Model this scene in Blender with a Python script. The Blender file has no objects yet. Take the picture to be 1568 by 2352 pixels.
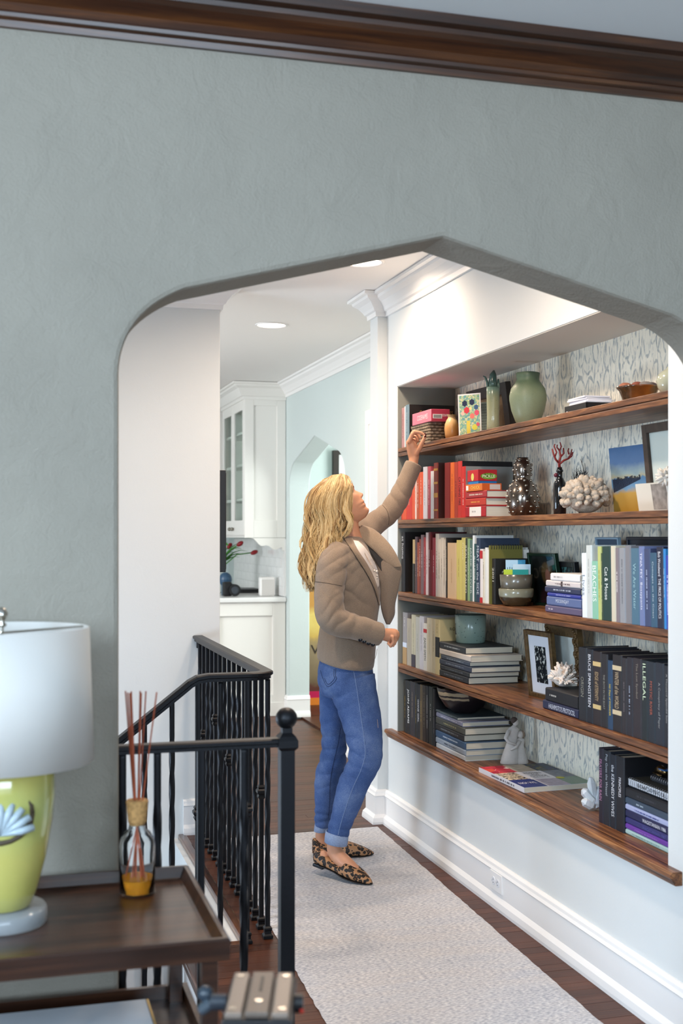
import bpy, bmesh, math, random
from mathutils import Vector, Matrix, noise
from mathutils.bvhtree import BVHTree
scene = bpy.context.scene
col = scene.collection

# ---------------------------------------------------------------- camera
F, Y0, VX, H = 2780.0, 1228.0, 0.0, 1.445        # focal length in px, horizon row, vanishing column, eye height
TH = math.atan((784 - VX) / F)
SN, CS = math.sin(TH), math.cos(TH)
camd = bpy.data.cameras.new('camera')
cam = bpy.data.objects.new('camera', camd)
col.objects.link(cam)
camd.sensor_fit = 'HORIZONTAL'; camd.sensor_width = 24.0
camd.lens = F / 1568 * 24.0
camd.shift_y = (Y0 - 1176) / 1568
camd.clip_start = 0.02
camd.dof.use_dof = True; camd.dof.focus_distance = 4.95; camd.dof.aperture_fstop = 4.0
cam.location = (0, 0, H)
cam.rotation_euler = (math.pi / 2, 0, -TH)
scene.camera = cam

# ---------------------------------------------------------------- light
scene.view_settings.view_transform = 'Standard'
scene.view_settings.look = 'None'
scene.view_settings.gamma = 1.0
scene.view_settings.use_curve_mapping = False
scene.view_settings.exposure = 0.45
world = bpy.data.worlds.new('world'); scene.world = world
world.use_nodes = True
wb = world.node_tree.nodes['Background']
wb.inputs[0].default_value = (0.72, 0.85, 1.0, 1); wb.inputs[1].default_value = 0.6

def area(name, loc, direction, sx, sy, power, color):
    d = bpy.data.lights.new(name, 'AREA'); d.shape = 'RECTANGLE'
    d.size, d.size_y, d.energy, d.color = sx, sy, power, color
    o = bpy.data.objects.new(name, d); col.objects.link(o)
    o.location = loc
    o.rotation_euler = Vector(direction).to_track_quat('-Z', 'Z').to_euler()
    return o
# daylight coming in at the windows, plus an added fill from behind
COOL = (0.66, 0.83, 1.0)
area('daylight_front_window', (-2.55, -0.35, 1.78), (1, 0.55, -0.22), 2.3, 1.05, 222, COOL)
area('fill_rear_window', (0.7, -2.35, 1.75), (0, 1, -0.12), 2.2, 1.1, 78, (0.66, 0.83, 1.0))  # weaker fill light added out of view behind the camera
area('daylight_stair_window', (-1.1, 4.7, 0.5), (1, 0, -0.10), 0.7, 0.7, 22, (0.62, 0.79, 1.0))
area('daylight_kitchen_window', (-1.7, 7.7, 1.45), (1, 0.35, 0.02), 2.0, 1.6, 74, (0.95, 0.98, 1.0))
area('daylight_next_room', (4.2, 8.3, 1.5), (-1, 0, 0), 1.6, 1.6, 62, (0.93, 1.0, 0.98))

# ---------------------------------------------------------------- measuring helpers
def dirv(u, v):
    a = (u - 784) / F; b = (Y0 - v) / F
    return Vector((CS * a + SN, CS - SN * a, b))
CAMP = Vector((0, 0, H))
def onx(u, v, x):
    d = dirv(u, v); return CAMP + d * (x / d.x)
def ony(u, v, y):
    d = dirv(u, v); return CAMP + d * (y / d.y)
def onz(u, v, z):
    d = dirv(u, v); return CAMP + d * ((z - H) / d.z)
def at(u, v, Z):
    return CAMP + dirv(u, v) * Z
RT = Vector((CS, -SN, 0)); FW = Vector((SN, CS, 0)); UP = Vector((0, 0, 1))

# ---------------------------------------------------------------- materials
def lin(c):
    if isinstance(c, str):
        c = c.lstrip('#'); c = [int(c[i:i + 2], 16) / 255 for i in (0, 2, 4)]
    return tuple((x / 12.92 if x <= 0.04045 else ((x + 0.055) / 1.055) ** 2.4) for x in c[:3]) + (1,)
MATS = {}
class NT:
    def __init__(s, name):
        s.m = bpy.data.materials.new(name); s.m.use_nodes = True
        s.t = s.m.node_tree; s.b = s.t.nodes['Principled BSDF']
    def n(s, typ, **kw):
        nd = s.t.nodes.new(typ)
        for k, v in kw.items():
            if k.startswith('i_'):
                key = k[2:]
                key = int(key) if key.isdigit() else key.replace('_', ' ')
                nd.inputs[key].default_value = v
            else: setattr(nd, k, v)
        return nd
    def l(s, a, b): s.t.links.new(a, b)
    def ramp(s, fac, stops, interp='LINEAR'):
        r = s.n('ShaderNodeValToRGB'); r.color_ramp.interpolation = interp
        e = r.color_ramp.elements
        while len(e) < len(stops): e.new(0.5)
        for i, (p, c) in enumerate(stops):
            e[i].position = p; e[i].color = lin(c) if isinstance(c, str) else (c if len(c) == 4 else tuple(c) + (1,))
        s.l(fac, r.inputs[0]); return r.outputs[0]
    def coords(s, scale=(1, 1, 1), rot=(0, 0, 0), kind='Object'):
        tc = s.n('ShaderNodeTexCoord'); mp = s.n('ShaderNodeMapping')
        mp.inputs['Scale'].default_value = scale; mp.inputs['Rotation'].default_value = rot
        s.l(tc.outputs[kind], mp.inputs[0]); return mp.outputs[0]
    def bump(s, fac, strength=0.3, dist=0.01):
        b = s.n('ShaderNodeBump'); b.inputs['Strength'].default_value = strength; b.inputs['Distance'].default_value = dist
        s.l(fac, b.inputs['Height']); s.l(b.outputs[0], s.b.inputs['Normal'])
    def mixc(s, fac, a, b, typ='MIX'):
        m = s.n('ShaderNodeMix', data_type='RGBA', blend_type=typ)
        for i, x in ((0, fac), (6, a), (7, b)):
            if hasattr(x, 'links'): s.l(x, m.inputs[i])
            elif isinstance(x, (int, float)): m.inputs[i].default_value = x
            else: m.inputs[i].default_value = lin(x)
        return m.outputs[2]
    def math(s, op, a, b=None, clamp=False):
        m = s.n('ShaderNodeMath', operation=op, use_clamp=clamp)
        for i, x in ((0, a), (1, b)):
            if x is None: continue
            if hasattr(x, 'links'): s.l(x, m.inputs[i])
            else: m.inputs[i].default_value = x
        return m.outputs[0]
def mat(color, rough=0.5, metal=0.0, grain=0.0, gscale=40.0, bump=0.0, bscale=60.0, bdist=0.004, spec=0.5, name=None, coat=0.0, trans=0.0, ior=1.45, sss=0.0, emit=None, estr=0.0, stretch=(1, 1, 1)):
    key = (str(color), rough, metal, grain, gscale, bump, bscale, bdist, spec, coat, trans, sss, str(emit), estr, stretch)
    if key in MATS: return MATS[key]
    n = NT(name or 'paint_%d' % len(MATS)); b = n.b
    b.inputs['Roughness'].default_value = rough; b.inputs['Metallic'].default_value = metal
    b.inputs['Specular IOR Level'].default_value = spec; b.inputs['Base Color'].default_value = lin(color)
    b.inputs['Coat Weight'].default_value = coat; b.inputs['Transmission Weight'].default_value = trans; b.inputs['IOR'].default_value = ior
    if sss: b.inputs['Subsurface Weight'].default_value = sss; b.inputs['Subsurface Radius'].default_value = (0.012, 0.005, 0.003); b.inputs['Subsurface Scale'].default_value = 0.5
    if emit: b.inputs['Emission Color'].default_value = lin(emit); b.inputs['Emission Strength'].default_value = estr
    if grain or bump:
        v = n.coords(stretch)
        if grain:
            t = n.n('ShaderNodeTexNoise', i_Scale=gscale, i_Detail=5.0); n.l(v, t.inputs[0])
            c = lin(color)
            d = tuple(max(0, x * (1 - grain)) for x in c[:3]); e = tuple(min(1, x * (1 + grain)) for x in c[:3])
            n.l(n.ramp(t.outputs[0], [(0.3, d), (0.7, e)]), b.inputs['Base Color'])
        if bump:
            t2 = n.n('ShaderNodeTexNoise', i_Scale=bscale, i_Detail=6.0); n.l(v, t2.inputs[0])
            n.bump(t2.outputs[0], bump, bdist)
    MATS[key] = n.m
    return n.m
def wood(name, dark, mid, light, rough=0.35, scale=1.0, axis='y', coat=0.0, gap=0.0, random_tone=False, contrast=1.0):
    if name in MATS: return MATS[name]
    n = NT(name); b = n.b
    st = {'x': (0.05, 1, 1), 'y': (1, 0.05, 1), 'z': (1, 1, 0.05)}[axis]
    v = n.coords(tuple(s * scale for s in st))
    if random_tone:
        oi = n.n('ShaderNodeObjectInfo'); vm = n.n('ShaderNodeVectorMath', operation='ADD')
        cb = n.n('ShaderNodeCombineXYZ'); n.l(n.math('MULTIPLY', oi.outputs['Random'], 37.0), cb.inputs[0]); n.l(n.math('MULTIPLY', oi.outputs['Random'], 91.0), cb.inputs[1])
        n.l(v, vm.inputs[0]); n.l(cb.outputs[0], vm.inputs[1]); v = vm.outputs[0]
    t = n.n('ShaderNodeTexNoise', i_Scale=26.0, i_Detail=7.0, i_Roughness=0.62, i_Distortion=0.6); n.l(v, t.inputs[0])
    t2 = n.n('ShaderNodeTexNoise', i_Scale=110.0, i_Detail=3.0); n.l(v, t2.inputs[0])
    f = n.math('ADD', n.math('MULTIPLY', t.outputs[0], 0.75), n.math('MULTIPLY', t2.outputs[0], 0.25))
    c = n.ramp(f, [(0.36, dark), (0.5, mid), (0.64, light)])
    if random_tone:
        c = n.mixc(n.math('MULTIPLY', oi.outputs['Random'], 0.55), c, n.mixc(1.0, c, '#6f5a52', 'MULTIPLY'))
    n.l(c, b.inputs['Base Color']); b.inputs['Roughness'].default_value = rough; b.inputs['Coat Weight'].default_value = coat; b.inputs['Coat Roughness'].default_value = 0.2
    n.bump(f, 0.18, 0.003)
    MATS[name] = n.m; return n.m

# ---------------------------------------------------------------- mesh building
ORG = {}
class MB:
    def __init__(s): s.v, s.f, s.mi, s.cols = [], [], [], None
    def add(s, vs, fs, mi=0):
        o = len(s.v); s.v += [Vector(p) for p in vs]
        s.f += [tuple(o + i for i in f) for f in fs]; s.mi += [mi] * len(fs); return s
    def box(s, x0, x1, y0, y1, z0, z1, mi=0):
        return s.add([(x, y, z) for z in (z0, z1) for y in (y0, y1) for x in (x0, x1)],
                     [(0, 2, 3, 1), (4, 5, 7, 6), (0, 1, 5, 4), (2, 6, 7, 3), (0, 4, 6, 2), (1, 3, 7, 5)], mi)
    def hexa(s, p, mi=0):   # 8 points: bottom 4 ccw, top 4 ccw
        return s.add(p, [(3, 2, 1, 0), (4, 5, 6, 7), (0, 1, 5, 4), (1, 2, 6, 5), (2, 3, 7, 6), (3, 0, 4, 7)], mi)
    def prism(s, poly, o, a, b, e, mi=0, capmi=None):   # polygon in plane (a,b) at o, extruded by vector e
        o, a, b, e = Vector(o), Vector(a), Vector(b), Vector(e); n = len(poly)
        base = [o + a * p[0] + b * p[1] for p in poly]
        k = len(s.v); s.v += base + [p + e for p in base]
        area2 = sum(poly[i][0] * poly[(i + 1) % n][1] - poly[(i + 1) % n][0] * poly[i][1] for i in range(n))
        flip = (area2 > 0) == (a.cross(b).dot(e) > 0)
        fs = [tuple(range(n)), tuple(range(2 * n - 1, n - 1, -1))] + [(i, n + i, n + (i + 1) % n, (i + 1) % n) for i in range(n)]
        for j, f in enumerate(fs):
            f = tuple(k + i for i in f); s.f.append(f[::-1] if flip else f); s.mi.append(capmi if (j < 2 and capmi is not None) else mi)
        return s
    def loft(s, rings, closed=True, caps=True, mi=0):
        k = len(s.v); m = len(rings[0])
        for r in rings: s.v += [Vector(p) for p in r]
        for i in range(len(rings) - 1):
            for j in range(m if closed else m - 1):
                a = k + i * m + j; b = k + i * m + (j + 1) % m
                s.f.append((a, b, b + m, a + m)); s.mi.append(mi)
        if caps and closed:
            s.f.append(tuple(k + j for j in range(m))[::-1]); s.mi.append(mi)
            e = k + (len(rings) - 1) * m; s.f.append(tuple(e + j for j in range(m))); s.mi.append(mi)
        return s
    def lathe(s, prof, c=(0, 0, 0), seg=24, mi=0, caps=True, wob=None):
        c = Vector(c); rings = []
        for i, (r, z) in enumerate(prof):
            rings.append([c + Vector((r * math.cos(2 * math.pi * j / seg) * (wob(j / seg, z) if wob else 1), r * math.sin(2 * math.pi * j / seg) * (wob(j / seg, z) if wob else 1), z)) for j in range(seg)])
        return s.loft(rings, True, caps, mi)
    def tube(s, pts, rad, seg=8, mi=0, caps=True, flat=1.0, up=None):
        pts = [Vector(p) for p in pts]
        if not hasattr(rad, '__len__'): rad = [rad] * len(pts)
        rings = []; nrm = None
        for i, p in enumerate(pts):
            t = (pts[min(i + 1, len(pts) - 1)] - pts[max(i - 1, 0)])
            t = t.normalized() if t.length > 1e-9 else Vector((0, 0, 1))
            if nrm is None:
                nrm = Vector(up) if up else (Vector((0, 0, 1)) if abs(t.z) < 0.9 else Vector((1, 0, 0)))
            nrm = (nrm - t * nrm.dot(t)); nrm = nrm.normalized() if nrm.length > 1e-6 else t.orthogonal().normalized()
            bn = t.cross(nrm)
            rings.append([p + (nrm * math.cos(2 * math.pi * j / seg) * flat + bn * math.sin(2 * math.pi * j / seg)) * rad[i] for j in range(seg)])
        return s.loft(rings, True, caps, mi)
    def ball(s, c, r, seg=16, rings=10, mi=0, M=None):
        c = Vector(c); r = r if hasattr(r, '__len__') else (r, r, r); R = []
        for i in range(rings + 1):
            a = math.pi * min(max(i / rings, 0.002), 0.998)
            ring = []
            for j in range(seg):
                p = Vector((r[0] * math.sin(a) * math.cos(2 * math.pi * j / seg), r[1] * math.sin(a) * math.sin(2 * math.pi * j / seg), -r[2] * math.cos(a)))
                ring.append(c + (M @ p if M else p))
            R.append(ring)
        return s.loft(R, True, True, mi)
    def mesh(s, name, off=Vector()):
        me = bpy.data.meshes.new(name)
        me.from_pydata([tuple(p - off) for p in s.v], [], s.f); me.update()
        if any(s.mi): me.polygons.foreach_set('material_index', s.mi)
        return me
    def build(s, name, mats, parent=None, loc=None, smooth=False, bevel=0.0, sub=0, label=None, bseg=2):
        off = ORG[parent.name] if parent else (Vector(loc) if loc is not None else Vector())
        me = s.mesh(name, off)
        for m in (mats if isinstance(mats, (list, tuple)) else [mats]): me.materials.append(m)
        if smooth: me.polygons.foreach_set('use_smooth', [True] * len(me.polygons))
        o = bpy.data.objects.new(name, me); col.objects.link(o)
        if parent: o.parent = parent
        else: o.location = off
        ORG[o.name] = off
        if bevel:
            b = o.modifiers.new('bevel', 'BEVEL'); b.width = bevel; b.segments = bseg; b.limit_method = 'ANGLE'; b.angle_limit = math.radians(40)
        if sub:
            u = o.modifiers.new('sub', 'SUBSURF'); u.levels = u.render_levels = sub
        if label: o['label'] = label
        return o
def tag(o, label, cat, group=None):
    o['label'] = label; o['category'] = cat
    if group: o['group'] = group
    return o
def thing(name, label, cat, loc, group=None):
    o = bpy.data.objects.new(name, None); col.objects.link(o); o.location = loc
    o.empty_display_size = 0.05; ORG[o.name] = Vector(loc)
    return tag(o, label, cat, group)
def struct(o): o['kind'] = 'structure'; return o
def inst(src, name, parent, loc, rotz=0.0, scale=None):      # another object sharing src's mesh data, loc relative to parent
    o = bpy.data.objects.new(name, src.data if hasattr(src, 'data') else src); col.objects.link(o); o.parent = parent
    o.location = loc; o.rotation_euler = (0, 0, rotz)
    if scale: o.scale = scale
    ORG[o.name] = Vector(loc) + (ORG[parent.name] if parent else Vector())
    return o
def sweep(mb, path, prof, mi=0, closed=False):    # sweep (out, z) profile along plan path, out = to the left of travel
    n = len(path); P = [Vector((p[0], p[1])) for p in path]; rings = []
    for i in range(n):
        d0 = (P[i] - P[i - 1]).normalized() if i > 0 else None
        d1 = (P[i + 1] - P[i]).normalized() if i < n - 1 else None
        if d0 is None: d0 = d1
        if d1 is None: d1 = d0
        n0 = Vector((-d0.y, d0.x)); n1 = Vector((-d1.y, d1.x)); m = (n0 + n1)
        m = m.normalized(); k = 1 / max(0.2, m.dot(n0))
        rings.append([Vector((P[i].x + m.x * k * o, P[i].y + m.y * k * o, z)) for o, z in prof])
    return mb.loft(rings, True, True, mi)
TXT = {}
def text_geo(s):
    if s in TXT: return TXT[s]
    cu = bpy.data.curves.new('t', 'FONT'); cu.body = s; cu.resolution_u = 2; cu.size = 1.0
    o = bpy.data.objects.new('t', cu); col.objects.link(o)
    bpy.context.view_layer.update()
    me = o.to_mesh(); v = [p.co.copy() for p in me.vertices]; f = [tuple(q.vertices) for q in me.polygons]
    o.to_mesh_clear(); bpy.data.objects.remove(o); bpy.data.curves.remove(cu)
    if v:
        x0 = min(p.x for p in v); x1 = max(p.x for p in v); y0 = min(p.y for p in v); y1 = max(p.y for p in v)
    else: x0 = y0 = 0; x1 = y1 = 1
    TXT[s] = (v, f, x0, x1, y0, y1); return TXT[s]
def text_on(mb, s, center, xd, yd, length, height, mi=0, keep=True, italic=0.0):
    v, f, x0, x1, y0, y1 = text_geo(s)
    if not v: return
    xd, yd = Vector(xd).normalized(), Vector(yd).normalized(); c = Vector(center)
    sx = length / (x1 - x0); sy = height / (y1 - y0)
    if keep: sx = min(sx, sy * 1.25); sy = min(sy, sx * 1.7)
    mb.add([c + xd * ((p.x - (x0 + x1) / 2) * sx + italic * (p.y - y0) * sy) + yd * ((p.y - (y0 + y1) / 2) * sy) for p in v], f, mi)
# ================================================================ the setting
W, NB = 1.87, 2.172                    # bookshelf wall, back of its niche
YL, YR, YP, YB = 5.626, 3.131, 5.79, 5.83
ZS = [1.866, 1.517, 1.167, 0.816, 0.484]   # tops of the shelves, last one the sill
ZN, ZC = 2.171, 2.65
YN, YF = 2.75, 2.922

def plaster(name, color, strength=0.35, scale=9.0, var=0.05):
    n = NT(name); n.b.inputs['Roughness'].default_value = 0.85; n.b.inputs['Specular IOR Level'].default_value = 0.25
    v = n.coords()
    t = n.n('ShaderNodeTexNoise', i_Scale=scale, i_Detail=8.0, i_Roughness=0.6, i_Distortion=0.8); n.l(v, t.inputs[0])
    t3 = n.n('ShaderNodeTexNoise', i_Scale=3.0, i_Detail=3.0); n.l(v, t3.inputs[0])
    c = lin(color); n.l(n.ramp(t3.outputs[0], [(0.3, tuple(x * (1 - var) for x in c[:3])), (0.7, tuple(min(1, x * (1 + var)) for x in c[:3]))]), n.b.inputs['Base Color'])
    t2 = n.n('ShaderNodeTexNoise', i_Scale=160.0, i_Detail=4.0); n.l(v, t2.inputs[0])
    n.bump(n.math('ADD', t.outputs[0], n.math('MULTIPLY', t2.outputs[0], 0.25)), strength, 0.02)
    return n.m
PL_FRONT = plaster('plaster_grey_green', '#938e83', 0.42, 11.0)
PL_HALL = plaster('plaster_pale', '#dcdfde', 0.05, 20.0, 0.01)
PL_FAR = plaster('plaster_pale_green', '#c9d4d2', 0.06, 20.0, 0.01)
CEIL = mat('#f3f1ed', 0.9, name='ceiling_paint')
CEILF = mat('#eef3f6', 0.9, name='ceiling_paint_front')
TRIM = mat('#efeeec', 0.35, name='trim_paint')
CABW = mat('#eceae4', 0.4, name='cabinet_paint')
DARKW = wood('crown_wood', '#21110a', '#3d2110', '#5e3718', 0.35, 0.9, 'x', coat=0.2)
PLANK = wood('plank_wood', '#30160d', '#552c1a', '#7d4b2f', 0.4, 1.0, 'x', coat=0.0, random_tone=True); PLANK.node_tree.nodes['Principled BSDF'].inputs['Specular IOR Level'].default_value = .3
SHELFW = wood('shelf_wood', '#3a2113', '#714527', '#a77346', 0.38, 2.0, 'y')
IRON = mat('#17181c', 0.42, 0.55, name='black_iron', bump=0.12, bscale=300)
GLASSD = mat('#dfe8f0', 0.05, emit='#dbe9ff', estr=1.0, name='window_sky')

# --- arch wall between the front room and the hall
ax0, ax1, apx, apz = 0.257, 1.811, 1.034, 2.166
def arch_outline(x0, x1, px, pz, zs=1.81, xs=0.15, zsl=2.006, n=14):
    L = []
    for i in range(n + 1):
        t = i / n
        # quadratic curve from the jamb (x0,zs) over the corner to the slope start
        c = (x0 + 0.004, zsl - 0.062)
        a = (x0, zs); b = (x0 + xs, zsl)
        L.append(((1 - t) ** 2 * a[0] + 2 * t * (1 - t) * c[0] + t * t * b[0], (1 - t) ** 2 * a[1] + 2 * t * (1 - t) * c[1] + t * t * b[1]))
    R = [(2 * px - x, z) for x, z in L[::-1]]
    return L + [(px, pz)] + R
out = arch_outline(ax0, ax1, apx, apz)
poly = [(-2.7, 0), (ax0, 0)] + out + [(ax1, 0), (2.9, 0), (2.9, 2.70), (-2.7, 2.70)]
mb = MB().prism(poly, (0, YN, 0), (1, 0, 0), (0, 0, 1), (0, YF - YN, 0))
o = struct(mb.build('wall_front', PL_FRONT, bevel=0.012)); 

# --- hall walls
for nm, b in (('wall_right', (W, NB + .05, YF, YP, -.02, ZS[4] - .02)), ('wall_right_upper', (W, NB + .05, YF, YP, ZN, ZC)), ('wall_right_far', (W, NB + .05, YL, YP, ZS[4] - .02, ZN)), ('wall_right_near', (W, NB + .05, YF, YR, ZS[4] - .02, ZN))): struct(MB().box(*b).build(nm, PL_HALL))
struct(MB().box(W - .05, 2.25, YP, YP + .125, -.02, ZC).build('wall_pilaster', PL_HALL, bevel=0.003))
struct(MB().box(-1.3, 1.03, YB, YB + .13, -2.7, ZC).build('wall_stair', PL_HALL, bevel=0.003))
mb = MB()
for b in [(-1.42, -1.3, YF, YB + .13, -2.7, 0.20), (-1.42, -1.3, YF, YB + .13, 1.30, ZC), (-1.42, -1.3, YF, 4.4, 0.20, 1.30), (-1.42, -1.3, 5.6, YB + .13, 0.20, 1.30)]: mb.box(*b)
struct(mb.build('wall_stair_side', PL_HALL))
mb = MB().box(0.80, 0.85, 4.24, YB, -2.7, -.02)
struct(mb.build('wall_stairwell', PL_HALL))
# far right wall with its own pointed opening
fy0, fy1 = 7.72, 9.34; fpy = (fy0 + fy1) / 2
fo = arch_outline(fy0, fy1, fpy, 2.165)
poly = [(YP + .125, -.02), (fy0, -.02)] + fo + [(fy1, -.02), (12.0, -.02), (12.0, ZC), (YP + .125, ZC)]
struct(MB().prism(poly, (2.2, 0, 0), (0, 1, 0), (0, 0, 1), (.17, 0, 0)).build('wall_far_right', PL_FAR, bevel=0.008))
# kitchen and next room shells
mb = MB().box(-2.0, 2.2, 12.0, 12.1, -.02, ZC)
struct(mb.build('wall_kitchen_end', PL_FAR))
mb = MB()
for b in [(-2.1, -2.0, YB + .13, 12.1, -.02, .62), (-2.1, -2.0, YB + .13, 12.1, 2.3, ZC), (-2.1, -2.0, YB + .13, 6.6, .62, 2.3), (-2.1, -2.0, 8.8, 12.1, .62, 2.3)]: mb.box(*b)
struct(mb.build('wall_kitchen_left', PL_FAR))
mb = MB().box(2.37, 4.5, 10.02, 10.12, -.02, ZC)
struct(mb.build('wall_next_room', PL_FAR))
struct(MB().box(4.4, 4.5, 6.2, 10.1, -.02, ZC).build('wall_next_room_side', PL_FAR))
struct(MB().box(2.37, 4.5, 6.1, 6.2, -.02, ZC).build('wall_next_room_near', PL_FAR))
# front room shell
mb = MB()
for b in [(-2.8, -2.7, -2.5, YN, 0, 1.2), (-2.8, -2.7, -2.5, YN, 2.35, 2.7), (-2.8, -2.7, -2.5, -1.55, 1.2, 2.35), (-2.8, -2.7, .85, YN, 1.2, 2.35)]: mb.box(*b)
struct(mb.build('wall_left', PL_FRONT))
struct(MB().box(2.9, 3.0, -2.5, YF, 0, 2.7).build('wall_front_room_right', PL_FRONT))
mb = MB()
for b in [(-2.8, 3.0, -2.6, -2.5, 0, .65), (-2.8, 3.0, -2.6, -2.5, 2.35, 2.7), (-2.8, -.45, -2.6, -2.5, .65, 2.35), (1.85, 3.0, -2.6, -2.5, .65, 2.35)]: mb.box(*b)
struct(mb.build('wall_back', PL_FRONT))
def window(name, plane, c, a0, a1, z0, z1, sgn):
    mb = MB(); fr = MB()
    def bx(m, p0, p1, q0, q1, r0, r1):
        if plane == 'x': m.box(c + p0, c + p1, q0, q1, r0, r1)
        else: m.box(q0, q1, c + p0, c + p1, r0, r1)
    for q in (a0, (a0 + a1) / 2 - .025, a1 - .05): bx(fr, -.03, .03, q, q + .05, z0, z1)
    for r in (z0, (z0 + z1) / 2 - .025, z1 - .05): bx(fr, -.025, .025, a0, a1, r, r + .05)
    o = struct(fr.build(name, TRIM))
    bx(mb, -.004, .004, a0 + .04, a1 - .04, z0 + .04, z1 - .04)
    mb.build('window_pane', GLASSD, o)
window('window_1', 'x', -2.74, -1.55, .85, 1.2, 2.35, 1)
window('window_2', 'y', -2.54, -.45, 1.85, .65, 2.35, 1)
window('window_3', 'x', -1.37, 4.4, 5.6, .2, 1.3, 1)
window('window_4', 'x', -2.05, 6.6, 8.8, .62, 2.3, 1)

# --- ceilings
struct(MB().box(-2.1, 4.5, YF, 12.1, ZC, ZC + .1).build('ceiling', CEIL))
struct(MB().box(-2.8, 3.0, -2.6, YN + .01, 2.665, 2.75).build('ceiling_front_room', CEILF))

# --- mouldings
def crown_prof(z, d=.095, h=.11):
    return [(0, z), (0, z - h), (.012, z - h), (.014, z - h + .022), (.024, z - h + .028), (.03, z - h + .04), (.05, z - .045), (.072, z - .03), (.076, z - .018), (d, z - .014), (d, z)]
PR = crown_prof(ZC - .002)
mb = MB(); sweep(mb, [(W, YF), (W, YP), (W - .05, YP), (W - .05, YP + .125), (2.2, YP + .125), (2.2, 12.0)][0:5], PR)
struct(mb.build('trim_1', TRIM))
mb = MB(); sweep(mb, [(2.2, YP + .125), (2.2, 9.43)], PR); struct(mb.build('trim_2', TRIM))
mb = MB(); sweep(mb, [(1.03, YB + .13), (1.03, YB), (-1.3, YB)], PR); struct(mb.build('trim_3', TRIM))
mb = MB()
WP = [(0, 2.666), (0, 2.553), (.012, 2.553), (.016, 2.566), (.028, 2.570), (.030, 2.578), (.022, 2.586), (.030, 2.600), (.052, 2.622), (.066, 2.630), (.070, 2.640), (.090, 2.644), (.094, 2.666)]
sweep(mb, [(2.9, YN), (-2.7, YN)], WP); struct(mb.build('trim_wood_crown', DARKW))
for i in []: pass

def base_prof(h=.165, t=.018):
    return [(0, .0), (.034, .0), (.034, .012), (.030, .032), (t + .003, .044), (t, .048), (t, h - .034), (t + .004, h - .028), (t - .002, h - .018), (t - .004, h - .008), (t - .012, h), (0, h)]
mb = MB(); sweep(mb, [(W, YF), (W, YP), (W - .05, YP), (W - .05, YP + .125), (2.2, YP + .125)], base_prof(.168)); struct(mb.build('baseboard_right', TRIM))
mb = MB(); sweep(mb, [(1.03, YB + .13), (1.03, YB), (.85, YB)], base_prof(.168)); struct(mb.build('baseboard_stair', TRIM))
mb = MB(); sweep(mb, [(2.2, YP + .125), (2.2, fy0), (2.37, fy0)], base_prof(.168)); struct(mb.build('baseboard_far_near', TRIM))
mb = MB(); sweep(mb, [(2.37, fy1), (2.2, fy1), (2.2, 9.42)], base_prof(.168)); struct(mb.build('baseboard_far', TRIM))
# door casing on the far right wall
p = onx(841, 942, 2.17)
mb = MB().box(2.176, 2.2, p.y - .93, p.y - .83, 0, p.z - .09).box(2.176, 2.2, p.y - .01, p.y + .05, 0, p.z - .09).box(2.176, 2.2, p.y - .93, p.y + .05, p.z - .09, p.z)
dr = struct(mb.build('door_1', TRIM, bevel=.004))
MB().box(2.185, 2.199, p.y - .83, p.y - .01, .01, p.z - .09).build('door_panel', TRIM, dr)

# --- floor: base slabs, planks on top
fl = MB()
for b in [(-2.8, 3.0, -2.6, 1.9, -.2, 0), (-2.8, -.6, 1.9, YF, -.2, 0), (1.9, 3.0, 1.9, YF, -.2, 0), (-.6, 1.9, 1.9, YF, -.2, -.018),
          (.63, W + .1, YF, 4.24, -.2, -.018), (.85, W + .1, 4.24, YB, -.2, -.018), (.85, 2.3, YB, 9.43, -.2, -.018), (-2.1, .85, YB + .13, 12.1, -.2, 0), (.85, 2.3, 9.43, 12.1, -.2, 0), (2.3, 4.5, 6.1, 10.1, -.2, 0)]: fl.box(*b)
floor = struct(fl.build('floor', PLANK))
MB().box(-1.42, .85, YF, YB, -2.8, -2.7).build('floor_lower', PLANK)['kind'] = 'structure'
unit = MB().box(0, 1, 0, 1, 0, 1).mesh('plank'); unit.materials.append(PLANK)
rnd = random.Random(4)
def planks(x0, x1, y0, y1, w=.0572):
    n = round((y1 - y0) / w); w = (y1 - y0) / n
    for i in range(n):
        cuts = [x0]
        if rnd.random() < .62: cuts.append(x0 + (x1 - x0) * rnd.uniform(.2, .8))
        cuts.append(x1)
        for a, b in zip(cuts, cuts[1:]):
            inst(unit, 'plank', floor, (a + .0006, y0 + i * w + .0006, -.018), 0, (b - a - .0012, w - .0012, .018 - rnd.random() * .0006))
planks(-.6, 1.9, 1.9, YF, .085); planks(.63, W, YF, 4.24); planks(.85, W, 4.24, YB); planks(.85, 2.2, YB, 9.42)
# nosings round the stair opening
NOSE = wood('nosing_wood', '#2a160d', '#4c2a18', '#75482a', .22, 1.0, 'y', coat=.4)
o = MB().box(.826, .864, 4.205, YB, -.03, .002).build('trim_4', NOSE, bevel=.006); struct(o)
o = MB().box(.60, .65, YF, 4.24, -.03, .002).box(.60, .864, 4.205, 4.245, -.03, .002).build('trim_5', NOSE, bevel=.006); struct(o)

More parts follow.
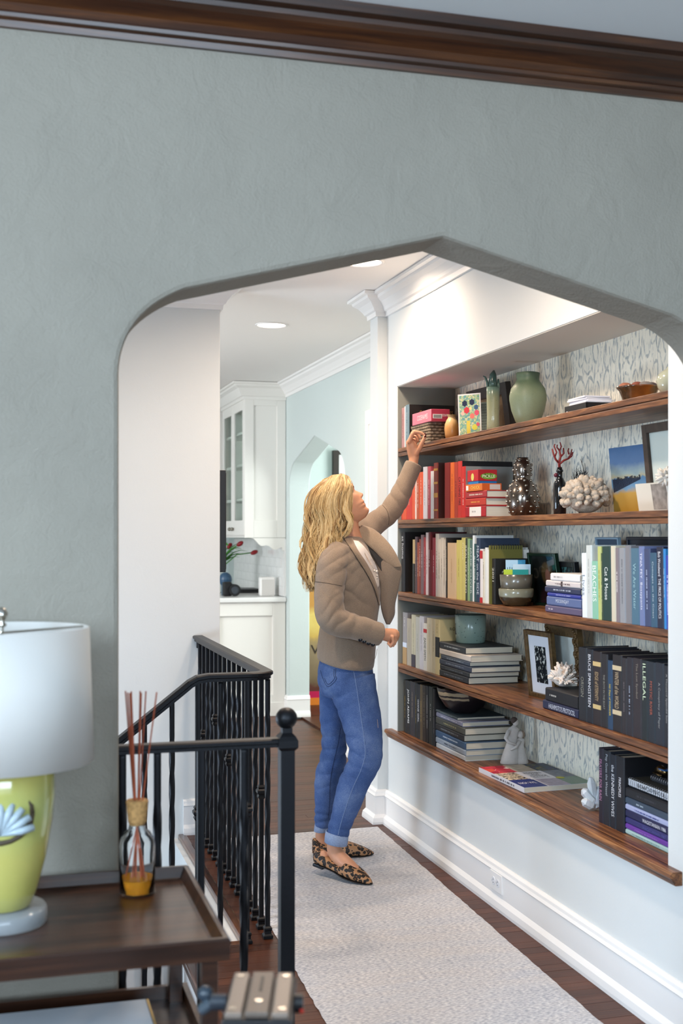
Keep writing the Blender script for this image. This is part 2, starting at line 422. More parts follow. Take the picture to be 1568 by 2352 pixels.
# --- stairs going down to the left
TREAD = wood('tread_wood', '#2a160d', '#4c2a18', '#75482a', .25, 1.0, 'y', coat=.3)
st = thing('staircase', 'dark wooden stairs with white risers going down behind the side table', 'stairs', (.3, 3.55, -.95))
for i in range(1, 6):
    x1 = .62 - (i - 1) * .25; z = -.19 * i
    MB().box(x1 - .27, x1, YF + .03, 4.224, z - .03, z).build('tread', TREAD, st, bevel=.006)
    MB().box(x1 - .004, x1 + .01, YF + .03, 4.2, z, z + .16).build('riser', TRIM, st)
MB().box(-.66, .60, 4.2285, 4.245, -.98, -.05).build('stringer', TRIM, st)

# ================================================================ iron railings
def square_ring(c, s, ang):
    return [Vector((c[0] + s * math.sqrt(2) * math.cos(ang + math.pi / 4 + k * math.pi / 2), c[1] + s * math.sqrt(2) * math.sin(ang + math.pi / 4 + k * math.pi / 2), c[2])) for k in range(4)]
HB = .925
def oct_ring(z, s, ang):
    return [Vector((s * r * math.cos(ang + a), s * r * math.sin(ang + a), z)) for k in range(4) for a, r in ((k * math.pi / 2, 1.0), (k * math.pi / 2 + math.pi / 4 - .13, 1.36), (k * math.pi / 2 + math.pi / 4 + .13, 1.36))]
def baluster_mesh(kind):
    mb = MB(); s = .0078; rings = []
    if kind == 'twist':
        for i in range(91):
            t = i / 90; k = min(max((t - .12) / .76, 0), 1)
            rings.append(oct_ring(HB * t, s, k * math.pi * 3.5))
    else:
        for z in (0, HB): rings.append(oct_ring(z, s, 0))
    mb.loft(rings)
    return mb
def mk(mb, name, m=IRON):
    me = mb.mesh(name); me.materials.append(m)
    if 'twist' in name: me.polygons.foreach_set('use_smooth', [True] * len(me.polygons))
    return me
B_T, B_P = mk(baluster_mesh('twist'), 'twisted_baluster'), mk(baluster_mesh('plain'), 'plain_baluster')
kn = MB().loft([square_ring((0, 0, z), s, 0) for s, z in ((.009, -.026), (.014, -.018), (.0105, -.010), (.017, -.002), (.017, .006), (.011, .013), (.014, .018), (.009, .026))])
KN = mk(kn, 'knuckle')
sh = MB().loft([square_ring((0, 0, z), s, 0) for s, z in ((.017, 0), (.017, .010), (.012, .016), (.012, .026), (.014, .030), (.014, .037), (.009, .042))])
SH = mk(sh, 'shoe')
def rail_sweep(mb, path, prof):
    P = [Vector(p) for p in path]; rings = []
    for i, p in enumerate(P):
        t = (P[min(i + 1, len(P) - 1)] - P[max(i - 1, 0)]).normalized()
        lat = Vector((t.y, -t.x, 0)).normalized(); up = lat.cross(t)
        rings.append([p + lat * a + up * b for a, b in prof])
    return mb.loft(rings)
RP = [(-.018, -.028), (.018, -.028), (.018, -.018), (.026, -.014), (.026, -.004), (.020, 0), (-.020, 0), (-.026, -.004), (-.026, -.014), (-.018, -.018)]
def put_baluster(parent, x, y, z0, kind, kz=.45, h=None, top=None):
    o = inst(B_T if kind == 'T' else B_P, 'baluster', parent, Vector((x, y, z0)) - ORG[parent.name])
    if h: o.scale = (1, 1, h / HB)
    inst(SH, 'shoe', o, (0, 0, 0))
    if kind == 'P': inst(KN, 'knuckle', o, (0, 0, kz * (HB / h if h else 1)))
    return o
RX, RY, RZ = .922, 4.21, .958
rl = thing('stair_railing', 'black wrought iron railing with twisted balusters running back to the wall around the stairwell', 'railing', (RX, 5.0, 0))
path = [(RX, YB - .003, RZ), (RX, RY + .07, RZ)]
for i in range(1, 7):
    a = math.pi / 2 * i / 6; path.append((RX - .07 + .07 * math.cos(a), RY + .07 - .07 * math.sin(a), RZ))
path += [(.70, RY, RZ), (.66, RY, RZ - .006), (.63, RY, RZ - .022), (.60, RY, RZ - .046), (-.2, RY, RZ - .046 - .62)]
MBr = MB(); rail_sweep(MBr, path, RP); MBr.build('handrail', IRON, rl)
MB().box(RX - .008, RX + .008, YB - .03, YB - .001, RZ - .06, RZ - .022).build('wall_bracket', IRON, rl)
pat = 'TPTTPTTPTTPTTPTT'
n = 15
for i in range(n):
    y = RY + .035 + i * (YB - .06 - RY - .035) / (n - 1)
    put_baluster(rl, RX, y, .002, pat[i], .62 if i % 2 == 0 else .5)
for i, x in enumerate((.84, .745, .665)):
    put_baluster(rl, x, RY, .002, 'PTP'[i], .47)
for i, x in enumerate((.575, .480, .385, .29)):
    k = 1 if x > .37 else 2
    z0 = -.19 * k; top = RZ - .046 - .775 * (.60 - x) - .025
    put_baluster(rl, x, RY, z0, 'TTPT'[i], .45, top - z0)

ny = 2.835
nl = thing('landing_railing', 'black iron railing in front with a ball-topped square newel post', 'railing', (.662, ny, 0))
nx = .662
MBn = MB(); rail_sweep(MBn, [(nx, ny, RZ), (ax0, ny, RZ)], [(a * .72, b * .75) for a, b in RP]); MBn.build('handrail', IRON, nl)
MB().loft([square_ring((nx, ny, z), .0175, 0) for z in (0, RZ + .005)]).build('newel_post', IRON, nl, bevel=.002)
MB().loft([square_ring((nx, ny, z), s, 0) for s, z in ((.0175, RZ - .03), (.024, RZ - .022), (.024, RZ - .006), (.019, RZ + .004), (.012, RZ + .012), (.012, RZ + .024))]).build('collar', IRON, nl)
MB().ball((nx, ny, RZ + .046), .0262, 28, 18).build('ball_finial', IRON, nl, smooth=True)
for i, (u, k) in enumerate(((560, 'T'), (461, 'P'), (361, 'T'), (281, 'T'))):
    p = ony(u, 1800, ny); put_baluster(nl, p.x, ny, .0, k, .30, RZ - .02)
# ================================================================ niche, shelves, kitchen, rug
def wallpaper():
    n = NT('wallpaper'); b = n.b; b.inputs['Roughness'].default_value = .8
    v = n.coords((1, 1, 1))
    nz = n.n('ShaderNodeTexNoise', i_Scale=9.0, i_Detail=2.0); n.l(v, nz.inputs[0])
    vm = n.n('ShaderNodeVectorMath', operation='SCALE'); vm.inputs['Scale'].default_value = .028; n.l(nz.outputs['Color'], vm.inputs[0])
    va = n.n('ShaderNodeVectorMath', operation='ADD'); n.l(v, va.inputs[0]); n.l(vm.outputs[0], va.inputs[1])
    mp = n.n('ShaderNodeMapping'); mp.inputs['Scale'].default_value = (1, 14, 6.6); n.l(va.outputs[0], mp.inputs[0])
    vo = n.n('ShaderNodeTexVoronoi', feature='F1', i_Scale=1.0, i_Randomness=.42); n.l(mp.outputs[0], vo.inputs[0])
    d = vo.outputs['Distance']
    ring = n.math('SINE', n.math('MULTIPLY', d, 23.0))
    brk = n.n('ShaderNodeTexNoise', i_Scale=3.2, i_Detail=5.0, i_Roughness=.65); n.l(mp.outputs[0], brk.inputs[0])
    cut = n.n('ShaderNodeMapRange', i_1=.40, i_2=.62); n.l(brk.outputs[0], cut.inputs[0])
    mp2 = n.n('ShaderNodeMapping'); mp2.inputs['Scale'].default_value = (1, 95, 9); n.l(va.outputs[0], mp2.inputs[0])
    st = n.n('ShaderNodeTexNoise', i_Scale=1.0, i_Detail=3.0); n.l(mp2.outputs[0], st.inputs[0])
    s1 = n.n('ShaderNodeMapRange', i_1=.18, i_2=.62); n.l(n.math('MULTIPLY', ring, cut.outputs[0]), s1.inputs[0])
    s2 = n.n('ShaderNodeMapRange', i_1=.53, i_2=.62); n.l(st.outputs[0], s2.inputs[0])
    f = n.math('MAXIMUM', n.math('MULTIPLY', s1.outputs[0], .85), n.math('MULTIPLY', s2.outputs[0], n.math('SUBTRACT', .85, cut.outputs[0])), True)
    f = n.math('MULTIPLY', f, n.math('ADD', .35, st.outputs[0]), True)
    n.l(n.mixc(f, '#f6f1df', '#8d999d'), b.inputs['Base Color'])
    return n.m
WALLP = wallpaper()
nb = struct(MB().box(NB, NB + .04, YR - .02, YL + .02, ZS[4] - .02, ZN + .02).build('wall_niche', WALLP))
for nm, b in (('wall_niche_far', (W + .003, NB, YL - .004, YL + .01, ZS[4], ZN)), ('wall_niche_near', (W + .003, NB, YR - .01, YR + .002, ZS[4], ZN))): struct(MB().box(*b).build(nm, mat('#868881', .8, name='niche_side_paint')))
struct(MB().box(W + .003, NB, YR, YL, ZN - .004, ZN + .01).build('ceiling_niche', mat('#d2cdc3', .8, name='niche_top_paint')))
# shelves: board with a grooved double front edge
for i, z in enumerate(ZS[:4]):
    sh_ = thing('bookshelf_board', 'dark oak shelf board with grooved edge, %s in the niche' % ['top one', 'second from the top', 'third from the top', 'lowest but the sill'][i], 'shelf', (2.0, (YL + YR) / 2, z), 'oak shelves in the niche')
    MB().box(1.885, NB, YR + .002, YL - .004, z - .03, z - .0005).build('board', SHELFW, sh_)
    mb = MB().box(1.873, 1.886, YR + .002, YL - .004, z - .0195, z).box(1.879, 1.886, YR + .002, YL - .004, z - .0235, z - .0195).box(1.873, 1.886, YR + .002, YL - .004, z - .040, z - .0235)
    mb.build('front_edge', SHELFW, sh_, bevel=.0015)
z = ZS[4]
sl = thing('niche_sill', 'deep dark oak sill with a rounded nosing along the bottom of the niche', 'shelf', (1.9, 4.4, z))
MB().box(W - .001, NB, YR + .002, YL - .004, z - .022, z).build('board', SHELFW, sl)
nos = [(W + .004, z), (1.838, z), (1.832, z - .006), (1.831, z - .016), (1.838, z - .022), (1.842, z - .03), (1.848, z - .04), (W + .004, z - .04)]
MB().prism(nos, (0, 3.055, 0), (1, 0, 0), (0, 0, 1), (0, 5.715 - 3.055, 0)).build('nosing', SHELFW, sl, bevel=.002)

# outlet on the baseboard
p = onx(1140, 2035, 1.85)
ot = thing('wall_outlet', 'white double power outlet set into the white baseboard under the sill', 'outlet', (1.852, p.y, .1))
zc = .1
MB().box(1.846, 1.8535, p.y - .058, p.y + .058, zc - .037, zc + .037).build('cover_plate', TRIM, ot, bevel=.0025)
for dy in (-.021, .021):
    a = MB().tube([(1.8465, p.y + dy, zc), (1.8442, p.y + dy, zc)], .0165, 20).build('socket', mat('#e4e6ea', .4), ot)
    MB().box(1.8436, 1.8443, p.y + dy - .005, p.y + dy + .003, zc - .0075, zc - .005).box(1.8436, 1.8443, p.y + dy - .005, p.y + dy + .003, zc + .005, zc + .0075).box(1.8436, 1.8443, p.y + dy + .007, p.y + dy + .010, zc - .0015, zc + .0015).build('slots', mat('#6c6e74', .6), a)['kind'] = 'stuff'

# recessed ceiling lights
DL = mat('#fff6ea', .4, emit='#ffeedd', estr=9.0, name='lamp_glow')
def downlight(x, y, lab, power=26, spot=1.0):
    t = thing('ceiling_downlight', lab, 'ceiling light', (x, y, ZC), 'recessed ceiling downlights')
    MB().lathe([(.094, 0), (.094, -.004), (.086, -.007), (.078, -.003), (.076, .012)], (x, y, ZC), 32, caps=False).build('trim_ring', TRIM, t, smooth=True)
    MB().lathe([(.0765, -.002), (.05, -.003), (.002, -.003)], (x, y, ZC), 32, caps=False).build('lens', DL, t)
    d = bpy.data.lights.new('downlight_beam', 'AREA'); d.shape = 'DISK'; d.size = .15; d.energy = power; d.color = (1.0, .785, .60); d.spread = math.radians(166)
    l = bpy.data.objects.new('downlight_beam', d); col.objects.link(l); l.parent = t; l.location = (0, 0, -.012)
    return t
p = onz(623, 746, ZC); downlight(p.x, p.y, 'round white recessed downlight shining on the ceiling near the kitchen', 9)
p = onz(834, 601, ZC); downlight(p.x, p.y, 'recessed downlight half hidden by the edge of the arch', 10)
downlight(1.12, 3.60, 'recessed downlight just behind the arch over the bookshelves', 15)
downlight(.35, 4.6, 'added unseen downlight over the stairwell, warming the stair wall', 7)  # extra lamp added out of sight to warm the upper stair wall

# rug
def rug_mat():
    n = NT('woven_rug'); b = n.b; b.inputs['Roughness'].default_value = .95; b.inputs['Specular IOR Level'].default_value = .1
    v = n.coords((1, 1, 1))
    mp = n.n('ShaderNodeMapping'); mp.inputs['Scale'].default_value = (1.4, 7, 1); n.l(v, mp.inputs[0])
    t = n.n('ShaderNodeTexNoise', i_Scale=1.0, i_Detail=4.0); n.l(mp.outputs[0], t.inputs[0])
    base = n.ramp(t.outputs[0], [(.3, '#d2d6de'), (.45, '#e4e6ea'), (.58, '#e8e6e6'), (.7, '#dadee6')])
    mp2 = n.n('ShaderNodeMapping'); mp2.inputs['Scale'].default_value = (70, 210, 1); n.l(v, mp2.inputs[0])
    t2 = n.n('ShaderNodeTexNoise', i_Scale=1.0, i_Detail=2.0); n.l(mp2.outputs[0], t2.inputs[0])
    t3 = n.n('ShaderNodeTexWave', wave_type='BANDS', bands_direction='Y', i_Scale=38.0, i_Distortion=1.2); n.l(v, t3.inputs[0])
    f = n.ramp(t2.outputs[0], [(.38, (0, 0, 0)), (.62, (1, 1, 1))])
    c = n.mixc(n.math('MULTIPLY', f, .75), n.mixc(1.0, base, '#bcbec6', 'MULTIPLY'), n.mixc(.5, base, '#f0ece6'))
    n.l(c, b.inputs['Base Color'])
    n.bump(n.math('ADD', t2.outputs[0], n.math('MULTIPLY', t3.outputs[0], .5)), .6, .004)
    return n.m
A, B_, C_, D_ = Vector((1.795, 5.71, 0)), Vector((1.685, 2.45, 0)), Vector((.89, 2.45, 0)), Vector((1.005, 5.685, 0))
nx_, ny_ = 24, 120; rv = []; rf = []
rr = random.Random(7)
for j in range(ny_ + 1):
    l = D_.lerp(C_, j / ny_); r = A.lerp(B_, j / ny_)
    l = l + Vector((rr.uniform(-.002, .002), rr.uniform(-.002, .002) if j in (0, ny_) else 0, 0)); r = r + Vector((rr.uniform(-.002, .002) , 0, 0))
    for i in range(nx_ + 1):
        p = l.lerp(r, i / nx_); e = (i in (0, nx_)) or (j in (0, ny_))
        p.z = .002 if e else .0085 + .0012 * noise.noise(p * 6); rv.append(p)
for j in range(ny_):
    for i in range(nx_):
        a = j * (nx_ + 1) + i; rf.append((a, a + nx_ + 1, a + nx_ + 2, a + 1))
o = MB().add(rv, rf).build('runner_rug', rug_mat(), loc=(1.35, 4.2, 0.001), smooth=True)
tag(o, 'long pale woven runner rug with faint grey and pink bands on the hall floor', 'rug')

# --- kitchen on the far right
MARB = mat('#e8e8e6', .2, grain=.06, gscale=4, name='marble')
bc = thing('base_cabinet', 'cream kitchen base cabinet with a recessed end panel below the marble counter', 'cabinet', (1.9, 10.2, 0))
MB().box(1.60, 2.19, 9.45, 11.6, .0, .905).build('body', CABW, bc)
mb = MB().box(1.58, 1.66, 9.43, 9.45, .03, .905).box(2.09, 2.195, 9.43, 9.45, .03, .905).box(1.66, 2.09, 9.43, 9.45, .80, .905).box(1.66, 2.09, 9.43, 9.45, .03, .17)
mb.build('end_panel_frame', CABW, bc, bevel=.003)
MB().box(1.575, 2.198, 9.418, 9.43, 0, .11).build('plinth', CABW, bc, bevel=.003)
for i in range(3): MB().box(1.585, 1.60, 9.49 + i * .7, 10.13 + i * .7, .14, .87).build('door', CABW, bc, bevel=.003)
o = MB().box(1.56, 2.198, 9.40, 11.6, .907, .947).build('marble_countertop', MARB, loc=(1.9, 10, .907), bevel=.01); tag(o, 'white marble countertop with a rounded front edge over the base cabinet', 'countertop')
o = MB().box(2.186, 2.199, 9.43, 11.6, .95, 1.41)
o = struct(o.build('wall_backsplash', MARB))
TILE = mat('#f0f0ee', .12, grain=.05, gscale=7, name='glazed_tile')
tm = MB().box(0, .004, .002, .198, .002, .074).mesh('tile'); tm.materials.append(TILE)
for r_ in range(6):
    for c_ in range(10):
        inst(tm, 'tile', o, (2.181, 9.44 + c_ * .2 + (r_ % 2) * .1, .953 + r_ * .076))
uc = thing('hanging_cabinet', 'tall cream upper kitchen cabinet with a panelled side and glass doors', 'cabinet', (2.03, 10.0, 1.42))
xu = 1.862
mb = MB().box(2.17, 2.195, 9.45, 10.42, 1.42, 2.57).box(xu + .02, 2.195, 9.45, 10.42, 2.50, 2.57).box(xu + .02, 2.195, 9.45, 10.42, 1.42, 1.45).box(xu + .02, 2.195, 10.40, 10.42, 1.42, 2.57).box(xu + .02, 2.195, 9.44, 9.46, 1.42, 2.57)
mb.build('body', CABW, uc)
mb = MB().box(xu, xu + .075, 9.43, 9.445, 1.42, 2.57).box(2.125, 2.197, 9.43, 9.445, 1.42, 2.57).box(xu + .075, 2.125, 9.43, 9.445, 2.47, 2.57).box(xu + .075, 2.125, 9.43, 9.445, 1.42, 1.56)
mb.build('side_panel_frame', CABW, uc, bevel=.003)
GL = mat('#e9f2ee', .03, trans=1.0, ior=1.05, name='cabinet_glass')
for i in range(2):
    y0 = 9.45 + i * .485; y1 = y0 + .475
    d = MB().box(xu - .002, xu + .02, y0, y0 + .06, 1.44, 2.52).box(xu - .002, xu + .02, y1 - .06, y1, 1.44, 2.52).box(xu - .002, xu + .02, y0 + .06, y1 - .06, 2.44, 2.52).box(xu - .002, xu + .02, y0 + .06, y1 - .06, 1.44, 1.56).build('door', CABW, uc, bevel=.002)
    MB().box(xu + .008, xu + .012, y0 + .06, y1 - .06, 1.56, 2.44).build('pane', GL, d)
    MB().ball((xu - .018, y0 + .42 if i == 0 else y0 + .05, 1.49), .016, 12, 8).build('knob', mat('#8a867c', .3, .9), d, smooth=True)
for zz in (1.72, 2.0, 2.26): MB().box(xu + .03, 2.17, 9.47, 10.40, zz, zz + .02).build('shelf', CABW, uc)
mb = MB(); sweep(mb, [(xu, 10.42), (xu, 9.43), (2.197, 9.43)][::-1], [(o_ * 1.2, z_) for o_, z_ in crown_prof(ZC - .004, .09, .13)]); mb.build('crown', CABW, uc)
# scalloped valance under the upper cabinet
sc = [(1.90, 1.418), (2.195, 1.418), (2.195, 1.318), (2.17, 1.318)]
for i in range(12):
    t = i / 11; sc.append((2.165 - .23 * t, 1.332 + .012 * math.cos(t * math.pi * 4) + .07 * t ** 2.2))
MB().prism(sc, (0, 9.432, 0), (1, 0, 0), (0, 0, 1), (0, .018, 0)).build('valance', CABW, uc)
tc_ = thing('pantry_cabinet', 'pale deep wall cabinet beyond the glass-door cabinet', 'cabinet', (1.9, 10.8, 1.42))
MB().box(1.815, 2.195, 10.54, 11.6, 1.42, 2.50).build('body', CABW, tc_)
for i in range(2):
    MB().box(1.80, 1.815, 10.56 + i * .52, 11.06 + i * .52, 1.45, 2.46).build('door', CABW, tc_, bevel=.004)
mb = MB(); sweep(mb, [(1.815, 11.6), (1.815, 10.54), (2.195, 10.54)][::-1], crown_prof(2.60, .07, .10)); mb.build('crown', CABW, tc_)
# things on the counter
cz = .947
p = onz(613, 1369, cz)
spk = thing('speaker', 'small white square speaker standing on the marble kitchen counter', 'speaker', (p.x, p.y, cz))
MB().box(p.x - .062, p.x + .062, p.y - .03, p.y + .05, cz, cz + .155).build('housing', mat('#f1efec', .4), spk, bevel=.014, bseg=3)
MB().box(p.x - .05, p.x + .05, p.y - .0315, p.y - .029, cz + .012, cz + .135).build('grille', mat('#d9d6d2', .8, bump=.4, bscale=400), spk, bevel=.01)
p = onz(532, 1369, cz)
ph = thing('black_camera', 'black camera with a round lens lying on the marble counter', 'camera', (p.x, p.y, cz))
BLK = mat('#131417', .4, name='black_plastic')
MB().box(p.x - .07, p.x + .0, p.y - .02, p.y + .05, cz, cz + .115).build('body', BLK, ph, bevel=.012)
MB().tube([(p.x + .015, p.y - .06, cz + .05), (p.x + .015, p.y + .03, cz + .05)], .048, 20).build('lens', BLK, ph, smooth=False)
MB().tube([(p.x + .015, p.y - .064, cz + .05), (p.x + .015, p.y - .058, cz + .05)], .03, 20).build('lens_glass', mat('#3b4048', .08), ph)
o = MB().ball((p.x - .03, p.y + .12, cz + .13), (.055, .05, .06), 16, 10).box(p.x - .06, p.x + .0, p.y + .09, p.y + .15, cz, cz + .09)
o = o.build('blue_jar', mat('#33526e', .35), loc=(p.x - .03, p.y + .12, cz), smooth=False, bevel=.006); tag(o, 'rounded dark blue jar behind the black camera on the counter', 'jar')
p = onz(572, 1362, cz)
lp = thing('laptop', 'flat closed black laptop on the counter behind the white speaker', 'laptop', (p.x, p.y, cz))
MB().box(p.x - .12, p.x + .10, p.y - .02, p.y + .30, cz, cz + .018).build('base', BLK, lp, bevel=.004)
MB().box(p.x - .12, p.x + .10, p.y - .02, p.y + .30, cz + .0185, cz + .034).build('lid', BLK, lp, bevel=.004)
p = onz(648, 1366, cz)
o = MB().lathe([(.032, 0), (.034, .01), (.034, .09), (.02, .115), (.018, .13), (.024, .14)], (p.x, p.y, cz), 20).build('glass_jar', mat('#e6e8e4', .08, trans=.6), loc=(p.x, p.y, cz), smooth=True); tag(o, 'small pale glass jar beside the white speaker on the counter', 'jar')
# tulips
p = Vector((1.805, 10.25, cz))
tv = thing('tulip_vase', 'bunch of red tulips with green leaves leaning out on the kitchen counter', 'flowers', p)
MB().lathe([(.045, 0), (.055, .02), (.05, .16), (.06, .24)], p, 20).build('vase', mat('#d9e2e0', .1, trans=.5), tv, smooth=True)
LEAF = mat('#3d7a2c', .45, grain=.3, gscale=20); RED = mat('#8c1a22', .45)
rr = random.Random(3)
for i in range(9):
    a = -.5 + i * .17 + rr.uniform(-.1, .1); L = rr.uniform(.16, .28); up = rr.uniform(.06, .2)
    pts = [p + Vector((math.cos(a * 1.4) * L * t * .9, -math.sin(a) * L * t, .24 + up * math.sin(t * 2.0))) for t in (0, .25, .5, .75, 1)]
    MB().tube(pts, [.008, .022, .024, .015, .002], 6, flat=.18).build('leaf', LEAF, tv, smooth=True)
for i, (dx, dy, dz) in enumerate(((.30, -.02, .345), (.02, -.06, .41), (.10, .06, .40), (.16, -.1, .42))):
    e = p + Vector((dx, dy, dz)); MB().tube([p + Vector((0, 0, .2)), p + Vector((dx * .5, dy * .5, .24 + (dz - .2) * .6)), e], .005, 6).build('stem', LEAF, tv)
    M_ = Vector((dx, dy, .12)).to_track_quat('Z', 'Y').to_matrix(); MB().ball(e, (.02, .02, .034), 10, 8, M=M_).build('bloom', RED, tv, smooth=True)
# black framed board on the end of the stair wall
bd = thing('black_board', 'narrow black framed board hung on the end of the pale stair wall', 'board', (1.05, 5.9, 1.26))
MB().box(1.031, 1.062, 5.845, 5.95, 1.262, 1.76).build('frame', BLK, bd, bevel=.003)
MB().box(1.062, 1.065, 5.855, 5.94, 1.275, 1.747).build('slate', mat('#23211f', .7), bd)

# --- the room beyond the far arch
p0 = ony(704, 1600, 9.95)
po = thing('framed_poster', 'tall ochre and brown poster standing on the floor beyond the far arch', 'poster', (2.75, 9.95, 0))
def poster_mat():
    n = NT('poster_print'); v = n.coords((1, 1, 1))
    t = n.n('ShaderNodeTexNoise', i_Scale=5.0, i_Detail=6.0); n.l(v, t.inputs[0])
    sp = n.n('ShaderNodeSeparateXYZ'); n.l(v, sp.inputs[0])
    h = n.math('ADD', n.math('MULTIPLY', sp.outputs[2], 1.1), n.math('MULTIPLY', n.math('SUBTRACT', t.outputs[0], .5), .5))
    n.l(n.ramp(h, [(.12, '#5a2a1c'), (.2, '#6e5a40'), (.5, '#8f7c5e'), (.62, '#c9a44e'), (.8, '#e0c66c'), (.95, '#c08a3c')]), n.b.inputs['Base Color'])
    n.b.inputs['Roughness'].default_value = .5; return n.m
MB().box(2.40, 3.1, 9.955, 9.985, .10, 1.0).build('print', poster_mat(), po)
MB().box(2.39, 3.11, 9.95, 9.99, .055, .115).build('pink_band', mat('#c2124e', .5), po)
MB().box(2.385, 3.115, 9.945, 9.992, .0, .06).build('orange_base', mat('#e07d22', .5), po)
MB().box(2.385, 2.402, 9.945, 9.992, .06, 1.02).box(3.10, 3.115, 9.945, 9.992, .06, 1.02).box(2.385, 3.115, 9.945, 9.992, 1.0, 1.02).build('frame', mat('#b98a35', .4), po)
t = MB(); text_on(t, 'OWA', (2.60, 9.953, .47), (1, 0, 0), (0, 0, 1), .35, .08); t.build('lettering', mat('#2b2018', .6), po)
p = ony(770, 1058, 9.98)
pf = thing('dark_picture_frame', 'tall dark picture frame on the pale wall seen through the far arch', 'picture frame', (p.x, 9.99, 1.8))
MB().box(p.x - .02, p.x + .028, 9.965, 10.018, 1.72, 2.165).box(p.x + .028, p.x + .40, 9.965, 10.018, 2.13, 2.165).build('frame', mat('#2d2622', .5), pf)
MB().box(p.x + .028, p.x + .40, 9.99, 10.018, 1.72, 2.13).build('mat_board', mat('#f4f6f4', .6), pf)
# ================================================================ books
PAGE = mat('#cfc6b2', .9, name='paper', grain=.12, gscale=3, stretch=(1, 1, 260))
PAGEH = mat('#d2cab8', .9, name='paper_flat', grain=.12, gscale=3, stretch=(1, 1, 400))
def cmat(c, rough=.5): return mat(c, rough, name='cover_' + c.strip('#'))
def xf(mb, M):
    mb.v = [M @ p for p in mb.v]; return mb
def ordn(i): return '%d%s' % (i, 'th' if 10 < i % 100 < 14 else {1: 'st', 2: 'nd', 3: 'rd'}.get(i % 10, 'th'))
def ucover(t, d, h, o, ax, ay, az, bt=None):   # U-shaped cover: depth along ax, thickness along ay, length along az
    bt = bt or min(.0028, t * .16); c = min(.004, t * .28)
    poly = [(d, 0), (c, 0), (0, c), (0, t - c), (c, t), (d, t), (d, t - bt), (bt, t - bt), (bt, bt), (d, bt)]
    mb = MB().prism(poly, o, ax, ay, az)
    for k in (1, 2, 3): mb.mi[2 + k] = 1
    return mb, bt
def bars(mb, c, xd, yd, L, Hh, rnd_, n=9):
    # unreadable small print: a row of little dashes
    xd, yd = Vector(xd), Vector(yd); c = Vector(c); x = -L / 2
    while x < L / 2:
        w = rnd_.uniform(.3, .8) * Hh; w = min(w, L / 2 - x)
        a = c + xd * x - yd * Hh / 2; mb.add([a, a + xd * w, a + xd * w + yd * Hh, a + yd * Hh], [(0, 1, 2, 3)])
        x += w + (rnd_.uniform(.2, .4) if rnd_.random() < .8 else 1.3) * Hh
rb = random.Random(11)
def upright(x, y0, y1, z, h, d, spine, cover, desc, title=None, tcol='#e8e4da', bands=(), lean=0.0, group=None, tsize=.62, tfrac=(.12, .88), pages=True):
    t = max(.006, y0 - y1 - .0006)
    b = thing('book', desc, 'book', (x + d / 2, (y0 + y1) / 2, z), group)
    o = Vector((x, y0 - .0003, z)); ax, ay, az = Vector((1, 0, 0)), Vector((0, -1, 0)), Vector((0, 0, 1))
    M = Matrix.Identity(4)
    if lean: M = Matrix.Translation(Vector((x, y0, z))) @ Matrix.Rotation(lean, 4, 'X') @ Matrix.Translation(-Vector((x, y0, z)))
    mb, bt = ucover(t, d, h, o, ax, ay, az * h)
    cv = xf(mb, M).build('cover', [cmat(cover or spine), cmat(spine)], b)
    pm = MB().box(x + bt * 1.2, x + d - .004, y0 - t + bt, y0 - bt, z + .003, z + h - .004)
    xf(pm, M).build('pages', PAGE, b)
    for k, (f0, f1, c) in enumerate(bands):
        bm = MB().box(x - .0003, x + .002, y0 - t * .97, y0 - t * .03, z + h * f0, z + h * f1)
        xf(bm, M).build('spine_label', cmat(c), cv)
    if title:
        tm = MB(); zc = z + h * (tfrac[0] + tfrac[1]) / 2; L = h * (tfrac[1] - tfrac[0])
        cc = Vector((x - .0006, (y0 + y1) / 2, zc))
        if title == '|': bars(tm, cc + Vector((0, 0, h * rb.uniform(-.05, .12))), -az, ay, L * rb.uniform(.35, .8), min(t * .2, .0055), rb)
        else: text_on(tm, title, cc, -az, ay, L, t * tsize, keep=False if len(title) > 6 else True)
        xf(tm, M).build('title', cmat(tcol), cv)
    return b
def row(ox, oy, k, x, z, items, where, d0=.165, lean=0.0):
    n = 0
    for it in items:
        c0, c1, vt, spine, words = it[:5]; kw = dict(it[5]) if len(it) > 5 else {}
        u0, u1, v = ox + c0 / k, ox + c1 / k, oy + vt / k
        xx = kw.pop('x', x); dd = kw.pop('d', d0 + rb.uniform(-.012, .02)); ln = kw.pop('lean', lean)
        y0, y1 = onx(u0, v, xx).y, onx(u1, v, xx).y
        n += 1
        h = onx((u0 + u1) / 2, v, xx).z - z
        lab = kw.pop('lab', '%s, %s in %s' % (words, ordn(n), where))
        upright(xx, y0, y1, z, h, dd, spine, kw.pop('cover', None), lab, group='books in ' + where, lean=ln, **kw)
K3, K2 = 1568 / 340, 1568 / 360
T = lambda s, c='#e8e4da', **k: dict(title=s, tcol=c, **k)
# top shelf, left end
row(900, 720, K3, 1.889, ZS[0], [
    (100, 129, 1000, '#b98a86', 'thin faded pink booklet', T('|', '#7a4a46')),
    (130, 139, 985, '#e9e6df', 'very thin white booklet', {}),
    (140, 176, 968, '#6f8791', 'slate-spined book with gilt-lettered black cover', T('|', '#cfd6d6', cover='#17130f', d=.235)),
], 'the top shelf row', .19)
# gilt letters on the exposed black cover
p = onx(938, 930, 1.889)
t = MB(); text_on(t, 'GAME OF THRONES', (2.03, p.y - .0012, p.z - .035), (1, 0, 0), (0, 0, 1), .17, .02, keep=False); o = t.build('cover_lettering', cmat('#b08a4a'), bpy.data.objects['book.002'])
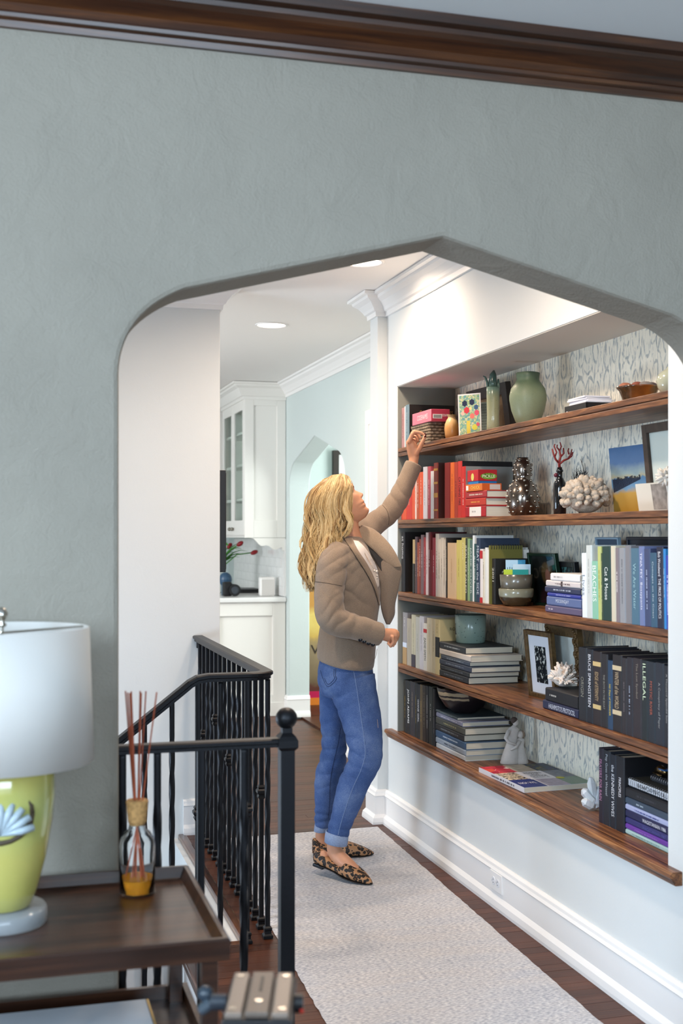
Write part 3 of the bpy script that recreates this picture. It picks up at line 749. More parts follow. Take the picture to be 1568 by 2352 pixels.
# second shelf: the red row
row(900, 1030, K3, 1.890, ZS[1], [
    (60, 105, 300, '#c23a20', 'red book half hidden by the sleeve', {}),
    (105, 150, 290, '#d4512a', 'orange-red book behind the raised arm', {}),
    (150, 210, 300, '#c8301c', 'scarlet book', T('|', '#f0c8a8')),
    (210, 240, 280, '#d9552c', 'orange book', {}),
    (240, 258, 275, '#e9d3c4', 'thin white and orange book', T('|', '#d9552c')),
    (258, 288, 270, '#b9542e', 'rust brown book', T('|', '#f4e4d4')),
    (288, 325, 250, '#d8582f', 'bright orange book', T('|', '#f4dccb')),
    (327, 365, 195, '#cfcdd2', 'white-grey book', T('|', '#8e8890', d=.2)),
    (376, 404, 190, '#b8505c', 'crimson and white slim book', T('|', '#f0e0e0')),
    (406, 437, 240, '#e6e4e8', 'short white book', {}),
    (440, 482, 153, '#7a2f26', 'large maroon book with gold bands', dict(cover='#3a1a18', d=.24, bands=((.86, .9, '#b98a3c'), (.62, .66, '#b98a3c'), (.38, .46, '#b98a3c'), (.14, .17, '#b98a3c')))),
    (555, 613, 150, '#7d1a16', 'dark red cloth book', dict(d=.2)),
    (616, 655, 148, '#d9692a', 'tall orange book', T('|', '#8a3a12')),
    (657, 695, 145, '#a83a28', 'brick red book', T('|', '#3a1410')),
    (696, 735, 135, '#c2332c', 'tall red book with black cover', T('CATCHING FIRE', '#2a1210', cover='#151417', d=.235, tsize=.55, tfrac=(.22, .72))),
    (736, 772, 190, '#c42a24', 'red book with white spine letters', T('|', '#f2e6e0', cover='#8f9490', d=.22)),
], 'the second shelf red row', .17)
# third shelf, left row
row(900, 1030, K3, 1.889, ZS[2], [
    (98, 130, 885, '#1a1618', 'wide black book with white lettering', T('at home', '#e4e0dc', cover='#151214', d=.22, tfrac=(.55, .93))),
    (216, 240, 965, '#b49a6a', 'narrow tan and black book', dict(bands=((0, .55, '#1a1714'),))),
    (241, 264, 935, '#4a3438', 'dark plum book', T('|', '#9a8488')),
    (264, 285, 995, '#8f3e26', 'short rust book', T('|', '#e4b898')),
    (285, 303, 960, '#7a3428', 'brown-red book with white type', T('|', '#ecdcd0')),
    (303, 329, 915, '#735a5c', 'dusty mauve book', T('|', '#d4c4c4')),
    (333, 354, 940, '#9a2c30', 'red book', T('|', '#dd8888')),
    (355, 381, 890, '#d9c8c6', 'white and red tall book', T('|', '#9a2c30')),
    (383, 408, 885, '#6e2228', 'maroon tall book with white type', T('|', '#f0e4e0')),
    (410, 424, 1075, '#7a1c22', 'short thin dark red book', {}),
    (425, 456, 945, '#9c2a3c', 'crimson book with white block type', T('|', '#f4e8e8')),
    (458, 485, 903, '#cfc8c0', 'tall pale pictorial book', T('|', '#8a5a40')),
    (486, 511, 960, '#d8d0c4', 'first of three off-white books', T('|', '#8a7a6a')),
    (512, 539, 945, '#ddd6ca', 'second of three off-white books', T('|', '#9a8a7a')),
    (540, 565, 962, '#d6cec2', 'third of three off-white books', T('|', '#8a7a6a')),
    (566, 584, 945, '#241e1c', 'thin black book', T('|', '#cbbfa8')),
    (585, 676, 1000, '#d9bd98', 'thick cream and peach book', T('|', '#b89468', tsize=.2)),
    (680, 731, 970, '#d9cf78', 'broad pale yellow book', T('|', '#b0a24a')),
    (733, 773, 945, '#d2c878', 'second pale yellow book', T('Create', '#f0ecc4', tfrac=(.65, .92), tsize=.45)),
    (774, 795, 950, '#3c4438', 'dark book with white capitals', T('REAL LIFE PALEO', '#eceadf')),
    (796, 818, 955, '#8aa878', 'light green book', T('|', '#e8f0e0')),
    (820, 849, 970, '#54706a', 'grey teal book', T('JAMIE OLIVER', '#d4e0da')),
    (850, 865, 920, '#e4e4e0', 'thin tall white book', {}),
    (866, 890, 1010, '#2a4a4c', 'short dark teal book', T('|', '#e0e8e4')),
    (891, 926, 950, '#2c3a50', 'navy blue book', T('MEAT on the SIDE', '#ccd4dc')),
    (929, 955, 1065, '#e0d8d4', 'white and red short book', dict(bands=((.82, .97, '#b8242c'), (0, .1, '#b8242c')))),
    (957, 980, 1090, '#d4ccb8', 'short cream book', T('|', '#7a705c')),
    (981, 1003, 1050, '#d9dad4', 'grey-white book', {}),
    (1004, 1030, 1072, '#e6e2da', 'short white book beside the olive pad', {}),
], 'the third shelf left row', .17)
# third shelf, right row (leaning a little)
row(1228, 1220, K3, 1.882, ZS[2], [
    (498, 546, 232, '#e2e8ee', 'white paperback with grey script', T('Lives', '#8894a0', tfrac=(.3, .7))),
    (547, 604, 150, '#c9cecb', 'tall pale grey book', T('|', '#a8aeac')),
    (606, 667, 318, '#86bba2', 'short mint green book', T('BEACHES', '#f0f8f2', tfrac=(.3, .92))),
    (668, 704, 163, '#b9bf74', 'yellow-green book', T('|', '#8a8a3c')),
    (705, 719, 233, '#3a4a2c', 'thin dark olive book', T('Silverstein  Runny Babbit', '#d8d49a')),
    (720, 806, 163, '#1e3a35', 'thick dark green novel with white title', T('Cat & Mouse', '#e6ece8', tsize=.4, tfrac=(.28, .72), bands=())),
    (808, 856, 158, '#cdc4ae', 'cream book', {}),
    (857, 896, 178, '#7f7478', 'taupe book with white labels', T('|', '#e8e4e4')),
    (898, 960, 178, '#8f9196', 'broad grey book', T('|', '#66686e')),
    (962, 1018, 153, '#7c7a7e', 'dark grey book with black edge', {}),
    (1022, 1104, 182, '#4a6c80', 'wide teal blue novel', T('We Are Water', '#9cc0c8', tsize=.36, tfrac=(.2, .8))),
    (1106, 1159, 162, '#6e7aa4', 'periwinkle book with two-part title', T('TINA FEY  Bossypants', '#e6e8f2', tsize=.5, tfrac=(.2, .92))),
    (1161, 1224, 187, '#3c4668', 'indigo novel', T('|', '#b0b8d0')),
    (1225, 1288, 230, '#34566e', 'short steel blue book', T('Cottages on the Coast', '#c4d4dc', tsize=.3)),
    (1292, 1364, 168, '#20233a', 'thick navy book with white serif title', T('Bob Woodward  THE PRICE OF POLITICS', '#e4e6ec', tsize=.38, tfrac=(.12, .94))),
    (1365, 1388, 188, '#2a86c8', 'thin bright blue book', T('|', '#cfe6f6')),
    (1389, 1436, 258, '#2c3aa0', 'purple-blue book at the niche edge', T('|', '#c8ccf0')),
], 'the third shelf right row', .165, lean=-.028)
# fourth shelf, left row
row(900, 1360, K3, 1.889, ZS[3], [
    (112, 155, 215, '#8f8c8e', 'grey book with a tan foot', T('|', '#eceaea', bands=((0, .33, '#a98a5e'), (.33, .42, '#c8d4e4')), tfrac=(.5, .92))),
    (157, 202, 280, '#a49c8c', 'greige cloth book', T('|', '#8a8272')),
    (204, 246, 240, '#bdb69c', 'pale olive book with a dark foot', T('|', '#7a7660', bands=((0, .24, '#3a3440'),))),
    (248, 288, 262, '#b4b2a8', 'stone grey book', T('|', '#8a8880')),
    (289, 330, 255, '#c2bec0', 'light grey book', T('|', '#8a868a')),
    (332, 365, 330, '#d9d4c8', 'short white book with red and black type', T('ZADIE SMITH', '#1c1a1a', tfrac=(.22, .7), bands=((.8, .88, '#b8242c'),))),
    (367, 420, 275, '#d4c8ac', 'thick cream book', T('|', '#b4a888')),
    (422, 455, 285, '#cbbd9c', 'slim cream book', T('|', '#8a7a5a')),
    (457, 501, 290, '#d4c290', 'cream biography with a black label', T('|', '#7a6a3a', cover='#cdb988', d=.21, bands=((.32, .68, '#1e1c1e'),), tfrac=(.72, .94))),
], 'the fourth shelf left row', .17)
p = onx(900 + 501 / K3, 1430, 1.889)
t = MB(); text_on(t, 'RON CHERNOW', (1.889 + .125, p.y - .0012, p.z - .03), (1, 0, 0), (0, 0, 1), .15, .014, keep=False)
t.build('cover_lettering', cmat('#3a3424'), [o for o in bpy.data.objects if o.get('label', '').startswith('cream biography')][0])
# fourth shelf, right row of dark novels
row(1208, 1480, K2, 1.893, ZS[3], [
    (522, 604, 32, '#23252b', 'black novel titled in grey', T('ORIGIN', '#8c8c80', tsize=.35, tfrac=(.33, .6))),
    (606, 664, 50, '#1e2028', 'black book with bold white capitals', T('BRUCE SPRINGSTEEN', '#e4e8f0', tsize=.45, tfrac=(.22, .93))),
    (666, 748, 72, '#2a2224', 'black-brown novel with gold label', T('EDGE of ETERNITY', '#b8a078', tsize=.4, tfrac=(.33, .72), bands=((.80, .86, '#c9b07a'), (.22, .28, '#c9b07a')))),
    (750, 811, 97, '#242226', 'dark book with small stamped title', T('THE BOYS IN THE BOAT', '#94948c', tsize=.28, tfrac=(.25, .72))),
    (813, 860, 162, '#26405c', 'slim blue book with yellow script', T('365 Days of WONDER', '#e8cf4a', tsize=.42, tfrac=(.2, .66))),
    (862, 954, 107, '#241f22', 'thick black novel with tan capitals', T('WINTER of the WORLD', '#bca888', tsize=.42, tfrac=(.3, .78), bands=((.80, .86, '#c9b896'), (.22, .28, '#c9b896')))),
    (956, 1004, 137, '#2a2529', 'thin charcoal book', T('|', '#6c6668')),
    (1006, 1064, 132, '#262229', 'charcoal book with silver-blue marks', T('|', '#a8b4c8')),
    (1066, 1150, 142, '#2c2428', 'brown-black history book', T('The Lost Symbol', '#8c8478', tsize=.3, tfrac=(.5, .94))),
    (1154, 1213, 162, '#1c2326', 'black book with pale green capitals', T('ILLEGAL', '#d4e4c4', tsize=.5, tfrac=(.5, .96))),
    (1215, 1286, 177, '#20262e', 'dark slate book with red lettering', T('MYSTIC RIVER', '#b05a44', tsize=.32, tfrac=(.34, .76))),
    (1290, 1372, 187, '#222630', 'blue-black novel with italic title', T('A Conspiracy of Paper', '#9a9c9c', tsize=.3, tfrac=(.2, .76))),
    (1376, 1434, 217, '#1c1e26', 'black book at the niche edge', T('A Thousand Splendid Suns', '#a8a8a4', tsize=.3, tfrac=(.3, .9))),
], 'the fourth shelf dark row', .18, lean=-.006)
# sill, left row of black books
row(900, 1540, K3, 1.895, ZS[4], [
    (125, 150, 100, '#1c1812', 'black and gold book', T('|', '#9a7c2c')),
    (151, 190, 108, '#141416', 'black biography with bold white name', T('JOHN ADAMS', '#f0f0f0', tsize=.55, tfrac=(.2, .84))),
    (192, 237, 118, '#2a262c', 'dark plum grey book', T('|', '#a89888')),
    (239, 264, 132, '#181614', 'thin black and gold book', T('|', '#a08a4c')),
    (266, 291, 145, '#16171c', 'black thriller with white capitals', T('GONE GIRL', '#e8e8ec', tsize=.55, tfrac=(.3, .72))),
    (293, 320, 150, '#5a4a30', 'bronze patterned book', T('|', '#c0a468')),
    (322, 357, 158, '#2a211c', 'dark brown book', T('|', '#8c7c5c')),
    (359, 384, 165, '#1a1a1e', 'thin black book with white type', T('|', '#d4d4d4')),
    (387, 430, 172, '#2c3232', 'grey-green dark book', T('|', '#d8dcd8')),
    (432, 452, 195, '#1c1c20', 'last thin black book', T('|', '#8c8c90')),
], 'the sill left row', .17)
# sill, right row
row(1208, 1700, K2, 1.929, ZS[4], [
    (722, 768, 78, '#25202c', 'narrow black novel with pink lettering', T('PRAYERS FOR RAIN', '#c48cb0', tsize=.5, tfrac=(.3, .85))),
    (770, 835, 105, '#23262e', 'charcoal novel with pale title', T('Pop Goes the Weasel', '#b4bcc4', tsize=.42, tfrac=(.4, .95))),
    (841, 893, 145, '#1e222c', 'navy-black book with white title', T('the KENNEDY WIVES', '#e4e8ee', tsize=.55, tfrac=(.16, .86))),
    (897, 976, 165, '#1c1c22', 'thick black book with white title', T('PRINCIPLES', '#f0f0f4', tsize=.3, tfrac=(.46, .72), cover='#141418', d=.2)),
], 'the sill right row', .19)

# ---------------------------------------------------------------- lying books
def lying(x, y0, y1, z0, z1, d, spine, cover, desc, title=None, tcol='#ddd', group=None, tsize=.5, tfrac=(.1, .9), patch=None, page=None):
    t = z1 - z0 - .0004; L = y0 - y1
    b = thing('book', desc, 'book', (x + d / 2, (y0 + y1) / 2, z0), group)
    mb, bt = ucover(t, d, L, (x, y0, z0), Vector((1, 0, 0)), Vector((0, 0, 1)), Vector((0, -1, 0)) * L)
    cv = mb.build('cover', [cmat(cover or spine), cmat(spine)], b)
    MB().box(x + bt * 1.2, x + d - .004, y1 + .003, y0 - .003, z0 + bt, z0 + t - bt).build('pages', page or PAGEH, b)
    if patch: MB().box(x - .0004, x + .002, y0 - L * patch[1], y0 - L * patch[0], z0 + t * .08, z0 + t * .92).build('spine_label', cmat(patch[2]), cv)
    if title:
        tm = MB(); f = (tfrac[0] + tfrac[1]) / 2; cc = (x - .0008, y0 - L * f, (z0 + z1) / 2)
        if title == '|': bars(tm, cc, (0, -1, 0), (0, 0, 1), L * (tfrac[1] - tfrac[0]) * rb.uniform(.5, .9), min(t * .22, .006), rb)
        else: text_on(tm, title, cc, (0, -1, 0), (0, 0, 1), L * (tfrac[1] - tfrac[0]), t * tsize, keep=False)
        tm.build('title', cmat(tcol), cv)
    return b
def stack(ox, oy, k, x, z, items, where, d=.17, ymin=None):
    zz = z; n = len(items)
    for i, it in enumerate(items):
        c0, c1, vt, spine, words = it[:5]; kw = dict(it[5]) if len(it) > 5 else {}
        y0, y1 = onx(ox + c0 / k, oy, x).y, onx(ox + c1 / k, oy, x).y
        y0 -= .004
        if ymin: y1 = max(y1, ymin)
        z1 = onx(ox + c1 / k, oy + vt / k, x).z
        z1 = max(z1, zz + .008); dd = kw.pop('d', d)
        pos = ordn(n - i) + ' from the top' if i else 'at the bottom'
        if i == n - 1: pos = 'on top'
        lying(x, y0, y1, zz, z1, dd, spine, kw.pop('cover', None), '%s, %s of %s' % (words, pos, where), group='books in ' + where, **kw)
        zz = z1
    return zz
zB = stack(900, 1030, K3, 1.890, ZS[1], [
    (776, 990, 602, '#a8202a', 'thick red book with a white label', dict(patch=(.2, .78, '#e6e2da'), title='|', tcol='#8a8480', tfrac=(.28, .6), d=.2)),
    (776, 990, 518, '#b8382c', 'red book with orange lettering', dict(title='|', tcol='#e8a050', d=.205)),
    (776, 1000, 440, '#a43236', 'red and cream book', dict(title='|', tcol='#e6d2c0', d=.2)),
], 'the second shelf red stack')
stack(900, 1360, K3, 1.889, ZS[3], [
    (500, 806, 905, '#20242a', 'black leather-look volume', dict(title='|', tcol='#6c7480', d=.23)),
    (505, 816, 852, '#23272c', 'second black leather-look volume', dict(title='|', tcol='#6c7480', d=.23)),
    (500, 838, 795, '#343c4c', 'dark blue volume', dict(title='|', tcol='#8894a4', d=.225)),
    (515, 820, 740, '#3c4654', 'steel blue volume', dict(title='|', tcol='#a4b0bc', d=.23)),
    (500, 833, 676, '#c9bfb4', 'off-white book', dict(d=.235)),
    (500, 775, 585, '#2a2e34', 'charcoal hardback', dict(title='|', tcol='#b4bcc0', d=.22, tsize=.3)),
], 'the speckled mug stack')
stack(900, 1540, K3, 1.895, ZS[4], [
    (465, 772, 905, '#c4c8c8', 'pale grey thin book', dict(d=.19)),
    (460, 780, 845, '#98a4b0', 'misty blue-grey book', dict(title='|', tcol='#4c5864', d=.2)),
    (460, 780, 765, '#3a5878', 'blue book with white edge', dict(title='|', tcol='#c8d4e0', d=.2)),
    (460, 760, 685, '#26282c', 'black book with faint print', dict(title='|', tcol='#84888c', d=.21)),
    (462, 770, 612, '#4c4e48', 'olive grey book', dict(title='|', tcol='#b0aa7c', d=.21)),
    (465, 742, 548, '#8488a0', 'lavender grey book', dict(title='|', tcol='#e0e0ea', d=.22)),
    (460, 690, 500, '#3c4c54', 'dark teal hardback', dict(title='|', tcol='#9cacb0', d=.225)),
], 'the striped bowl stack')
stack(1228, 1220, K3, 1.890, ZS[2], [
    (105, 494, 826, '#5c5470', 'thick purple-grey cloth book', dict(title='|', tcol='#c4bcc8', tfrac=(.04, .28))),
    (120, 490, 724, '#5a6a94', 'slate blue novel', dict(title='MOCKINGJAY', tcol='#d0d8e8', tfrac=(.28, .66))),
    (126, 485, 682, '#2c3a90', 'slim royal blue book', dict(title='|', tcol='#b0b8e4')),
    (102, 480, 612, '#2c3450', 'navy book with white ornaments', dict(title='|', tcol='#c4ccdc')),
    (112, 479, 545, '#cfc6c4', 'cream book with an oval emblem', dict(title='|', tcol='#6c5c5c', patch=(.45, .5, '#3a3030'))),
    (160, 476, 462, '#e4e2e0', 'white rounded-spine book', dict(title='|', tcol='#b0acac', tfrac=(.1, .45))),
], 'the third shelf blue stack', .155)
stack(1208, 1480, K2, 1.893, ZS[3], [
    (162, 519, 655, '#262c48', 'navy paperback with white capitals', dict(title="HASHIMOTO'S PROTOCOL", tcol='#d4dcec', tsize=.55, tfrac=(.18, .92))),
    (187, 517, 518, '#1e1e22', 'black hardback under the white coral', dict(title='|', tcol='#b8b8b4', tfrac=(.1, .4), tsize=.6)),
], 'the fourth shelf pair', .155)
zE = stack(1208, 1700, K2, 1.935, ZS[4], [
    (968, 1436, 1090, '#a8c4c0', 'pale mint book', dict(title='|', tcol='#6c9894')),
    (978, 1436, 1030, '#6a3c9c', 'bright purple book', dict(title='|', tcol='#9a74c4')),
    (987, 1436, 962, '#33346c', 'indigo yearbook', dict(title='WAGISTANIAN 1987', tcol='#5c5ea4', tfrac=(.4, .92))),
    (987, 1436, 884, '#23264c', 'navy yearbook with white title', dict(title='WAGISTANIAN 1986', tcol='#e8eaf4', tfrac=(.4, .92))),
    (982, 1436, 822, '#a8b0d4', 'blue and white floral book', dict(title='|', tcol='#2c3484', tfrac=(.02, .98), tsize=.9)),
    (980, 1436, 748, '#3a4a5c', 'slate blue book', dict(title='|', tcol='#b8c8d4', tfrac=(.2, .5))),
    (977, 1436, 642, '#1e1f24', 'thick black book', dict(title='|', tcol='#44464c')),
], 'the sill yearbook stack', .18, YR + .004)
# ================================================================ things on the shelves
def Zd(x, y): return SN * x + CS * y
def pos(u, x, z): p = onx(u, 1228, x); return Vector((x, p.y, z))
def m_at(p): return Zd(p.x, p.y) / F            # metres per pixel there
def hz(u, v, x): return onx(u, v, x).z
def oriented(mb, o, yaw=0.0, tilt=0.0):         # local (h right, n out, up) -> world; h runs left to right as seen
    M = Matrix.Translation(Vector(o)) @ Matrix.Rotation(yaw, 4, 'Z') @ Matrix(((0, -1, 0, 0), (-1, 0, 0, 0), (0, 0, 1, 0), (0, 0, 0, 1))) @ Matrix.Rotation(tilt, 4, 'X')
    # local x=h, local y=n(out), local z=up ; reflection-free: h->-y, n->-x, up->z has det +1 after flip of h sign below
    mb.v = [M @ Vector((p.x, p.y, p.z)) for p in mb.v]
    mb.f = [f[::-1] for f in mb.f]; return mb
def ring4(w, h, b, t0, t1):
    return MB().box(0, b, t0, t1, 0, h).box(w - b, w, t0, t1, 0, h).box(b, w - b, t0, t1, 0, b).box(b, w - b, t0, t1, h - b, h)
def picture(name, label, cat, o, w, h, b, fm, im, yaw=0., tilt=-.12, depth=.018, mat_in=None, matw=.0, group=None, glass=False):
    t = thing(name, label, cat, o, group)
    oriented(ring4(w, h, b, 0, depth), o, yaw, tilt).build('frame', fm, t, bevel=.0015)
    oriented(MB().box(b * .8, w - b * .8, .001, depth * .5, b * .8, h - b * .8), o, yaw, tilt).build('mat_board' if mat_in else 'picture', im if not mat_in else mat_in, t)
    if mat_in:
        oriented(MB().box(b + matw, w - b - matw, depth * .5, depth * .5 + .001, b + matw, h - b - matw), o, yaw, tilt).build('picture', im, t)
    return t
def lathe_thing(name, label, cat, p, prof, m, seg=32, wob=None, group=None):
    o = MB().lathe(prof, p, seg, wob=wob).build(name, m, loc=p, smooth=True); return tag(o, label, cat, group)
def glaze(name, stops, axis=2, lo=0., hi=.2, rough=.25, speck=None, noise_amt=.25, coat=.3):
    n = NT(name); v = n.coords(); sp = n.n('ShaderNodeSeparateXYZ'); n.l(v, sp.inputs[0])
    t = n.n('ShaderNodeTexNoise', i_Scale=18.0, i_Detail=5.0); n.l(v, t.inputs[0])
    mr = n.n('ShaderNodeMapRange', i_1=lo, i_2=hi); n.l(sp.outputs[axis], mr.inputs[0])
    f = n.math('ADD', mr.outputs[0], n.math('MULTIPLY', n.math('SUBTRACT', t.outputs[0], .5), noise_amt))
    c = n.ramp(f, stops)
    if speck:
        vo = n.n('ShaderNodeTexVoronoi', i_Scale=speck[1]); n.l(v, vo.inputs[0])
        c = n.mixc(n.math('LESS_THAN', vo.outputs['Distance'], speck[2]), c, speck[0])
    n.l(c, n.b.inputs['Base Color']); n.b.inputs['Roughness'].default_value = rough; n.b.inputs['Coat Weight'].default_value = coat
    return n.m
def color_patches(name, cols, scale=30.0, stretch=(1, 1, 1)):
    n = NT(name); v = n.coords(stretch); vo = n.n('ShaderNodeTexVoronoi', i_Scale=scale); n.l(v, vo.inputs[0])
    w = n.n('ShaderNodeTexWhiteNoise'); n.l(vo.outputs['Position'], w.inputs[0])
    n.l(n.ramp(w.outputs[0], [(i / len(cols), c) for i, c in enumerate(cols)], 'CONSTANT'), n.b.inputs['Base Color']); n.b.inputs['Roughness'].default_value = .5
    return n.m
zA, zB2, zC2, zD, zEs = ZS
# ---- top shelf
x = 1.892; y0, y1 = onx(945, 1000, x).y, onx(985, 1000, x).y; xr = ony(1021, 1000, y1).x; zt = hz(985, 969, x)
bk = thing('wicker_basket', 'small dark woven wicker basket on the top shelf by the raised hand', 'basket', ((x + xr) / 2, (y0 + y1) / 2, zA))
WICK = mat('#8a7a66', .7, grain=.4, gscale=60, name='wicker'); WICKD = mat('#4a3826', .8, name='wicker_dark')
MB().box(x + .003, xr - .003, y1 + .003, y0 - .003, zA, zt - .004).build('core', WICKD, bk)
nr = 7
for r_ in range(nr):
    zc = zA + (r_ + .5) * (zt - zA) / nr; pts = []
    per = [(x, y0), (x, y1), (xr, y1), (xr, y0)]
    for e in range(4):
        a, b = Vector(per[e]), Vector(per[(e + 1) % 4]); L = (b - a).length; n = max(4, int(L / .011)); nv = Vector(((b - a).y, -(b - a).x)).normalized()
        for i in range(n): q = a.lerp(b, (i + .5) / n) - nv * (.0022 * (1 if (i + r_) % 2 else -1)); pts.append((q.x, q.y, zc))
    rings = []
    m_ = MB(); rr_ = (zt - zA) / nr * .5
    N = len(pts); P = [Vector(p) for p in pts]
    rings = []
    for i in range(N + 1):
        p = P[i % N]; tg = (P[(i + 1) % N] - P[(i - 1) % N]).normalized(); bn = Vector((tg.y, -tg.x, 0))
        rings.append([p + bn * .0028 + UP * rr_ * .7, p - bn * .0028 + UP * rr_ * .7, p - bn * .0028 - UP * rr_ * .7, p + bn * .0028 - UP * rr_ * .7])
    m_.loft(rings, True, False).build('woven_strand', WICK, bk)
# boxed game on the basket
def game_box(name, label, ox, oy, k, x, c0, cc, cr, vt, z, m_left, m_right, texts=(), bottom=None):
    y0 = onx(ox + c0 / k, oy, x).y; y1 = onx(ox + cc / k, oy, x).y; xr = ony(ox + cr / k, oy, y1).x; zt = hz(ox + cc / k, oy + vt / k, x)
    t = thing(name, label, 'game box', ((x + xr) / 2, (y0 + y1) / 2, z))
    b = MB().box(x, xr, y1, y0, z, zt, 0); b.mi[2] = 1
    bo = b.build('box', [m_left, m_right], t, bevel=.0012)
    zm = (z + zt) / 2; hh = zt - z
    for s, face, f, hgt, cc_ in texts:
        tm = MB()
        if face == 'L': text_on(tm, s, (x - .0006, y0 + (y1 - y0) * f, zm), (0, -1, 0), (0, 0, 1), (y0 - y1) * .55, hh * hgt, keep=False)
        else: text_on(tm, s, (x + (xr - x) * f, y1 - .0006, zm), (1, 0, 0), (0, 0, 1), (xr - x) * .45, hh * hgt, keep=False)
        tm.build('lettering', cmat(cc_), bo)
    return t, (x, xr, y0, y1, z, zt)
PINK = glaze('pink_orange_print', [(0, '#d8643c'), (.55, '#c83a5c'), (1, '#b82a5a')], 2, -.02, .06, .35, noise_amt=.1)
zg = hz(990, 968, 1.898)
g, (gx, gxr, gy0, gy1, gz, gzt) = game_box('board_game_box', 'pink and orange card game box lying on the wicker basket', 900, 720, K3, 1.885, 215, 415, 612, 1010, zt, mat('#d8788a', .4), mat('#b83a52', .4), [('CODENAMES', 'L', .55, .42, '#f6e4e8'), ('CODENAMES', 'R', .72, .22, '#fbeef0')])
bm = MB().box(gx + .008, gx + .052, gy1 - .0012, gy1, gz + .012, gz + .032); lb = bm.build('barcode_label', mat('#ece8e4', .5), g)
bm = MB()
for i in range(14): bm.box(gx + .012 + i * .0026, gx + .0132 + i * .0026, gy1 - .0016, gy1 - .0012, gz + .015, gz + .029)
bm.build('barcode', mat('#2a2a2a', .5), lb)
p = pos(1037, 1.955, zA); k = m_at(p)
lathe_thing('tan_vase', 'small rounded tan stoneware vase between the basket and the flower card', 'vase', p,
            [(10 * k, 0), (13 * k, 1 * k), (16 * k, 16 * k), (17 * k, 28 * k), (16 * k, 38 * k), (12 * k, 48 * k), (8.5 * k, 53 * k), (8.5 * k, 57 * k), (11 * k, 60 * k), (9 * k, 60 * k), (7 * k, 56 * k)], glaze('tan_glaze', [(0, '#b07a42'), (.5, '#c9975a'), (.85, '#d8bc8c'), (1, '#8a7040')], 2, 0, .12, .35))
# flower card: white bordered card with a painted vase of flowers, grey card behind it
cp = pos(1054, 1.915, zA); k = m_at(cp); cw, ch = .115, hz(1075, 903, 1.93) - zA
fc = thing('flower_card', 'white-edged greeting card painted with bright flowers on the top shelf', 'card', cp)
yw = .62
oriented(MB().box(0, cw, 0, .0015, 0, ch), cp, yw, -.05).build('card', mat('#eeeae4', .6), fc)
oriented(MB().box(.006, cw - .006, .0016, .002, .006, ch - .006), cp, yw, -.05).build('painting', color_patches('flower_ground', ['#9cb884', '#b8c8a0', '#78a8a0', '#d8d0a0', '#6aa0a0', '#98b890'], 150), fc)
rr = random.Random(9)
fl_ = [(.3, .78, '#1e2a48', .012), (.62, .80, '#1e2a48', .012), (.38, .62, '#d83a44', .013), (.62, .48, '#e87a6a', .011), (.82, .55, '#e0506a', .011), (.8, .68, '#3a5a80', .01), (.72, .22, '#d8d04a', .012), (.86, .28, '#d85a6a', .008), (.2, .55, '#e8c0a8', .008), (.55, .66, '#e8d890', .007)]
for a, b, c, r_ in fl_:
    m_ = MB(); n = 12; cpt = Vector((a * cw, .0022, b * ch)); m_.add([cpt + Vector((r_ * math.cos(i * 2 * math.pi / n) * (1 + .2 * (i % 2)), 0, r_ * math.sin(i * 2 * math.pi / n) * (1 + .2 * (i % 2)))) for i in range(n)], [tuple(range(n))[::-1]])
    oriented(m_, cp, yw, -.05).build('painted_bloom', mat(c, .6), fc)
oriented(MB().box(.035 * 1.2, .06, .0021, .0023, .008, .07), cp, yw, -.05).build('painted_vase', mat('#e0c850', .6), fc)
cp2 = pos(1080, 1.99, zA)
gc = thing('grey_card', 'grey green printed card standing behind the flower card', 'card', cp2)
oriented(MB().box(0, .125, 0, .0015, 0, .155), cp2, .55, -.06).build('card', mat('#7d8f8c', .6), gc)
m_ = MB()
for i in range(11): bars(m_, (.075, .0018, .145 - i * .012), (1, 0, 0), (0, 0, 1), .08, .003, rb)
oriented(m_, cp2, .55, -.06).build('printed_lines', mat('#4c5c5c', .6), gc)
# dark frame behind the green vase
fp = pos(1095, 2.10, zA)
picture('dark_picture_frame', 'black-brown wooden frame leaning behind the tall green vase', 'picture frame', fp, .40, .235, .05, mat('#231d1c', .45), mat('#8a7458', .6, grain=.3, gscale=12), 0.05, -.13, .025)
# tall green vase, three horns
p = pos(1132, 1.965, zA); k = m_at(p)
GV = glaze('green_vase_glaze', [(0, '#a8a886'), (.45, '#9c9c78'), (.62, '#6c8474'), (.75, '#2c4a48'), (1, '#243c3a')], 2, 0, .29, .2, ('#3c4a30', 120, .1))
tv2 = thing('horned_vase', 'tall narrow green glazed vase with horn-like tips on the top shelf', 'vase', p)
MB().lathe([(13 * k, 0), (14.5 * k, 2 * k), (14 * k, 40 * k), (15 * k, 80 * k), (15 * k, 104 * k), (13.5 * k, 106 * k), (13 * k, 80 * k)], p, 28, caps=False).build('body', GV, tv2, smooth=True)
q = p + Vector((0, 0, 104 * k))
MB().tube([q + RT * -1 * k - UP * 10 * k, q + RT * -1 * k + UP * 12 * k, q + RT * 0 * k + UP * 30 * k, q + RT * 2 * k + UP * 40 * k], [9 * k, 10 * k, 8 * k, 2 * k], 12).build('horn', GV, tv2, smooth=True)
MB().tube([q + RT * -12 * k - UP * 6 * k, q + RT * -14 * k + UP * 14 * k, q + RT * -18 * k + UP * 24 * k, q + RT * -23 * k + UP * 27 * k], [3 * k, 3 * k, 2.4 * k, 1 * k], 8).build('horn', GV, tv2, smooth=True)
MB().tube([q + RT * 11 * k - UP * 22 * k, q + RT * 12 * k + UP * 6 * k, q + RT * 12 * k + UP * 20 * k], [3 * k, 4 * k, 2 * k], 8).build('horn', GV, tv2, smooth=True)
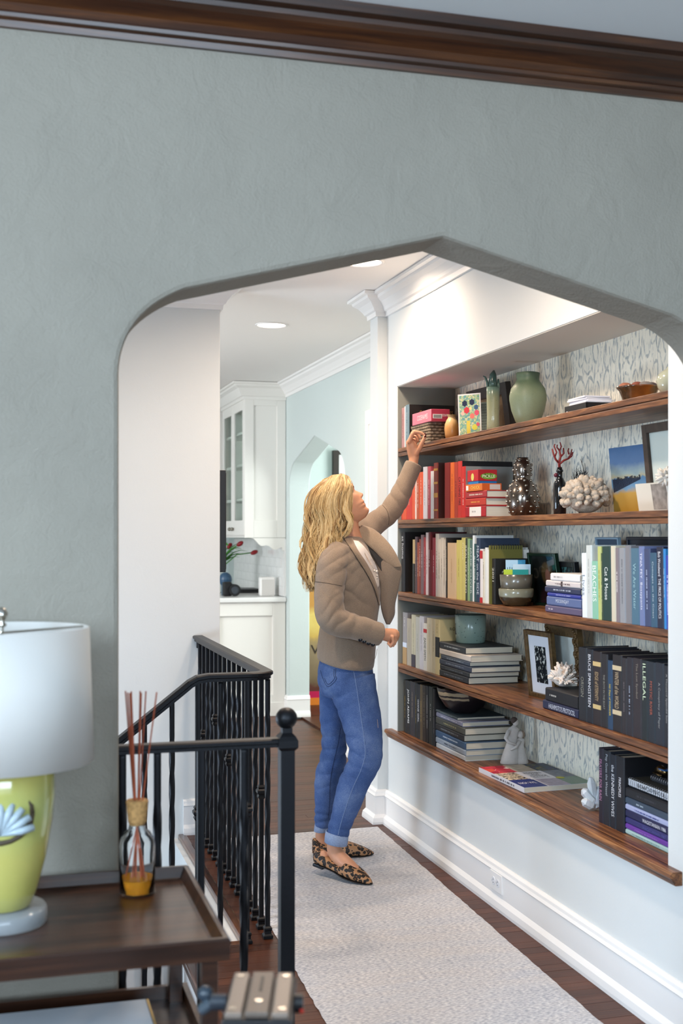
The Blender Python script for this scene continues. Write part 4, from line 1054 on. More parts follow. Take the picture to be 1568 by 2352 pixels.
# big celadon vase with broken square lip
p = pos(1212, 2.02, zA); k = m_at(p)
prof = [(14, 0), (20, 2), (29, 18), (38, 42), (42.5, 66), (42.5, 76), (39, 92), (31, 103), (25.5, 108), (23.5, 112), (24, 120), (25, 128), (23, 129), (21, 118), (22, 108)]
def wob(t, z):
    return 1.0 if z < 104 * k else 1 + .10 * abs(math.cos(2 * math.pi * t * 2 + .5)) ** 2
lathe_thing('celadon_vase', 'large round green celadon vase with a ragged square neck on the top shelf', 'vase', p, [(a * k, b * k) for a, b in prof],
            glaze('celadon_glaze', [(0, '#80866a'), (.5, '#7f8a6c'), (.75, '#566a52'), (1, '#3c5040')], 2, 0, .26, .5, ('#60684c', 220, .16), coat=.05), 40, wob)
# garland of white wooden beads
gb = thing('bead_garland', 'string of small white beads lying in front of the round green vase', 'beads', pos(1266, 1.95, zA))
for i in range(13):
    q = pos(1240 + i * 4.4, 1.955 + .012 * math.sin(i * 1.1), zA + .0085); MB().ball(q, .0085, 12, 8).build('bead', mat('#ddd4c6', .5), gb, smooth=True)
# black tray with papers
x0 = 1.935; ya, yb = onx(1296, 940, x0).y, onx(1346, 940, x0).y; xb = ony(1412, 930, yb).x; xb = min(xb, 2.16)
tr = thing('black_tray', 'flat black letter tray on the top shelf holding white papers', 'tray', ((x0 + xb) / 2, (ya + yb) / 2, zA)); ht = .034
MB().box(x0, xb, yb, ya, zA, zA + .004).box(x0, x0 + .004, yb, ya, zA, zA + ht).box(xb - .004, xb, yb, ya, zA, zA + ht).box(x0, xb, yb, yb + .004, zA, zA + ht).box(x0, xb, ya - .004, ya, zA, zA + ht).build('tray', mat('#1b1a1c', .45), tr, bevel=.001)
pp = thing('paper_stack', 'loose stack of white folded papers in the black tray', 'papers', ((x0 + xb) / 2, (ya + yb) / 2, zA + .004))
for i in range(9):
    a = rr.uniform(-.06, .06); c = Vector(((x0 + xb) / 2 + rr.uniform(-.004, .008), (ya + yb) / 2 + rr.uniform(-.01, .01), 0)); hx, hy = (xb - x0) * .44, (ya - yb) * .42; zz = zA + .0045 + i * .0062
    pts = [c + Matrix.Rotation(a, 3, 'Z') @ Vector((sx * hx, sy * hy, 0)) for sx, sy in ((-1, -1), (1, -1), (1, 1), (-1, 1))]
    MB().hexa([q + UP * zz for q in pts] + [q + UP * (zz + .0055) for q in pts]).build('paper', mat('#e3e0e4', .8), pp, bevel=.001)
# amber pottery bowl with stones
p = pos(1466, 2.0, zA); k = m_at(p)
AMB = glaze('amber_glaze', [(0, '#3a2a18'), (.35, '#8c4c1e'), (.6, '#a8642a'), (.8, '#8a7a5c'), (1, '#6a3a1c')], 0, -.06, .06, .15, noise_amt=.8)
bw = thing('amber_bowl', 'glossy amber brown pottery bowl filled with stones on the top shelf', 'bowl', p)
MB().lathe([(30 * k, 0), (33 * k, 1 * k), (38 * k, 18 * k), (43 * k, 32 * k), (50 * k, 39 * k), (51 * k, 42 * k), (48 * k, 42 * k), (41 * k, 36 * k), (34 * k, 14 * k), (2 * k, 8 * k)], p, 36, wob=lambda t, z: 1 + .02 * math.sin(14 * math.pi * t)).build('bowl', AMB, bw, smooth=True)
for i, (du, c, r_) in enumerate(((-28, '#a86a50', 17), (-2, '#8a4a38', 15), (16, '#8c8480', 20), (32, '#6a5a5c', 14), (4, '#403848', 12))):
    q = p + RT * du * k + UP * (43 + (i % 2) * 3) * k + FW * (8 - 5 * (i % 3)) * k
    o = MB().ball(q, (r_ * k, r_ * k * .8, r_ * k * .6), 12, 8).build('pebble', mat(c, .6, grain=.3, gscale=30), loc=q, smooth=True)
    tag(o, '%s stone in the amber bowl, %s' % (['pinkish', 'red-brown', 'pale grey', 'mauve grey', 'dark violet'][i], ['leftmost', 'middle', 'largest', 'rightmost', 'behind the others'][i]), 'stone', 'stones in the amber bowl')
p = pos(1545, 1.985, zA); k = m_at(p)
lathe_thing('pearl_vase', 'glossy pale celadon round vase half hidden by the niche edge', 'vase', p, [(14 * k, 0), (20 * k, 2 * k), (34 * k, 22 * k), (38 * k, 38 * k), (34 * k, 52 * k), (22 * k, 62 * k), (14 * k, 66 * k), (14 * k, 70 * k), (11 * k, 68 * k)], glaze('pearl_glaze', [(0, '#a8a48c'), (1, '#b8bca4')], 2, 0, .1, .12))

# ---- second shelf
g2, r2 = game_box('orange_game_box', 'orange card game box with a barcode on the red book stack', 900, 1030, K3, 1.888, 780, 952, 1160, 368, zB, mat('#d8742c', .4), mat('#c85a20', .4), [('CHUCK', 'L', .6, .5, '#f4d060')])
MB().box(r2[1] - .052, r2[1] - .006, r2[3] - .001, r2[3], r2[4] + .004, r2[5] - .004).build('barcode_label', mat('#c8beb4', .5), g2)
MB().box(r2[0] - .0008, r2[0] + .0004, r2[2] - .03, r2[2] - .006, r2[4] + .005, r2[5] - .005).build('number_label', mat('#f0ece4', .5), g2)
g3, r3 = game_box('blue_game_box', 'thin bright blue box between the orange and red game boxes', 900, 1030, K3, 1.893, 806, 912, 1108, 342, r2[5], mat('#2a7ab8', .4), mat('#2468a4', .4))
g4, r4 = game_box('red_game_box', 'red card game box with a green pickle emblem atop the stack', 900, 1030, K3, 1.891, 798, 910, 1112, 222, r3[5], mat('#c0242c', .4), mat('#a81c24', .4), [('IN A', 'R', .52, .3, '#f4f0ea')])
def oval(cx, y, cz, a, b, m, parent, n=20):
    MB().add([(cx + a * math.cos(-i * 2 * math.pi / n), y, cz + b * math.sin(-i * 2 * math.pi / n)) for i in range(n)], [tuple(range(n))[::-1]]).build('emblem', m, parent)
oval((r4[0] + r4[1]) / 2 + .005, r4[3] - .0006, r4[4] + .019, .036, .013, mat('#6c9a30', .5), g4)
t = MB(); text_on(t, 'PICKLE', ((r4[0] + r4[1]) / 2 + .005, r4[3] - .001, r4[4] + .019), (1, 0, 0), (0, 0, 1), .055, .012, keep=False); t.build('lettering', cmat('#f0f4d8'), g4)
m_ = MB(); n = 16; cyy = (r4[2] + r4[3]) / 2; m_.add([(r4[0] - .0006, cyy - .016 * math.cos(i * 2 * math.pi / n), (r4[4] + r4[5]) / 2 - .006 + .016 * math.sin(i * 2 * math.pi / n)) for i in range(n)], [tuple(range(n))]); m_.build('emblem', mat('#d8cc6a', .5), g4)
# studded gourd vase
p = pos(1200, 1.99, zB2); k = m_at(p)
GUN = mat('#7a7068', .2, .95, name='gunmetal_glaze'); STUD = mat('#a8a298', .18, 1.0)
sv = thing('studded_gourd_vase', 'dark metallic gourd-shaped vase covered in round studs', 'vase', p)
prof = [(22, 0), (27, 3), (35, 22), (37.5, 40), (36, 55), (29, 72), (21, 82), (17.5, 86), (19, 94), (21.5, 106), (20, 118), (15.5, 127), (12.5, 131), (13.5, 135), (10, 135), (9, 128)]
MB().lathe([(a * k, b * k) for a, b in prof], p, 36).build('body', GUN, sv, smooth=True)
sm = MB().ball((0, 0, 0), .0056, 10, 6).mesh('stud'); sm.materials.append(STUD); sm.polygons.foreach_set('use_smooth', [True] * len(sm.polygons))
def rad_at(h):
    for (a0, b0), (a1, b1) in zip(prof, prof[1:]):
        if b0 <= h <= b1 and b1 > b0: return a0 + (a1 - a0) * (h - b0) / (b1 - b0)
    return 10
for j, h in enumerate((10, 22, 34, 46, 58, 70, 82, 96, 107, 118, 128)):
    n = int(rad_at(h) * .26) + 2
    for i in range(n):
        a = 2 * math.pi * (i + .5 * (j % 2)) / n; r_ = rad_at(h) * k; inst(sm, 'stud', sv, (r_ * math.cos(a), r_ * math.sin(a), h * k))
# dark bottle with red coral
p = pos(1285, 1.95, zB2); k = m_at(p)
bt_ = thing('dark_glass_bottle', 'slim dark glass bottle with a collar on the second shelf', 'bottle', p)
MB().lathe([(13 * k, 0), (14.5 * k, 2 * k), (15 * k, 60 * k), (14 * k, 72 * k), (9 * k, 82 * k), (6.5 * k, 86 * k), (6 * k, 98 * k), (8 * k, 99 * k), (8 * k, 103 * k), (6 * k, 104 * k), (5.5 * k, 109 * k)], p, 24).build('glass', mat('#121416', .06, coat=.5), bt_, smooth=True)
MB().ball(p + RT * -9 * k + UP * 91 * k, 5 * k, 10, 8).build('wax_seal', mat('#5a1626', .4), bt_, smooth=True)
def branch(mb, p, d, L, r, depth, rn, spread=.6, plane=None, seg=6, taper=.75, kids=(2, 3)):
    pts = [p]; q = p.copy(); dd = d.normalized()
    for i in range(4):
        dd = (dd + Vector((rn.uniform(-.25, .25), rn.uniform(-.25, .25), rn.uniform(-.12, .2)))).normalized()
        if plane: dd = (dd - plane * dd.dot(plane) * .85).normalized()
        q = q + dd * L / 4; pts.append(q)
    mb.tube(pts, [r * (1 - .12 * i) for i in range(5)], seg)
    if depth:
        for i in range(rn.randint(*kids)):
            a = pts[rn.randint(1, 4)]; nd = (dd + Vector((rn.uniform(-spread, spread), rn.uniform(-spread, spread), rn.uniform(-spread * .4, spread))))
            if plane: nd = nd - plane * nd.dot(plane) * .85
            branch(mb, a, nd, L * rn.uniform(.55, .85), r * taper, depth - 1, rn, spread, plane, seg, taper, kids)
q = p + UP * 109 * k
m_ = MB(); rn = random.Random(21)
def cor(pts, r): m_.tube([q + RT * a * k + UP * b * k + FW * c * k for a, b, c in pts], [r * k * (1 - .13 * i) for i in range(len(pts))], 8)
cor([(0, -3, 0), (-2, 12, 0), (2, 24, 0), (0, 38, 1), (4, 48, 2), (1, 58, 2)], 3.6); cor([(-2, 10, 0), (-10, 18, -3), (-15, 30, -4), (-18, 42, -4)], 2.8); cor([(-12, 24, -3), (-8, 34, -5), (-14, 48, -6), (-12, 53, -6)], 2.2)
cor([(0, 8, 0), (10, 16, 3), (20, 20, 4), (26, 30, 4), (29, 42, 5)], 2.8); cor([(20, 20, 4), (28, 26, 2), (30, 35, 0)], 2.2); cor([(22, 30, 4), (20, 38, 6), (22, 44, 7)], 2.0); cor([(2, 24, 0), (9, 32, -2), (8, 44, -3)], 2.2); cor([(0, 38, 1), (-6, 46, 3), (-5, 52, 3)], 2.0)
o = m_.build('red_coral', mat('#7a1f1a', .55, bump=.4, bscale=150), loc=q, smooth=True); tag(o, 'branching dark red coral rising from the dark glass bottle', 'coral')
# dark sea fan
p = pos(1335, 2.10, zB2); m_ = MB(); rn = random.Random(5)
for i in range(7): branch(m_, p + Vector((0, (i - 3) * .004, 0)), Vector((0, (i - 3) * .33, 1)),   .085, .0026, 3, rn, .9, Vector((1, 0, 0)), 4, .8, (2, 3))
o = m_.build('sea_fan', mat('#2c2826', .8), loc=p); tag(o, 'dark lacy sea fan standing behind the white coral cluster', 'sea fan')
# white lumpy coral
p = pos(1345, 1.975, zB2); k = m_at(p); m_ = MB(); rn = random.Random(8)
m_.ball(p + UP * 40 * k, (.07, 46 * k * .8, 38 * k), 20, 14)
for i in range(150):
    a = rn.uniform(0, 2 * math.pi); e = rn.uniform(-.5, 1.45); d = Vector((math.cos(a) * math.cos(e), math.sin(a) * math.cos(e), math.sin(e)))
    c = p + UP * 38 * k + Vector((d.x * .075, d.y * 47 * k, d.z * 38 * k)); r_ = rn.uniform(5, 10) * k
    if c.z - r_ < zB2: c.z = zB2 + r_
    Mq = d.to_track_quat('Z', 'Y').to_matrix(); m_.ball(c, (r_, r_, r_ * rn.uniform(1.0, 1.7)), 8, 6, M=Mq)
o = m_.build('coral_cluster', mat('#b9aa98', .9, grain=.25, gscale=25, bump=.8, bscale=160, bdist=.006), loc=p, smooth=True); tag(o, 'big knobbly beige-white coral cluster on the second shelf', 'coral')
# landscape canvas
def landscape():
    n = NT('landscape_painting'); v = n.coords(kind='Generated'); sp = n.n('ShaderNodeSeparateXYZ'); n.l(v, sp.inputs[0])
    t = n.n('ShaderNodeTexNoise', i_Scale=6.0, i_Detail=6.0); n.l(v, t.inputs[0])
    h = n.math('ADD', sp.outputs[2], n.math('MULTIPLY', n.math('SUBTRACT', t.outputs[0], .5), .16))
    sky = n.ramp(h, [(.0, '#a87a22'), (.30, '#b89448'), (.38, '#6c94b4'), (.52, '#5c88ac'), (.545, '#c8bc94'), (.6, '#a8b8b4'), (.75, '#5878a0'), (1, '#3c6490')])
    n.l(sky, n.b.inputs['Base Color']); n.b.inputs['Roughness'].default_value = .6; n.bump(t.outputs[0], .2, .002); return n.m
xa = 2.09; A_ = pos(1421, xa, zB2); ww = A_.y - onx(1519, 1100, xa).y; hh_ = hz(1470, 1024, xa + .02) - zB2
cv = thing('landscape_canvas', 'small unframed landscape painting of blue sky, dark trees and ochre field', 'painting', A_)
oriented(MB().box(0, ww, 0, .018, 0, hh_), A_, .03, -.10).build('canvas', landscape(), cv)
m_ = MB(); rn = random.Random(4)
for i in range(34):
    f = i / 33; xx = .01 + f * ww * .62; zz = hh_ * (.34 + .17 * f); m_.box(xx, xx + .0035, .0182, .0188, zz - hh_ * .01, zz + hh_ * (.16 * (1 - f) + .02) + rn.uniform(0, .01))
oriented(m_, A_, .03, -.10).build('painted_trees', mat('#1e1c30', .6), cv)
FB = mat('#3a2d25', .4, grain=.3, gscale=40, name='walnut_frame')
A_ = pos(1503, 2.045, zB2); w_ = max(.1, A_.y - .004 - YR - .0); w_ = A_.y - YR - .006
picture('brown_picture_frame', 'brown wooden frame leaning at the right edge of the second shelf', 'picture frame', A_, w_, .285, .028, FB, mat('#c8d0c8', .6), 0.0, -.10, .022)
A_ = pos(1470, 1.985, zB2); w_ = A_.y - YR - .008
sp_ = thing('small_print', 'small sepia landscape print in a cream mount in front of the canvas', 'print', A_)
oriented(MB().box(0, w_, 0, .004, 0, .092), A_, 0.0, -.16).build('mount', mat('#cfcbbf', .7), sp_)
oriented(MB().box(w_ * .27, w_ * .8, .0042, .005, .008, .088), A_, 0.0, -.16).build('picture', mat('#8c8680', .7, grain=.5, gscale=30), sp_)
# spiky white shell in front of the brown frame
p = pos(1528, 1.945, zB2 + .105); m_ = MB(); rn = random.Random(3); m_.ball(p, .014, 10, 8)
for i in range(26):
    d = Vector((rn.uniform(-1, .4), rn.uniform(-1, 1), rn.uniform(-1, 1))).normalized(); m_.tube([p, p + d * .02, p + d * .032], [.007, .006, .002], 6)
m_.tube([p, p + Vector((.01, -.002, -.05)), Vector((p.x + .01, p.y - .003, zB2 + .001))], [.006, .005, .007], 6)
o = m_.build('white_shell', mat('#ded6ca', .6), loc=(p.x, p.y, zB2), smooth=True); tag(o, 'small spiky white coral on a stem at the right end of the second shelf', 'coral')

# ---- third shelf
yn_ = onx(1124, 1300, 1.889).y - .006; A_ = Vector((ony(1118, 1300, yn_).x, yn_, zC2)); A_.x = max(A_.x, 1.885); pw = ony(1199, 1300, yn_).x - A_.x; ph_ = ony(1130, 1253, yn_).z - zC2
np_ = thing('olive_notepad', 'upright olive green spiral notepad behind the black book on the third shelf', 'notepad', A_)
oriented(MB().box(0, pw, -.004, .003, 0, ph_), A_, math.pi / 2, 0).build('pad', mat('#6f6a2e', .6), np_)
m_ = MB(); ns_ = int(pw / .0105)
for i in range(ns_): c = Vector((.009 + i * .0105, .000, ph_ - .006)); m_.tube([c + Vector((0, .0055 * math.cos(a), .010 * math.sin(a))) for a in [j * math.pi / 5 for j in range(11)]], .0013, 5)
oriented(m_, A_, math.pi / 2, 0).build('spiral', mat('#1e1e1c', .4), np_)
A_ = pos(1129, 1.892, zC2); bh = hz(1132, 1283, 1.892) - zC2; bt2 = A_.y - onx(1135.5, 1300, 1.892).y
A_.y = min(A_.y, yn_ - .006)
bk2 = upright(1.892, A_.y, A_.y - bt2, zC2, bh, .15, '#1d1b1a', '#1a1917', 'black book with large grey year numerals on its front cover, third shelf', '2001', '#c8c4b4', group=None, tfrac=(.5, .8))
t = MB(); text_on(t, '2001', (1.892 + .085, A_.y - bt2 - .0012, zC2 + bh * .62), (1, 0, 0), (0, 0, 1), .11, .045, keep=True); t.build('cover_lettering', cmat('#8c8c84'), bk2)
# tall colourful books standing behind the left row
for i, (u_, c, lab, h_) in enumerate(((1130, '#2a1c1e', 'dark red patterned book standing flat behind the notepad', .245), (1178, '#24201e', 'red and black patterned book leaning at the back beside the notepad', .225))):
    A_ = pos(u_ - 40, 2.13, zC2); th_ = thing('back_book', lab, 'book', A_)
    oriented(MB().box(0, .17, 0, .014, 0, h_), A_, .05, -.06).build('cover', [cmat(c), color_patches('jacket_%d' % i, ['#3a1a1c', '#5a4a30', '#1c1c22', '#7a6a50', '#241c1a'], 30)][1], th_)
A_ = pos(1205, 2.12, zC2); th_ = thing('teal_box', 'dark teal round-stamped box leaning at the back beside the bowls', 'box', A_)
oriented(MB().box(0, .11, 0, .02, 0, .20), A_, .1, -.06).build('box', mat('#1e2c2a', .5), th_, bevel=.002)
m_ = MB(); m_.tube([(.055 + .032 * math.cos(a), .0205, .15 + .032 * math.sin(a)) for a in [j * math.pi / 12 for j in range(25)]], .0012, 4); oriented(m_, A_, .1, -.06).build('stamp', mat('#5a6660', .5), th_)
tp = lying(1.95, onx(1000, 1240, 1.95).y, onx(1075, 1240, 1.95).y, zC2 + .241, zC2 + .254, .16, '#54645c', '#4c5c56', 'flat grey-green book lying across the tops of the third shelf left row')
# nested pottery bowls and cards
p = pos(1185, 1.948, zC2); k = m_at(p)
POT = glaze('brown_pot_glaze', [(0, '#4a3a26'), (.38, '#3c3020'), (.45, '#8c8c78'), (1, '#6c6a58')], 2, 0, .085, .22, noise_amt=.12)
POT2 = glaze('grey_pot_glaze', [(0, '#5c564a'), (.5, '#6c685c'), (.9, '#4c483c'), (1, '#2c261c')], 2, 0, .07, .22, noise_amt=.2)
lathe_thing('pottery_bowl', 'lower of the two stacked bowls, green-grey glaze with a bare brown foot', 'bowl', p, [(24 * k, 0), (28 * k, 2 * k), (37 * k, 14 * k), (40 * k, 26 * k), (40.5 * k, 38 * k), (38 * k, 40 * k), (36 * k, 26 * k), (4 * k, 8 * k)], POT, 36, group='stacked pottery bowls')
p2 = p + UP * 37 * k
lathe_thing('pottery_bowl', 'upper of the two stacked bowls, dark grey glaze with cards inside', 'bowl', p2, [(32 * k, 0), (35 * k, 2 * k), (36.5 * k, 14 * k), (38 * k, 34 * k), (36 * k, 35 * k), (34 * k, 14 * k), (3 * k, 6 * k)], POT2, 36, group='stacked pottery bowls')
for i, (du, h_, w_, c, lab, tl) in enumerate(((-24, 62, 45, '#a9c8da', 'tall pale blue card with dark lines in the upper bowl', .10), (-8, 52, 40, '#c4d8e4', 'light blue card behind the tall one in the upper bowl', -.05), (-30, 40, 34, '#b4c832', 'lime green card at the front of the upper bowl', .04), (-10, 40, 36, '#1a9088', 'turquoise card with a brown figure at the front of the upper bowl', -.04))):
    q = p2 + RT * du * k + FW * (-8 + 6 * (i < 2) - i) * k + UP * 6 * k
    th_ = thing('note_card', lab, 'card', q, 'cards in the upper bowl')
    oriented(MB().box(0, w_ * k, 0, .0012, 0, h_ * k), q, 1.25, tl).build('card', mat(c, .6), th_)
    if i == 0:
        m_ = MB()
        for j in range(6): m_.box(.006 + j * .0085, .0085 + j * .0085, .0014, .0018, h_ * k * .42, h_ * k * (.72 + .02 * (j % 2)))
        oriented(m_, q, 1.25, tl).build('printed_lines', mat('#3c5460', .6), th_)
        oriented(MB().box(w_ * k * .62, w_ * k, .0013, .0017, h_ * k * .8, h_ * k), q, 1.25, tl).build('corner_patch', mat('#3a8cb0', .6), th_)
# photo frames
def portrait():
    n = NT('dark_portrait'); v = n.coords(kind='Generated'); sp = n.n('ShaderNodeSeparateXYZ'); n.l(v, sp.inputs[0])
    def blob(cx, cz, sx, sz):
        a = n.math('POWER', n.math('DIVIDE', n.math('SUBTRACT', sp.outputs[1], cx), sx), 2.0); b = n.math('POWER', n.math('DIVIDE', n.math('SUBTRACT', sp.outputs[2], cz), sz), 2.0)
        r = n.n('ShaderNodeMapRange', i_1=1.0, i_2=.55); n.l(n.math('ADD', a, b), r.inputs[0]); return r.outputs[0]
    c = n.mixc(blob(.42, .62, .22, .26), '#141816', '#4a3a22'); c = n.mixc(blob(.38, .55, .12, .18), c, '#7a5446'); c = n.mixc(blob(.45, .08, .36, .3), c, '#2c1a1e')
    n.l(c, n.b.inputs['Base Color']); n.b.inputs['Roughness'].default_value = .12; n.b.inputs['Coat Weight'].default_value = .6; return n.m
A_ = pos(1232, 2.06, zC2); w_ = A_.y - onx(1292, 1320, 2.06).y
picture('photo_frame', 'dark green metal frame with a dim portrait photo beside the blue stack', 'picture frame', A_, w_, hz(1262, 1268, 2.07) - zC2, .012, mat('#1c3428', .2, .5), portrait(), .04, -.14, .016)
A_ = pos(1296, 2.09, zC2); picture('ornament_frame', 'small black frame with a teal floral ornament behind the blue stack', 'picture frame', A_, .155, .178, .02, mat('#15171a', .35), color_patches('teal_floral', ['#0e1416', '#16302f', '#0f1a1c', '#3f6a68', '#101618'], 90), .0, -.1, .02)
A_ = pos(1385, 2.118, zC2); picture('blue_framed_board', 'slate blue board with a pale frame standing behind the third shelf right row', 'picture frame', A_, .17, hz(1420, 1233, 2.14) - zC2, .007, mat('#7d98ac', .4), mat('#2c4258', .5), .0, -.08, .014)
A_ = pos(1458, 2.10, zC2); picture('navy_board', 'dark navy board standing behind the blue books at the niche edge', 'board', A_, A_.y - YR - .006, .272, .01, mat('#141e2c', .4), mat('#18222e', .5), .0, -.08, .014)

# ---- fourth shelf
zt = ZS[3] + 0.0
st_top = max(v.z for o in bpy.data.objects if o.get('label', '').startswith('charcoal hardback, on top') for c in o.children if c.type == 'MESH' for v in [c.matrix_world @ Vector(q) for q in c.bound_box]) if False else hz(900 + 775 / K3, 1360 + 585 / K3, 1.889)
p = pos(1080, 1.995, st_top); k = m_at(p)
mg = thing('speckled_mug', 'pale green speckled ceramic cup marked with a dark letter on the book stack', 'cup', p)
MB().lathe([(31 * k, 0), (33.5 * k, 2 * k), (35 * k, 30 * k), (36 * k, 64 * k), (34 * k, 65 * k), (32.5 * k, 30 * k), (2 * k, 5 * k)], p, 40).build('body', glaze('speckled_glaze', [(0, '#8fa69a'), (1, '#93aaa0')], 2, 0, .1, .25, ('#2c3a34', 70, .13), .05), mg, smooth=True)
d_ = (Vector((-1, .15, 0))).normalized(); t_ = Vector((-d_.y, d_.x, 0))
I = [(-.009, -.024), (.009, -.024), (.009, -.02), (.0035, -.018), (.0035, .018), (.009, .02), (.009, .024), (-.009, .024), (-.009, .02), (-.0035, .018), (-.0035, -.018), (-.009, -.02)]
c = p + d_ * 34.6 * k + UP * 32 * k; MB().prism(I, c - d_ * .0015, t_, UP, d_ * .003).build('letter', mat('#1c1a1a', .4), mg)
GOLDF = mat('#5f4a2c', .4, .4, grain=.4, gscale=60, bump=.6, bscale=120, name='bronze_frame')
A_ = pos(1224, 2.012, zD); w_ = .20
def ink():
    n = NT('ink_picture'); v = n.coords(kind='Generated'); t = n.n('ShaderNodeTexNoise', i_Scale=7.0, i_Detail=5.0); n.l(v, t.inputs[0])
    n.l(n.ramp(t.outputs[0], [(.50, '#141818'), (.56, '#2c3434'), (.66, '#c8ccc8')]), n.b.inputs['Base Color']); n.b.inputs['Roughness'].default_value = .2; return n.m
picture('bronze_picture_frame', 'narrow bronze frame with white mount and small dark picture on the fourth shelf', 'picture frame', A_, w_, .262, .018, GOLDF, ink(), .10, -.10, .02, mat('#c9ced6', .7), .042)
A_ = pos(1278, 2.092, zD + .0); fo_ = picture('ornate_picture_frame', 'ornate carved bronze frame with a pale print behind the white coral', 'picture frame', A_, .27, .285, .036, GOLDF, mat('#b8c0bc', .6, grain=.15, gscale=20), .0, -.10, .024)
m_ = MB(); rn = random.Random(12)
for xx in (.018, .252):
    m_ = MB()
    for i in range(40): m_.ball((xx + .012 * math.sin(i * .9), .024, .01 + i * .0068), (rn.uniform(.006, .011), .007, rn.uniform(.005, .009)), 8, 6)
    oriented(m_, A_, .0, -.10).build('carving', GOLDF, fo_, smooth=True)
# white branching coral on the two lying books
cz_ = hz(1208 + 517 / K2, 1480 + 518 / K2, 1.893)
p = pos(1292, 1.95, cz_ + .001); k = m_at(p); m_ = MB(); rn = random.Random(2)
m_.ball(p + UP * 18 * k, (22 * k, 26 * k, 17 * k), 12, 8)
for i in range(95):
    a = rn.uniform(0, 2 * math.pi); e = rn.uniform(-.15, 1.4); d = Vector((math.cos(a) * math.cos(e), math.sin(a) * math.cos(e), math.sin(e)))
    s = p + UP * 16 * k + Vector((d.x * 10 * k, d.y * 16 * k, d.z * 12 * k)); L = rn.uniform(20, 32) * k
    en = s + d * L; 
    if en.z < cz_ + .004: en.z = cz_ + .004
    m_.tube([s, s.lerp(en, .6), en], [4.4 * k, 3.6 * k, 1.8 * k], 6)
    for q in range(2):
        d2 = (d + Vector((rn.uniform(-.9, .9), rn.uniform(-.9, .9), rn.uniform(-.2, .9)))).normalized(); b_ = s.lerp(en, .5); e2 = b_ + d2 * 10 * k
        if e2.z > cz_ + .003: m_.tube([b_, e2], [2.8 * k, 1.4 * k], 5)
o = m_.build('white_coral', mat('#e2d6cb', .7, sss=.1), loc=p, smooth=True); tag(o, 'white spiky branching coral sitting on the two lying books', 'coral')

# ---- sill
st2 = hz(900 + 690 / K3, 1540 + 500 / K3, 1.895)
p = pos(1066, 1.985, st2); k = m_at(p); p = pos(1066, 1.985, st2)
def stripes():
    n = NT('striped_bowl_glaze'); v = n.coords(); sp = n.n('ShaderNodeSeparateXYZ'); n.l(v, sp.inputs[0])
    t = n.n('ShaderNodeTexNoise', i_Scale=30.0, i_Detail=4.0); n.l(v, t.inputs[0])
    z_ = n.math('ADD', sp.outputs[2], n.math('MULTIPLY', n.math('SUBTRACT', t.outputs[0], .5), .012))
    band = n.math('MAXIMUM', n.math('MULTIPLY', n.math('GREATER_THAN', z_, .080), n.math('LESS_THAN', z_, .096)), n.math('MULTIPLY', n.math('GREATER_THAN', z_, .062), n.math('LESS_THAN', z_, .072)))
    band = n.math('MULTIPLY', band, n.math('LESS_THAN', n.math('ADD', sp.outputs[0], n.math('MULTIPLY', sp.outputs[2], .3)), -.0))
    n.l(n.mixc(band, '#241d20', '#a8987c'), n.b.inputs['Base Color']); n.b.inputs['Roughness'].default_value = .35; return n.m
lathe_thing('striped_bowl', 'wide dark bowl with two cream stripes on the black-spined stack', 'bowl', p, [(.048, 0), (.052, .003), (.085, .027), (.112, .068), (.122, .108), (.118, .110), (.106, .070), (.07, .027), (.003, .011)], stripes(), 40)
# two-figure figurine
p = pos(1180, 2.075, zEs); k = m_at(p)
STONE = mat('#c2bcb6', .75, grain=.08, gscale=30, bump=.3, bscale=60, name='stone_resin'); HAIRB = mat('#4a3f3a', .8)
fg = thing('embracing_figurine', 'pale stone figurine of two robed figures embracing on the sill', 'figurine', p)
def fig(c, h, wd, lean, face):
    rings = []
    prof = [(.0, 1.0), (.03, 1.02), (.2, .88), (.4, .66), (.52, .50), (.60, .46), (.68, .54), (.76, .58), (.80, .46), (.825, .2), (.85, .16)]
    m_ = MB()
    for t_, r_ in prof:
        cc = c + RT * lean * t_ * h + UP * t_ * h
        rings.append([cc + (RT * math.cos(a) + FW * .72 * math.sin(a)) * r_ * wd * (1 + .05 * math.sin(5 * a) * (t_ < .4)) for a in [j * 2 * math.pi / 20 for j in range(20)]])
    m_.loft(rings); return m_, c + RT * lean * h * .9 + UP * h * .925
ml, hl = fig(p + RT * -9 * k, 104 * k, 22 * k, .10, 1); ml.build('tall_figure', STONE, fg, smooth=True)
ms, hs = fig(p + RT * 16 * k, 72 * k, 17 * k, -.02, -1); ms.build('small_figure', STONE, fg, smooth=True)
MB().ball(hl + RT * 3 * k - UP * 1 * k, (7 * k, 7 * k, 9 * k), 14, 10).build('head', STONE, fg, smooth=True)
MB().ball(hl + RT * 0 * k + UP * 3 * k + FW * 1 * k, (8.5 * k, 8.5 * k, 8 * k), 14, 10).build('hair', HAIRB, fg, smooth=True)
MB().ball(hs + RT * 0 * k, (7.5 * k, 7.5 * k, 9 * k), 14, 10).build('head', STONE, fg, smooth=True)
MB().ball(hs + RT * 4 * k + UP * 0 * k + FW * 1.5 * k, (7.5 * k, 7.5 * k, 9 * k), 14, 10).build('hair', mat('#8c7c6c', .8), fg, smooth=True)
s0 = p + RT * -13 * k + UP * 78 * k - FW * 8 * k
MB().tube([s0, p + RT * -21 * k + UP * 60 * k - FW * 11 * k, p + RT * -14 * k + UP * 51 * k - FW * 14 * k, p + RT * 5 * k + UP * 45 * k - FW * 13 * k], [5 * k, 4.4 * k, 3.6 * k, 2.8 * k], 8).build('arm', STONE, fg, smooth=True)
